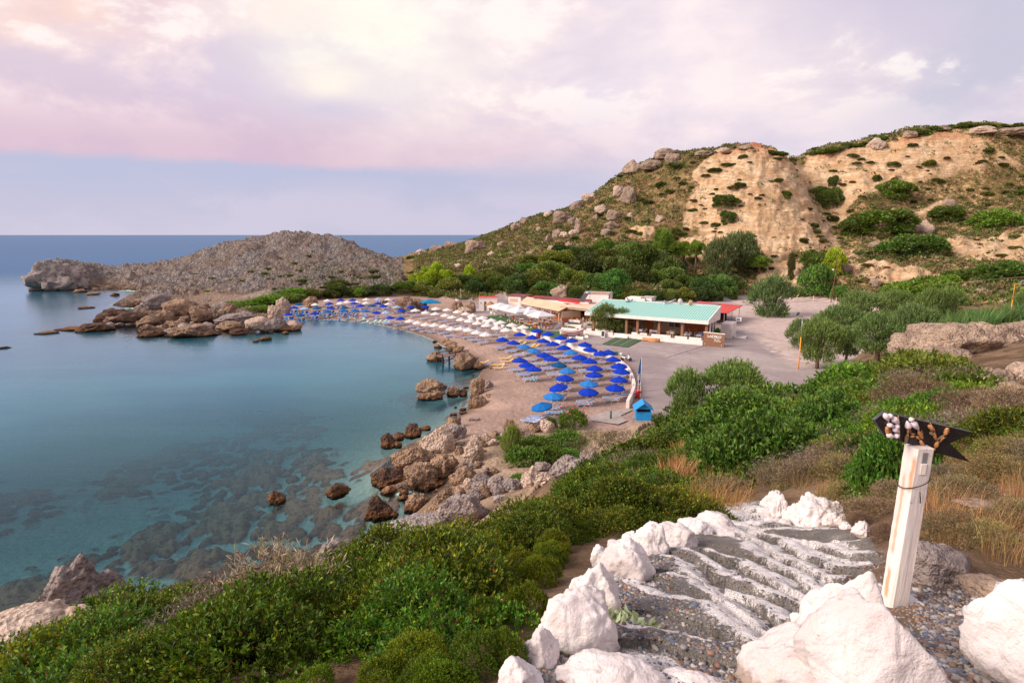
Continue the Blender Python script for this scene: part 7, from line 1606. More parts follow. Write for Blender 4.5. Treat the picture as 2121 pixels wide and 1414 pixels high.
# white plastic chairs near hut
ch=empty('chair')
b=MB(); b.box(-.2,-.2,.43,.2,.2,.47); b.build('seat',M_wd,ch)
b=MB(); 
for s_ in (-1,1): b.box(s_*.2-.02,.17,.47,s_*.2+.02,.21,.95)
for z_ in (.58,.72,.86): b.box(-.18,.175,z_,.18,.2,z_+.07)
b.build('backrest',M_wd,ch)
for (x_,y_) in ((-.18,-.18),(.18,-.18),(-.18,.18),(.18,.18)): b=MB(); b.box(x_-.02,y_-.02,0,x_+.02,y_+.02,.43); b.build('leg',M_wd,ch)
tbm=empty('dining_table'); b=MB(); b.box(-.62,-.38,.70,.62,.38,.73); b.build('tabletop',M_wd,tbm)
for (x_,y_) in ((-.56,-.32),(.56,-.32),(-.56,.32),(.56,.32)): b=MB(); b.box(x_-.03,y_-.03,0,x_+.03,y_+.03,.70); b.build('leg',M_wd,tbm)
clm=MB(); clm.addv([(-.66,-.42,.735),(.66,-.42,.735),(.66,.42,.735),(-.66,.42,.735),(-.67,-.43,.5),(0,-.46,.42),(.67,-.43,.5),(.69,0,.42),(.67,.43,.5),(0,.46,.42),(-.67,.43,.5),(-.69,0,.42),(0,-.42,.735),(.66,0,.735),(0,.42,.735),(-.66,0,.735)],[(0,12,1,13,2,14,3,15),(0,4,5,12),(12,5,6,1),(1,6,7,13),(13,7,8,2),(2,8,9,14),(14,9,10,3),(3,10,11,15),(15,11,4,0)])
clothme=clm.mesh('tablecloth',M_clothw); clothme2=clothme.copy(); clothme2.materials.clear(); clothme2.materials.append(M_clothd)
TP=[(1218,669.7),(1236.6,671),(1257.4,673.5),(1278,674),(1302,676),(1328,681.5),(1337,675.8),(1355,683.5),(1390,686.7),(1398.5,679.5),(1422.4,690.8),(1426,682),(1449.4,692),(1454,686.5),(1441,674.5),(1383,673.5),(1412,673),(1345,670),(1311,668)]
random.seed(9); first=True; TS=sorted(q[0] for q in TP); chs=[]
for i,(px,py) in enumerate(TP):
    p=Vector(G(px,py,2.28)); a=FA+random.uniform(-.05,.05)+(math.pi/2 if i in (5,12,13) else 0); n_=ordw(TS.index(px)+1)
    o=tbm if i==0 else copy_tree(tbm); o.location=(p.x,p.y,1.552); o.rotation_euler=(0,0,a); tag(o,'dining table on the restaurant terrace, %s from the left'%n_,'table','dining tables on the restaurant terrace')
    if i not in (9,11,17): c_=link('tablecloth',clothme if i%3 else clothme2); c_.location=(p.x,p.y,1.554); c_.rotation_euler=(0,0,a); tag(c_,'%s cloth on the terrace table that is %s from the left'%('white' if i%3 else 'pale blue',n_),'tablecloth','tablecloths on the restaurant terrace')
    for (dx,dy,ra) in ((-.35,.72,0),(.35,.72,0),(-.35,-.72,math.pi),(.35,-.72,math.pi)):
        if random.random()<.12: continue
        o=ch if first else copy_tree(ch); first=False; ca,sa=math.cos(a),math.sin(a); o.location=(p.x+dx*ca-dy*sa,p.y+dx*sa+dy*ca,1.552); o.rotation_euler=(0,0,a+ra+random.uniform(-.15,.15)); q_=proj(*o.location); chs.append((float(q_[0]),o,n_,('left' if dx<0 else 'right')+(' rear' if dy>0 else ' front')))
for q in chs: tag(q[1],'wooden ladder back chair, %s one at terrace table %s from the left'%(q[3],q[2]),'chair','wooden chairs on the restaurant terrace')
for i,(px,py) in enumerate([(1186,664.5),(1196,665),(1204,665.5),(1209,663),(1216,667),(1221,665),(1190,661),(1200,660),(1214,661),(1302,683.5),(1313,685)]):
    o=copy_tree(ch); p=G(px,py,1.9); o.location=(p[0],p[1],1.52 if i<9 else 1.56); o.rotation_euler=(0,0,random.uniform(0,6)); tag(o,('wooden chair inside the covered terrace, %s from the left'%ordw(sorted([1186,1196,1204,1209,1216,1221,1190,1200,1214]).index(px)+1)) if i<9 else ('wooden chair between the pillars above the steps, %s'%('left' if i==9 else 'right')),'chair','loose wooden chairs')
for i,(px,py) in enumerate([(1017,653.5),(1026.5,655),(1020,649)]):
    o=empty('plastic_chair',(G(px,py,1)[0],G(px,py,1)[1],1.05),i*2.1); tag(o,'white plastic armchair near the thatched sunshade, %s'%['left','right','rear'][i],'chair')
    b=MB(); b.box(-.24,-.24,.40,.24,.24,.44); b.build('seat',M_wht,o); b=MB(); b.addv([(-.24,.22,.44),(.24,.22,.44),(.22,.34,.85),(-.22,.34,.85),(-.24,.26,.44),(.24,.26,.44),(.22,.38,.85),(-.22,.38,.85)],[(0,1,2,3),(4,7,6,5),(0,3,7,4),(1,5,6,2),(3,2,6,7)]); b.build('backrest',M_wht,o)
    for (x_,y_) in ((-.22,-.22),(.22,-.22),(-.22,.24),(.22,.24)): b=MB(); b.tube([(x_*1.15,y_*1.15,0),(x_,y_,.42)],.025,5); b.build('leg',M_wht,o)
# round box balls and small plants on the wall
for i,(px,py,r_) in enumerate([(1220.5,672.5,.33),(1335,683,.36),(1248,678.5,.14),(1350,688,.15),(1398,693,.24),(1323,690,.26),(1284,680,.3),(1262,685,.2)]):
    p=G(px,py,2.1); o=veg('potted_shrub',HILL[i%5],(p[0],p[1],2.0),r_,(1.1,1.9,.7),label='small round potted green shrub on the terrace wall, %s from the left'%ordw(sorted([1220.5,1335,1248,1350,1398,1323,1284,1262]).index(px)+1),sz=1.2)
    o['group']='small plants along the terrace wall'
# street lamps, pole, wire, fence posts
M_yel=simple('yellow_paint',srgb(236,150,30),.5,.05)
def lamp(px,pyb,pyt,dirx,label):
    p=place(px,pyb); s=mpp(p); h_=(pyb-pyt)*s/.98; r=empty('street_lamp',p); tag(r,label,'lamp post')
    b=MB(); b.tube([(0,0,-.2),(0,0,h_*.62)],.075,8); b.build('lower_pole',M_yel,r,True); b=MB(); b.tube([(0,0,h_*.62),(0,0,h_)],.05,8); b.tube([(0,0,h_),(dirx*.9,-.2,h_+.22)],.045,6); b.build('upper_pole',M_steel if dirx<0 else M_yel,r,True)
    b=MB(); M1=Matrix.Translation((dirx*.9,-.2,h_+.28))@Euler((.5,0,.4)).to_matrix().to_4x4(); b.box(-.28,-.08,0,.28,.08,.42,M1); b.build('floodlight',simple('lamp_glass',srgb(120,126,132),.3) if dirx<0 else bpy.data.materials['lamp_glass'],r); M1=Matrix.Translation((dirx*1.15,-.25,h_+.2)); b=MB(); b.box(-.5,-.12,-.06,.35,.12,.06,M1); b.build('lamp_head',M_steel,r)
lamp(1653.5,765.5,657,-1,'orange yellow street lamp with floodlight left of the tamarisk island'); lamp(2090,672,591,1,'orange yellow street lamp at the right edge beyond the outcrop')
p=place(1723,626); s=mpp(p); wp_=empty('wooden_pole',p); tag(wp_,'old wooden utility pole with a white lamp behind the car park fence','pole'); b=MB(); b.tube([(-.3,0,-.3),(.6,0,92*s)],[.13,.09],7); b.build('pole',simple('old_timber',srgb(120,74,54),.9,.2),wp_,True); b=MB(); b.lathe([(.05,0),(.28,.1),(.2,.3),(.05,.34)],8,(-.5,-.1,66*s)); b.build('lamp',M_wht,wp_,True)
for i,(px,pyb,pyt) in enumerate([(1644,624,609),(1684,629,612),(1730.5,632,616),(1822,637,620),(1700,627,611)][:4]):
    p=place(px,pyb); s=mpp(p); b=MB(); b.tube([(0,0,-.2),(0.05*i,0,(pyb-pyt)*s)],.09,6); 
    if i==0: b.tube([(.1,0,.2),(1.3,0,(pyb-pyt)*s)],.06,5)
    o=b.build('fence_post',M_wd,loc=tuple(p)); tag(o,'pale wooden fence post at the back of the car park, %s from the left'%ordw(i+1),'post','fence posts of the car park')
a1=Vector(UV(19.8,22.2,5.2)); b=MB(); b.tube([(a1.x,a1.y,3.9),(a1.x,a1.y,5.4)],.04,6); tag(b.build('wire_mast',M_steel),'thin mast at the corner of the red carport roof','mast')
a2=Vector(Dp(1900,593,150)); a3=Vector(Dp(2130,572,128)); b=MB(); pts=[a1+Vector((0,0,.1))]
for k in range(1,13): t_=k/12; q=a1.lerp(a2,t_); q.z-=.9*math.sin(math.pi*t_); pts.append(q)
pts.append(a3); b.tube(pts,.035,4); tag(b.build('overhead_wire',simple('cable_grey',srgb(150,130,122),.7)),'overhead wire running from the carport mast across the hill foot','wire')
p=place(1862,640); b=MB(); b.tube([(0,0,0),(0,0,.9)],.05,6); b.box(-.22,-.2,.9,.22,.2,1.9); tag(b.build('blue_drum',simple('blue_drum',(.02,.10,.55),.5),loc=tuple(p),bevel=.05),'small blue container on a stand at the back right of the parking ground','container')
# deck table area furniture left: sun bed rack, grass mats
b=MB(); p=G(1117.5,700,1.0); b.box(-.3,-.3,0,.3,.3,.95); tag(b.build('red_bin',simple('rust_red_box',srgb(150,50,36),.7),loc=(p[0],p[1],1.0),bevel=.03),'dark red box bin at the gap in the white beach wall','bin')
p=G(1268,747,1.0); 
b=MB(); b.box(-.5,-.3,0,.5,.3,.5); tag(b.build('storage_box',simple('teal_box',srgb(40,96,110),.6),loc=(G(1273,735,1.0)[0],G(1273,735,1.0)[1],1.0),bevel=.04),'dark teal storage box by the wall under the royal blue umbrellas','box')
# ---------------------------------------------------------------- white steps, border stones, sign
pr_=np.concatenate([np.exp(np.linspace(np.log(1.55),np.log(5.5),520,endpoint=False)),np.exp(np.linspace(np.log(5.5),np.log(12.5),260))]); pt_=np.radians(np.linspace(-4,47,640))
ri=np.unique(np.r_[np.arange(0,len(pr_),8),len(pr_)-1]); ti_=np.unique(np.r_[np.arange(0,len(pt_),8),len(pt_)-1])
a_r,a_t=np.meshgrid(pr_[ri],pt_[ti_],indexing='ij'); zc=tps(a_r*np.sin(a_t),a_r*np.cos(a_t))
tmp=np.array([np.interp(pt_,pt_[ti_],row) for row in zc]); zc=np.array([np.interp(pr_,pr_[ri],tmp[:,j]) for j in range(len(pt_))]).T
PR,PT=np.meshgrid(pr_,pt_,indexing='ij'); qx=PR*np.sin(PT); qy=PR*np.cos(PT); ppx,ppy,_q=proj(qx,qy,zc)
Z3=lambda L_:[(1020+a/2.651,1000+b/2.651) for a,b in L_]
F3=lambda L_:[(1480+a/5.892,990+b/5.892) for a,b in L_]
lips=[(Z3([(380,1090),(500,1030),(640,1000),(800,965),(870,990),(930,1040),(1100,1060),(1190,1095),(1500,1130)]),.10),
(Z3([(770,815),(900,815),(960,830),(1080,850),(1150,870),(1300,880)]),.035),
(Z3([(790,570),(880,600),(980,640),(1100,660),(1220,690),(1300,740),(1400,800),(1500,850)]),.075),
(Z3([(970,420),(1050,440),(1100,490),(1180,540),(1240,600),(1300,660),(1370,720),(1450,770),(1540,820)]),.06),
(Z3([(1030,520),(1100,515),(1170,550),(1220,600)]),.05),
(Z3([(1340,600),(1440,630),(1540,680),(1640,750)]),.06),
(Z3([(1060,370),(1150,400),(1220,450),(1300,490)]),.05),
(Z3([(1380,505),(1480,540),(1560,590),(1640,640),(1760,700)]),.06),
(Z3([(1210,370),(1300,395),(1400,420),(1480,470),(1560,500),(1640,560),(1720,620),(1780,690)]),.07),
(Z3([(1250,310),(1350,320),(1440,360),(1480,385),(1600,440),(1700,490),(1800,550),(1860,600)]),.085),
(Z3([(1330,260),(1450,330),(1560,370),(1660,410),(1780,460),(1890,530)]),.09),
(Z3([(1380,250),(1480,290),(1600,320),(1700,350),(1800,390),(1900,420),(1980,450)]),.09),
(F3([(280,560),(420,600),(600,660),(800,650),(1050,660),(1240,680)]),.10),(F3([(200,540),(350,560),(620,550),(800,560),(960,600),(1200,620),(1440,620)]),.11),
(F3([(200,500),(400,500),(600,500),(800,540)]),.10),(F3([(180,450),(400,470),(600,470),(740,490)]),.11),(F3([(180,390),(400,420),(700,430)]),.12),(F3([(190,350),(400,350),(620,360)]),.12),(F3([(200,320),(430,320),(600,330)]),.12),
(F3([(860,775),(1200,800),(1500,830),(1800,890)]),.09),(F3([(1230,900),(1500,940),(1750,1010),(2000,1000)]),.08),(F3([(1350,680),(1600,670)]),.05),(F3([(1540,780),(1720,770)]),.04)]
dmin=np.full(qx.shape,9.); sgn_=np.zeros(qx.shape); wmin=np.full(qx.shape,.06)
wobx=.05*fbm(qx*3,qy*3,oct=3,seed=71); woby=.05*fbm(qx*3+9,qy*3,oct=3,seed=72)
for L_,w_ in lips:
    P3=[np.array(place(a,b))[:2] for a,b in L_]
    for a,b in zip(P3[:-1],P3[1:]):
        e=b-a; wx_=qx+wobx-a[0]; wy_=qy+woby-a[1]; tt=np.clip((wx_*e[0]+wy_*e[1])/(e@e+1e-9),0,1); dx=wx_-e[0]*tt; dy=wy_-e[1]*tt; d_=np.hypot(dx,dy)
        m_=d_<dmin; dmin=np.where(m_,d_,dmin); wmin=np.where(m_,w_,wmin); sgn_=np.where(m_,np.sign(dx*qx+dy*qy),sgn_)
sd_=dmin*sgn_     # + = farther from the viewer = downhill side
n1_=fbm(qx*7,qy*7,oct=4,seed=73); n2_=fbm(qx*30,qy*30,oct=3,seed=74); n3_=fbm(qx*2.2,qy*2.2,oct=2,seed=75)
wv_=wmin*1.3*(1+.75*n1_+.6*n3_)
wk1,wk2=worley(qx*6+n1_*.3,qy*6,seed=77); step=.05*np.tanh(-sd_/.075)*np.exp(-np.abs(sd_)/.28)+.016*np.exp(-(sd_/(wv_*1.1))**2)*(1+.9*(wk2-wk1)-.5*wk1)
inst=inpoly(ppx,ppy,[(1180,1440),(1140,1330),(1255,1215),(1300,1165),(1360,1130),(1440,1095),(1500,1040),(1590,1035),(1650,1085),(1800,1110),(1830,1160),(1760,1200),(1700,1300),(1600,1370),(1560,1440)]).astype(float)
for _ in range(12): inst=(inst+np.roll(inst,1,0)+np.roll(inst,-1,0)+np.roll(inst,1,1)+np.roll(inst,-1,1))/5
relief=.012*n1_+.004*n2_+.02*n3_
zz=zc+step*inst+relief+.03*(1-inst)*fbm(qx*2,qy*2,oct=4,seed=76)
inp0=inpoly(ppx,ppy,pathpoly); zz=np.where(inp0,zz,zz-.05)
cen=np.array([1560,1250]); pexp=[tuple(cen+(np.array(p)-cen)*1.07) for p in pathpoly]
keep=inpoly(ppx,ppy,pexp)
white=np.clip(sst(1.7,.35,np.abs(sd_+.2*wv_)/np.maximum(wv_,.01)),0,1)*inst
white=np.maximum(white,inst*sst(1105,1085,ppy)*sst(.5,-.2,n1_)*.5)
M_path,t=newmat('whitewashed_steps'); v=t.pos(); wa=t.attr('white'); so_=t.attr('soil')
n_=t.noise(v,14,6,.7); nf=t.noise(v,70,4,.7); nb=t.noise(v,3,5,.6); vg=t.vor(v,95.,out='Color'); vd=t.vor(v,95.)
sand=t.mix(t.rng(nb,.35,.65),srgb(112,106,102),srgb(142,134,126)); sand=t.mix(t.rng(nf,.4,.7,0,.6),sand,srgb(92,84,80))
peb=t.mix(t.xyz(vg)[0],srgb(84,86,94),srgb(176,164,152)); sand=t.mix(t.mul(t.rng(t.xyz(vg)[1],.45,.6),t.rng(vd,.55,.3)),sand,peb)
stone=t.mix(nb,srgb(110,110,118),srgb(146,142,144)); sand=t.mix(t.rng(n_,.56,.62),sand,stone)
soil=t.mix(t.rng(nb,.35,.65),srgb(112,88,68),srgb(146,120,98)); sand=t.mix(so_,sand,t.mix(t.rng(nf,.4,.7,0,.5),soil,srgb(80,66,56)))
wht=t.mix(t.rng(nb,.3,.7),srgb(214,206,206),srgb(240,234,232)); wht=t.mix(t.rng(n_,.52,.66,0,.75),wht,srgb(158,144,140))
f_=t.rng(t.add(wa,t.add(t.mul(t.sub(n_,.5),2.3),t.add(t.mul(t.sub(nf,.5),1.5),t.mul(t.sub(nb,.5),1.5)))),.36,.66)
c=t.mix(f_,sand,wht); t.lk(c,t.b.inputs['Base Color']); t.b.inputs['Roughness'].default_value=.92; t.b.inputs['Specular IOR Level'].default_value=.2
t.lk(t.bump(t.add(t.add(nf,t.mul(n_,1.5)),t.mul(vd,-.6)),.012),t.b.inputs['Normal'])
i3=np.arange(qx.size).reshape(qx.shape); qd=np.stack([i3[:-1,:-1],i3[:-1,1:],i3[1:,1:],i3[1:,:-1]],-1)[keep[:-1,:-1]]
used=np.unique(qd); rm=np.full(qx.size,-1); rm[used]=np.arange(len(used))
soil_=1-inst
o=link('path',mesh_np('path',np.stack([qx,qy,zz],-1).reshape(-1,3)[used],rm[qd],M_path,True,{'white':white.ravel()[used],'soil':soil_.ravel()[used]})); tag(o,kind='structure')
def pz(x,y):
    r=math.hypot(x,y); th=math.atan2(x,y); i=int(np.clip(np.searchsorted(pr_,r),0,len(pr_)-1)); j=int(np.clip(np.searchsorted(pt_,th),0,len(pt_)-1)); return float(zz[i,j])
# pebbles
rs=np.random.RandomState(3); _bm=bmesh.new(); bmesh.ops.create_icosphere(_bm,subdivisions=2,radius=1); IV=np.array([v.co[:] for v in _bm.verts]); IF=np.array([[v.index for v in f.verts] for f in _bm.faces]); _bm.free()
PVs=[];PFs=[];PCs=[]; cnt=0
gut=[[(1225,1230),(1300,1150),(1440,1110),(1470,1140),(1330,1240),(1290,1340),(1220,1340)],[(1060,1414),(1130,1330),(1290,1350),(1240,1380),(1120,1430)],[(1880,1170),(2121,1230),(2121,1414),(1960,1414),(1900,1300)],[(1640,1270),(1690,1250),(1670,1320),(1600,1310)],[(1290,1370),(1560,1370),(1600,1414),(1400,1414)],[(1700,1000),(1800,1010),(1800,1060),(1680,1040)]]
cols3=np.array([srgb(104,106,116),srgb(138,132,130),srgb(82,78,82),srgb(150,138,128),srgb(136,112,92),srgb(168,160,154),srgb(92,98,114),srgb(132,98,82)])
tries=0
while cnt<17000 and tries<120000:
    tries+=1; r=1.75*(5.6/1.75)**rs.rand(); th=math.radians(rs.uniform(-2,46)); x,y=r*math.sin(th),r*math.cos(th); z=pz(x,y); a,b,_=proj(x,y,z); a=float(a);b=float(b)
    if a>2160 or b>1450 or not inp(a,b,pathpoly): continue
    if not any(inp(a,b,g_) for g_ in gut) and rs.rand()<.8: continue
    i=int(np.clip(np.searchsorted(pr_,r),0,len(pr_)-1)); j=int(np.clip(np.searchsorted(pt_,th),0,len(pt_)-1))
    if white[i,j]>.5 and rs.rand()<.9: continue
    s=rs.gamma(2.0,.0021)+.0022; s=min(s,.018)*(1.1 if a>1880 else 1)
    sc_=np.array([s*rs.uniform(.9,1.5),s*rs.uniform(.7,1.1),s*rs.uniform(.45,.8)]); an=rs.rand()*6.28; ca,sa=math.cos(an),math.sin(an)
    q=IV*sc_*(1+.12*rs.normal(size=(len(IV),1))); q=np.stack([q[:,0]*ca-q[:,1]*sa,q[:,0]*sa+q[:,1]*ca,q[:,2]],-1)+[x,y,z+sc_[2]*.35]
    PVs.append(q); PFs.append(IF+cnt*len(IV)); PCs.append(np.repeat((cols3[rs.randint(8)]*(1+.2*rs.normal()))[None],len(IV),0)); cnt+=1
M_peb,t=newmat('pebble'); t.lk(t.attr('lc','Color'),t.b.inputs['Base Color']); t.b.inputs['Roughness'].default_value=.6
o=link('gravel',mesh_np('gravel',np.concatenate(PVs),np.concatenate(PFs),M_peb,True,{'lc':np.clip(np.concatenate(PCs),.01,.9)})); tag(o,'grey and tan pebbles strewn over the steps and soil','gravel',kind='stuff')
# whitewashed border stones
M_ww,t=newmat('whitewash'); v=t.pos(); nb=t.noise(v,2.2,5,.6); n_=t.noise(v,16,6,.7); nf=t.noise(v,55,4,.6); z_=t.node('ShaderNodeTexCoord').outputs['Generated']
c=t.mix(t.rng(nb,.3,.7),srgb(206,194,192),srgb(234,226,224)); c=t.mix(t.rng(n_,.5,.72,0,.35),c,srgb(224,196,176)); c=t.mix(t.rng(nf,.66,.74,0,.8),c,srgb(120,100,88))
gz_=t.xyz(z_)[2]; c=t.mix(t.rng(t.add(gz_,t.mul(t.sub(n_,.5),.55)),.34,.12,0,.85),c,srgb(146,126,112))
t.lk(c,t.b.inputs['Base Color']); t.b.inputs['Roughness'].default_value=.85; t.b.inputs['Specular IOR Level'].default_value=.3; ck=t.vor(v,5.,'DISTANCE_TO_EDGE'); c=t.mix(t.rng(ck,0,.02,.12,0),c,srgb(150,134,124)); c=t.mix(t.rng(t.noise(v,6,7,.75),.60,.68,0,.75),c,srgb(168,146,130)); t.lk(c,t.b.inputs['Base Color']); t.lk(t.bump(t.add(t.mul(n_,1.),t.add(t.mul(nf,.6),t.mul(t.rng(ck,0,.08),.3))),.011),t.b.inputs['Normal'])
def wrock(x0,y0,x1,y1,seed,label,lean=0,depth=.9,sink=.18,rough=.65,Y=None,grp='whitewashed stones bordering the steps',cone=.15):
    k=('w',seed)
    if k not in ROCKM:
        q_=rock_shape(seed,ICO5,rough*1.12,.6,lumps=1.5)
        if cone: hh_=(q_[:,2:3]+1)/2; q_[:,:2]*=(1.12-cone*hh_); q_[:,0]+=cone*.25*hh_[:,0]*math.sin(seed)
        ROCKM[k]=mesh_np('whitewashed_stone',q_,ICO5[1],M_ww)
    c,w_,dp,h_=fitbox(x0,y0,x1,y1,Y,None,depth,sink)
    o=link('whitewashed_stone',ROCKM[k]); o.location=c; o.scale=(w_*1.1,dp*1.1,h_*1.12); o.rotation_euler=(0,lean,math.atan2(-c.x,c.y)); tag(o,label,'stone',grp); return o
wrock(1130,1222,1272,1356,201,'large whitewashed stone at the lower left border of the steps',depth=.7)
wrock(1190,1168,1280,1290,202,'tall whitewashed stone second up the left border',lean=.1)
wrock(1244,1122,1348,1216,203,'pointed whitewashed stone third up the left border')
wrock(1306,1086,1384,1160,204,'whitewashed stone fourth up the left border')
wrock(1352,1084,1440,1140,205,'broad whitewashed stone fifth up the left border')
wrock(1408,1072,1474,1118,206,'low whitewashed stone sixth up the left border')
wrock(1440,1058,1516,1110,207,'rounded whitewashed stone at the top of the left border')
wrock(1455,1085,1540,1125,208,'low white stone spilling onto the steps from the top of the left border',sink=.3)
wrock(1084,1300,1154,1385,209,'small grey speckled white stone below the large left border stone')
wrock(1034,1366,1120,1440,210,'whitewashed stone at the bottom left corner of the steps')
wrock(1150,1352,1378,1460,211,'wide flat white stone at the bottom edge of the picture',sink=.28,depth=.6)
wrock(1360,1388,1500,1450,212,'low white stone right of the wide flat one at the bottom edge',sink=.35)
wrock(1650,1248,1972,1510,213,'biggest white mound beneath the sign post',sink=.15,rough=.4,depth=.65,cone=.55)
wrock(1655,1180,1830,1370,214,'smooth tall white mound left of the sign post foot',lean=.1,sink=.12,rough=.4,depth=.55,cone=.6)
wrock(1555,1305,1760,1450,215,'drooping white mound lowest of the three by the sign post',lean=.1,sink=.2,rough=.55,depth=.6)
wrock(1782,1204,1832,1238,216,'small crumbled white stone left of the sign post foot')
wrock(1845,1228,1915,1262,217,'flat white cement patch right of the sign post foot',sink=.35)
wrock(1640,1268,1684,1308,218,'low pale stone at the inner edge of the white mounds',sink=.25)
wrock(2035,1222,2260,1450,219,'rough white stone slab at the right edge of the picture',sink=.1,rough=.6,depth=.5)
g2='whitewashed stones on the far right side of the steps'
for i,(a,b_,c_,d_) in enumerate([(1578,1016,1614,1056),(1594,1020,1632,1078),(1626,1042,1672,1084),(1655,1028,1728,1092),(1690,1032,1730,1064),(1712,1040,1745,1066),(1730,1062,1752,1092),(1740,1082,1768,1106),(1768,1078,1800,1110),(1640,1058,1690,1092),(1614,1076,1640,1090),(1700,1060,1740,1092)]):
    wrock(a,b_,c_,d_,220+i%6,'jagged whitewashed stone right of the steps, %s from the left'%ordw(i+1),rough=1.1,grp=g2,sink=.12)
rock('boulder',1870,1122,1995,1222,M_grey,231,hi=True,label='grey and tan rock right behind the sign post foot',sink=.2,rough=.6)
rock('boulder',2000,1190,2121,1250,M_pink,232,hi=True,label='flat brownish rock above the rough white slab',sink=.3,rough=.6)
rock('boulder',2020,1094,2140,1125,M_pale,233,hi=True,label='long pale pink rock in the dry grass at the right edge',sink=.3,rough=.6)
rock('boulder',1985,1035,2090,1060,M_grey,234,hi=True,label='grey rock half buried in the dry grass',sink=.35)
rock('boulder',2068,1238,2100,1256,M_pink,235,label='small brown stone beside the rough white slab')
# silvery rosette plant at the left border
rs=np.random.RandomState(8); p=place(1275,1292); n_=60; pos=np.stack([rs.uniform(-.17,.19,n_),rs.uniform(-.06,.06,n_),rs.uniform(0,.02,n_)],-1); pos[:,1]-=pos[:,0]*.5; d=rs.normal(size=(n_,3)); d[:,2]=abs(d[:,2])+.5
V_,T_3,C_=leaves(rs,pos,d/np.linalg.norm(d,axis=1)[:,None],rs.uniform(.05,.085,n_),.035,np.array([srgb(160,172,140)])*rs.uniform(.8,1.15,(n_,1)),.3,.25)
o=link('rosette_plant',mesh_np('rosette_plant',V_,T_3,M_leaf,False,{'lc':C_}),loc=p+Vector((0,0,.01))); tag(o,'pale silvery leaved plant beside the large left border stone','plant')
# ---- sign post
sg=empty('direction_sign'); base=Vector(Dp(1851,1250,3.2)); sg.location=base; tag(sg,'leaning white wooden post with black arrow board reading BAY in shells','sign')
M_post,t=newmat('white_painted_post'); v=t.coord('Object'); gr=t.noise(t.mapping(v,scale=(18,18,1.2)),1.,5,.6); n_=t.noise(v,14,5,.65)
c=t.mix(t.rng(gr,.3,.7),srgb(222,208,200),srgb(242,232,226)); c=t.mix(t.rng(n_,.62,.72,0,.5),c,srgb(160,140,128))
x_,y_,z_=t.xyz(v); 
def streak(z0,z1,cx,w_): 
    a=t.rng(t.m('ABSOLUTE',t.sub(t.add(x_,t.mul(t.sub(n_,.5),.02)),cx)),w_,w_*.2); return t.mul(a,t.mul(t.rng(z_,z0,z0+.05),t.rng(z_,z1+.05,z1)))
c=t.mix(t.mul(streak(.70,.90,-.012,.016),.8),c,srgb(214,140,84)); c=t.mix(t.mul(streak(.30,.78,-.045,.010),.65),c,srgb(214,150,100)); c=t.mix(t.mul(streak(.02,.2,-.046,.014),.8),c,srgb(220,140,76))
t.lk(c,t.b.inputs['Base Color']); t.b.inputs['Roughness'].default_value=.55; t.lk(t.bump(gr,.01),t.b.inputs['Normal'])
topP=Vector(Dp(1903,930,3.17)); ax=(topP-base); Lp=ax.length; az=ax.normalized(); view=(Vector((0,0,H))-base); view.z=0; view.normalize(); side=az.cross(view).normalized()*-1; side=view.cross(az).normalized()*-1
right=Vector((view.y*-1,view.x,0)); right=-right if right.x<0 else right
right=(right-az*right.dot(az)).normalized(); fwd=az.cross(right).normalized()   # fwd points away or toward
if fwd.dot(view)<0: fwd=-fwd
def PW(a,b,z): return right*a+fwd*b+az*z
# chamfered square section turned ~40 degrees
hs=.052; ang=R(52); sec=[]
for cx,cy in ((1,1),(-1,1),(-1,-1),(1,-1)):
    for k in (0,1):
        ch=.009
        px_,py_=(cx*(hs-ch),cy*hs) if (k==(0 if cx*cy>0 else 1)) else (cx*hs,cy*(hs-ch))
        sec.append((px_*math.cos(ang)-py_*math.sin(ang),px_*math.sin(ang)+py_*math.cos(ang)))
sec=sorted(sec,key=lambda q:math.atan2(q[1],q[0]))
b=MB(); NZ=24; n=len(sec); rs=np.random.RandomState(4)
for i in range(NZ+1):
    z=-.12+(Lp+.14)*i/NZ
    for (a,c_) in sec:
        k=1+.012*rs.normal(); b.v.append(tuple(PW(a*k,c_*k,z)))
for i in range(NZ):
    for k in range(n): b.f.append((i*n+k,i*n+(k+1)%n,(i+1)*n+(k+1)%n,(i+1)*n+k))
b.f.append(tuple(NZ*n+k for k in range(n)))
# store in a frame aligned with the post so the streaks run along it
Mf=Matrix((tuple(right)+(0,),tuple(fwd)+(0,),tuple(az)+(0,),(0,0,0,1))).transposed(); Mf=Matrix(((right.x,fwd.x,az.x,0),(right.y,fwd.y,az.y,0),(right.z,fwd.z,az.z,0),(0,0,0,1)))
inv=Mf.inverted(); b.v=[tuple(inv@Vector(v_)) for v_ in b.v]; po=b.build('post',M_post,sg); po.matrix_local=Mf
# board
M_black=simple('black_paint',(.012,.012,.016),.45,.3,9,bump=.01); M_edge=simple('highlit_black_edge',(.07,.075,.085),.6,.3,9)  # board edges lighter than the face, their highlight put into the colour
LT=Vector(Dp(1812,870,3.10)); RT=Vector(Dp(2016,895,3.22)); bx=(RT-LT).normalized(); nrm=(Vector((0,0,H))-(LT+RT)/2); nrm.z*=.0; nrm.normalize(); nrm=(nrm-bx*nrm.dot(bx)).normalized(); by=nrm.cross(bx).normalized(); by=by if by.z>0 else -by
def onb(px,py,lift=0):
    d_=Vector(ray(px,py)); o_=Vector((0,0,H)); t_=((LT-o_).dot(nrm))/d_.dot(nrm); return o_+d_*t_+nrm*lift
Z8=lambda a,b_:(1800+a/8.8375,835+b_/8.8375)
out=[Z8(*q) for q in [(105,300),(250,170),(320,155),(1915,530),(1480,735),(1570,770),(1875,1075),(1780,1075),(650,720),(290,600)]]
out=[Z8(*q) for q in [(105,305),(285,168),(1915,535),(1480,735),(1860,1080),(1120,870),(650,715),(285,600)]]
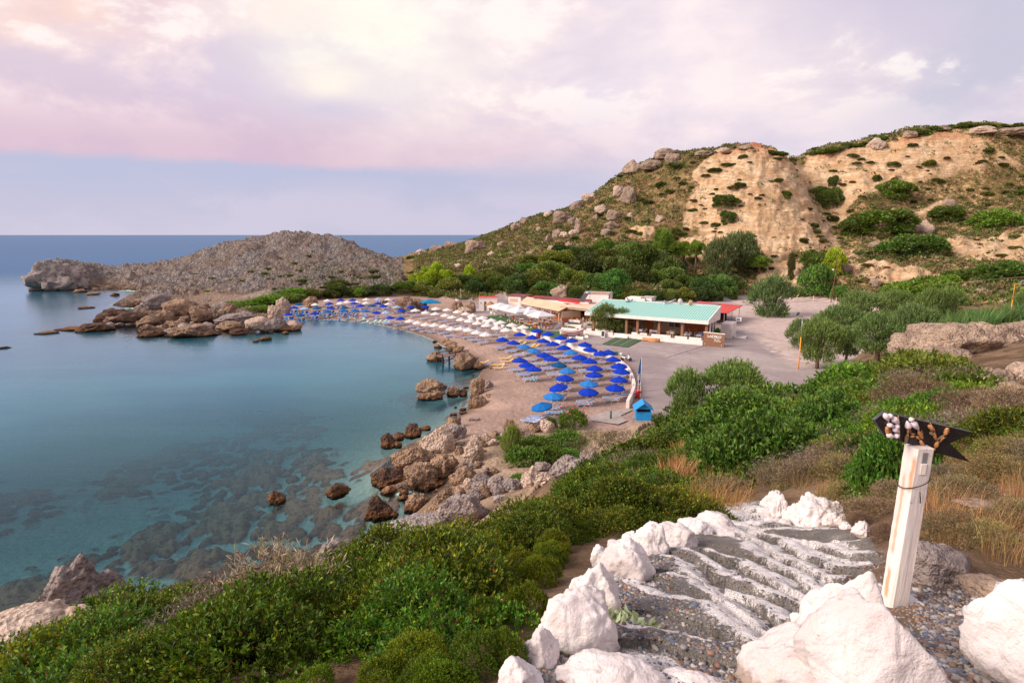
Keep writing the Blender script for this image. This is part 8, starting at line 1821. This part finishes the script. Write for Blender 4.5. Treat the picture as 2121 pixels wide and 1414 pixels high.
fr_=[onb(*q)-base for q in out]; bk_=[p-nrm*.02 for p in fr_]; n=len(fr_)
b=MB(); b.v=[tuple(p) for p in fr_+bk_]; b.f=[tuple(range(n)),tuple(range(2*n-1,n-1,-1))]+[(k,n+k,n+(k+1)%n,(k+1)%n) for k in range(n)]
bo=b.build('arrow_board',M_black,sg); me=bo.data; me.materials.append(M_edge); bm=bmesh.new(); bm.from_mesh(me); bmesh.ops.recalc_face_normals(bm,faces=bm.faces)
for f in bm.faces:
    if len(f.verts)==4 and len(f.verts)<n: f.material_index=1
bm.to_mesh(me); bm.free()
M_shell=simple('white_shell',srgb(238,220,222),.35,.05,40); M_osh=simple('orange_shell',srgb(214,150,92),.6,.3,60,bump=.01,bscale=90); M_glue=simple('glue_residue',srgb(176,140,104),.9,.35,60,bump=.01,bscale=90)
def shell(b,ax_,ay_,bx_,by_,w_,lift=.008,pointy=True):
    A_=onb(*Z8(ax_,ay_),lift)-base; B_=onb(*Z8(bx_,by_),lift)-base; L=(B_-A_); k=9; ws=[.12,.62,.95,1.,.92,.78,.6,.38,.1] if pointy else [.3,.75,.95,1,1,.95,.85,.65,.25]
    sw_=1.2 if pointy else .92; A_=A_-L*.12; L=L*1.24; b.tube([A_+L*(i/(k-1)) for i in range(k)],[w_*sw_*q for q in ws],10)
U_=1/8.8375*3.15/1250
letters={'B':([(262,180,330,305,44),(325,215,420,225,42),(405,250,510,350,52),(320,375,430,405,42),(455,405,530,410,46),(420,450,525,510,40),(310,555,425,600,44),(445,590,530,560,46)],[(310,430,330,560,42),(520,250,540,600,18)],[(335,300,350,380,14),(360,430,400,560,16)]),
 'A':([(700,440,672,320,50),(715,285,800,275,38),(765,330,875,460,50)],[(700,470,700,540,24),(745,600,820,590,26),(890,500,950,620,40),(850,600,900,640,26),(925,670,985,790,36),(990,790,1020,825,16)],[(735,450,745,520,18),(690,560,655,715,36),(740,540,830,560,18),(860,330,900,480,16),(950,500,970,640,18),(870,590,920,660,16)]),
 'Y':([],[(1085,400,1165,490,46),(1165,540,1205,650,30),(1380,560,1410,450,44),(1290,660,1350,600,34),(1200,790,1235,700,42),(1130,850,1190,820,34)],[(1110,360,1190,490,16),(1110,520,1150,570,34),(1180,500,1230,650,16),(1230,660,1360,570,22),(1270,700,1380,620,16),(1440,450,1455,520,14),(1240,670,1270,720,14)])}
for L_,(wh_,org,gl_) in letters.items():
    root=None
    for lst,mt,nm,lf in ((wh_,M_shell,'letter',.010),(org,M_osh,'letter',.006),(gl_,M_glue,'letter_residue',.005)):
        if not lst: continue
        b=MB()
        for q in lst: shell(b,*q[:4],q[4]*U_*1.,lf,mt is M_shell)
        o=b.build(nm if root is None else ('shell_base' if mt is M_osh else 'glue_trace'),mt,sg if root is None else root,True); root=root or o
# cable tie, metal plates
b=MB(); pts=[]
for k in range(21):
    a=2*math.pi*k/20; rr=hs*1.42; zt=Lp-.19+.030*math.sin(a+math.pi)*0+(-.035*math.cos(a-math.pi*.9)); pts.append(PW(rr*math.cos(a)*.98,rr*math.sin(a)*.98,zt))
b.tube(pts,.0028,6); q0=PW(.035,.058,Lp-.222); b.tube([q0,q0+Vector((.004,-.004,-.035)),q0+Vector((.006,-.004,-.062))],.003,5); b.build('cable_tie',simple('black_cord',(.01,.01,.01),.5),sg,True)
pl1=onb(*Z8(1045,930),.0)-base; b=MB()
def plate(c_,w_,h_,th):
    e1=(right*.75-fwd*-.66).normalized(); fn_=Vector((right*math.cos(R(52+0))*1+fwd*math.sin(R(52))).to_tuple()).normalized(); e1=az.cross(fn_).normalized(); vs=[c_+e1*(sx*w_)+az*(sy*h_)+fn_*q for q in (0,th) for sy in (-1,1) for sx in (-1,1)]; return vs,[(0,2,3,1),(4,5,7,6),(0,1,5,4),(2,6,7,3),(0,4,6,2),(1,3,7,5)]
fn_=(right*math.cos(R(52))+fwd*math.sin(R(52))).normalized()
vs,fs=plate(fn_*hs+az*(Lp-.03),.014,.03,.002); b.addv(vs,fs); b.build('metal_plate',M_steel,sg)
b=MB(); vs,fs=plate(fn_*hs+az*(Lp-.095),.017,.032,.006); b.addv(vs,fs); b.build('switch_cover',M_post,sg,bevel=.002)

for i,(a,b_,c_,d_) in enumerate([(1225,1130,1262,1180),(1180,1195,1215,1240),(1290,1100,1325,1130),(1345,1085,1372,1110),(1405,1075,1430,1098),(1112,1288,1150,1330)]):
    wrock(a,b_,c_,d_,240+i%4,'small filler whitewashed stone in the left border, %s in order up the steps'%ordw(i+1))

for o in list(COL.objects):
    if o.parent is None and 'label' in o.keys() and len(o['label'].replace('-',' ').replace(',',' ').split())>16: print('LONG',o.name,o['label'])
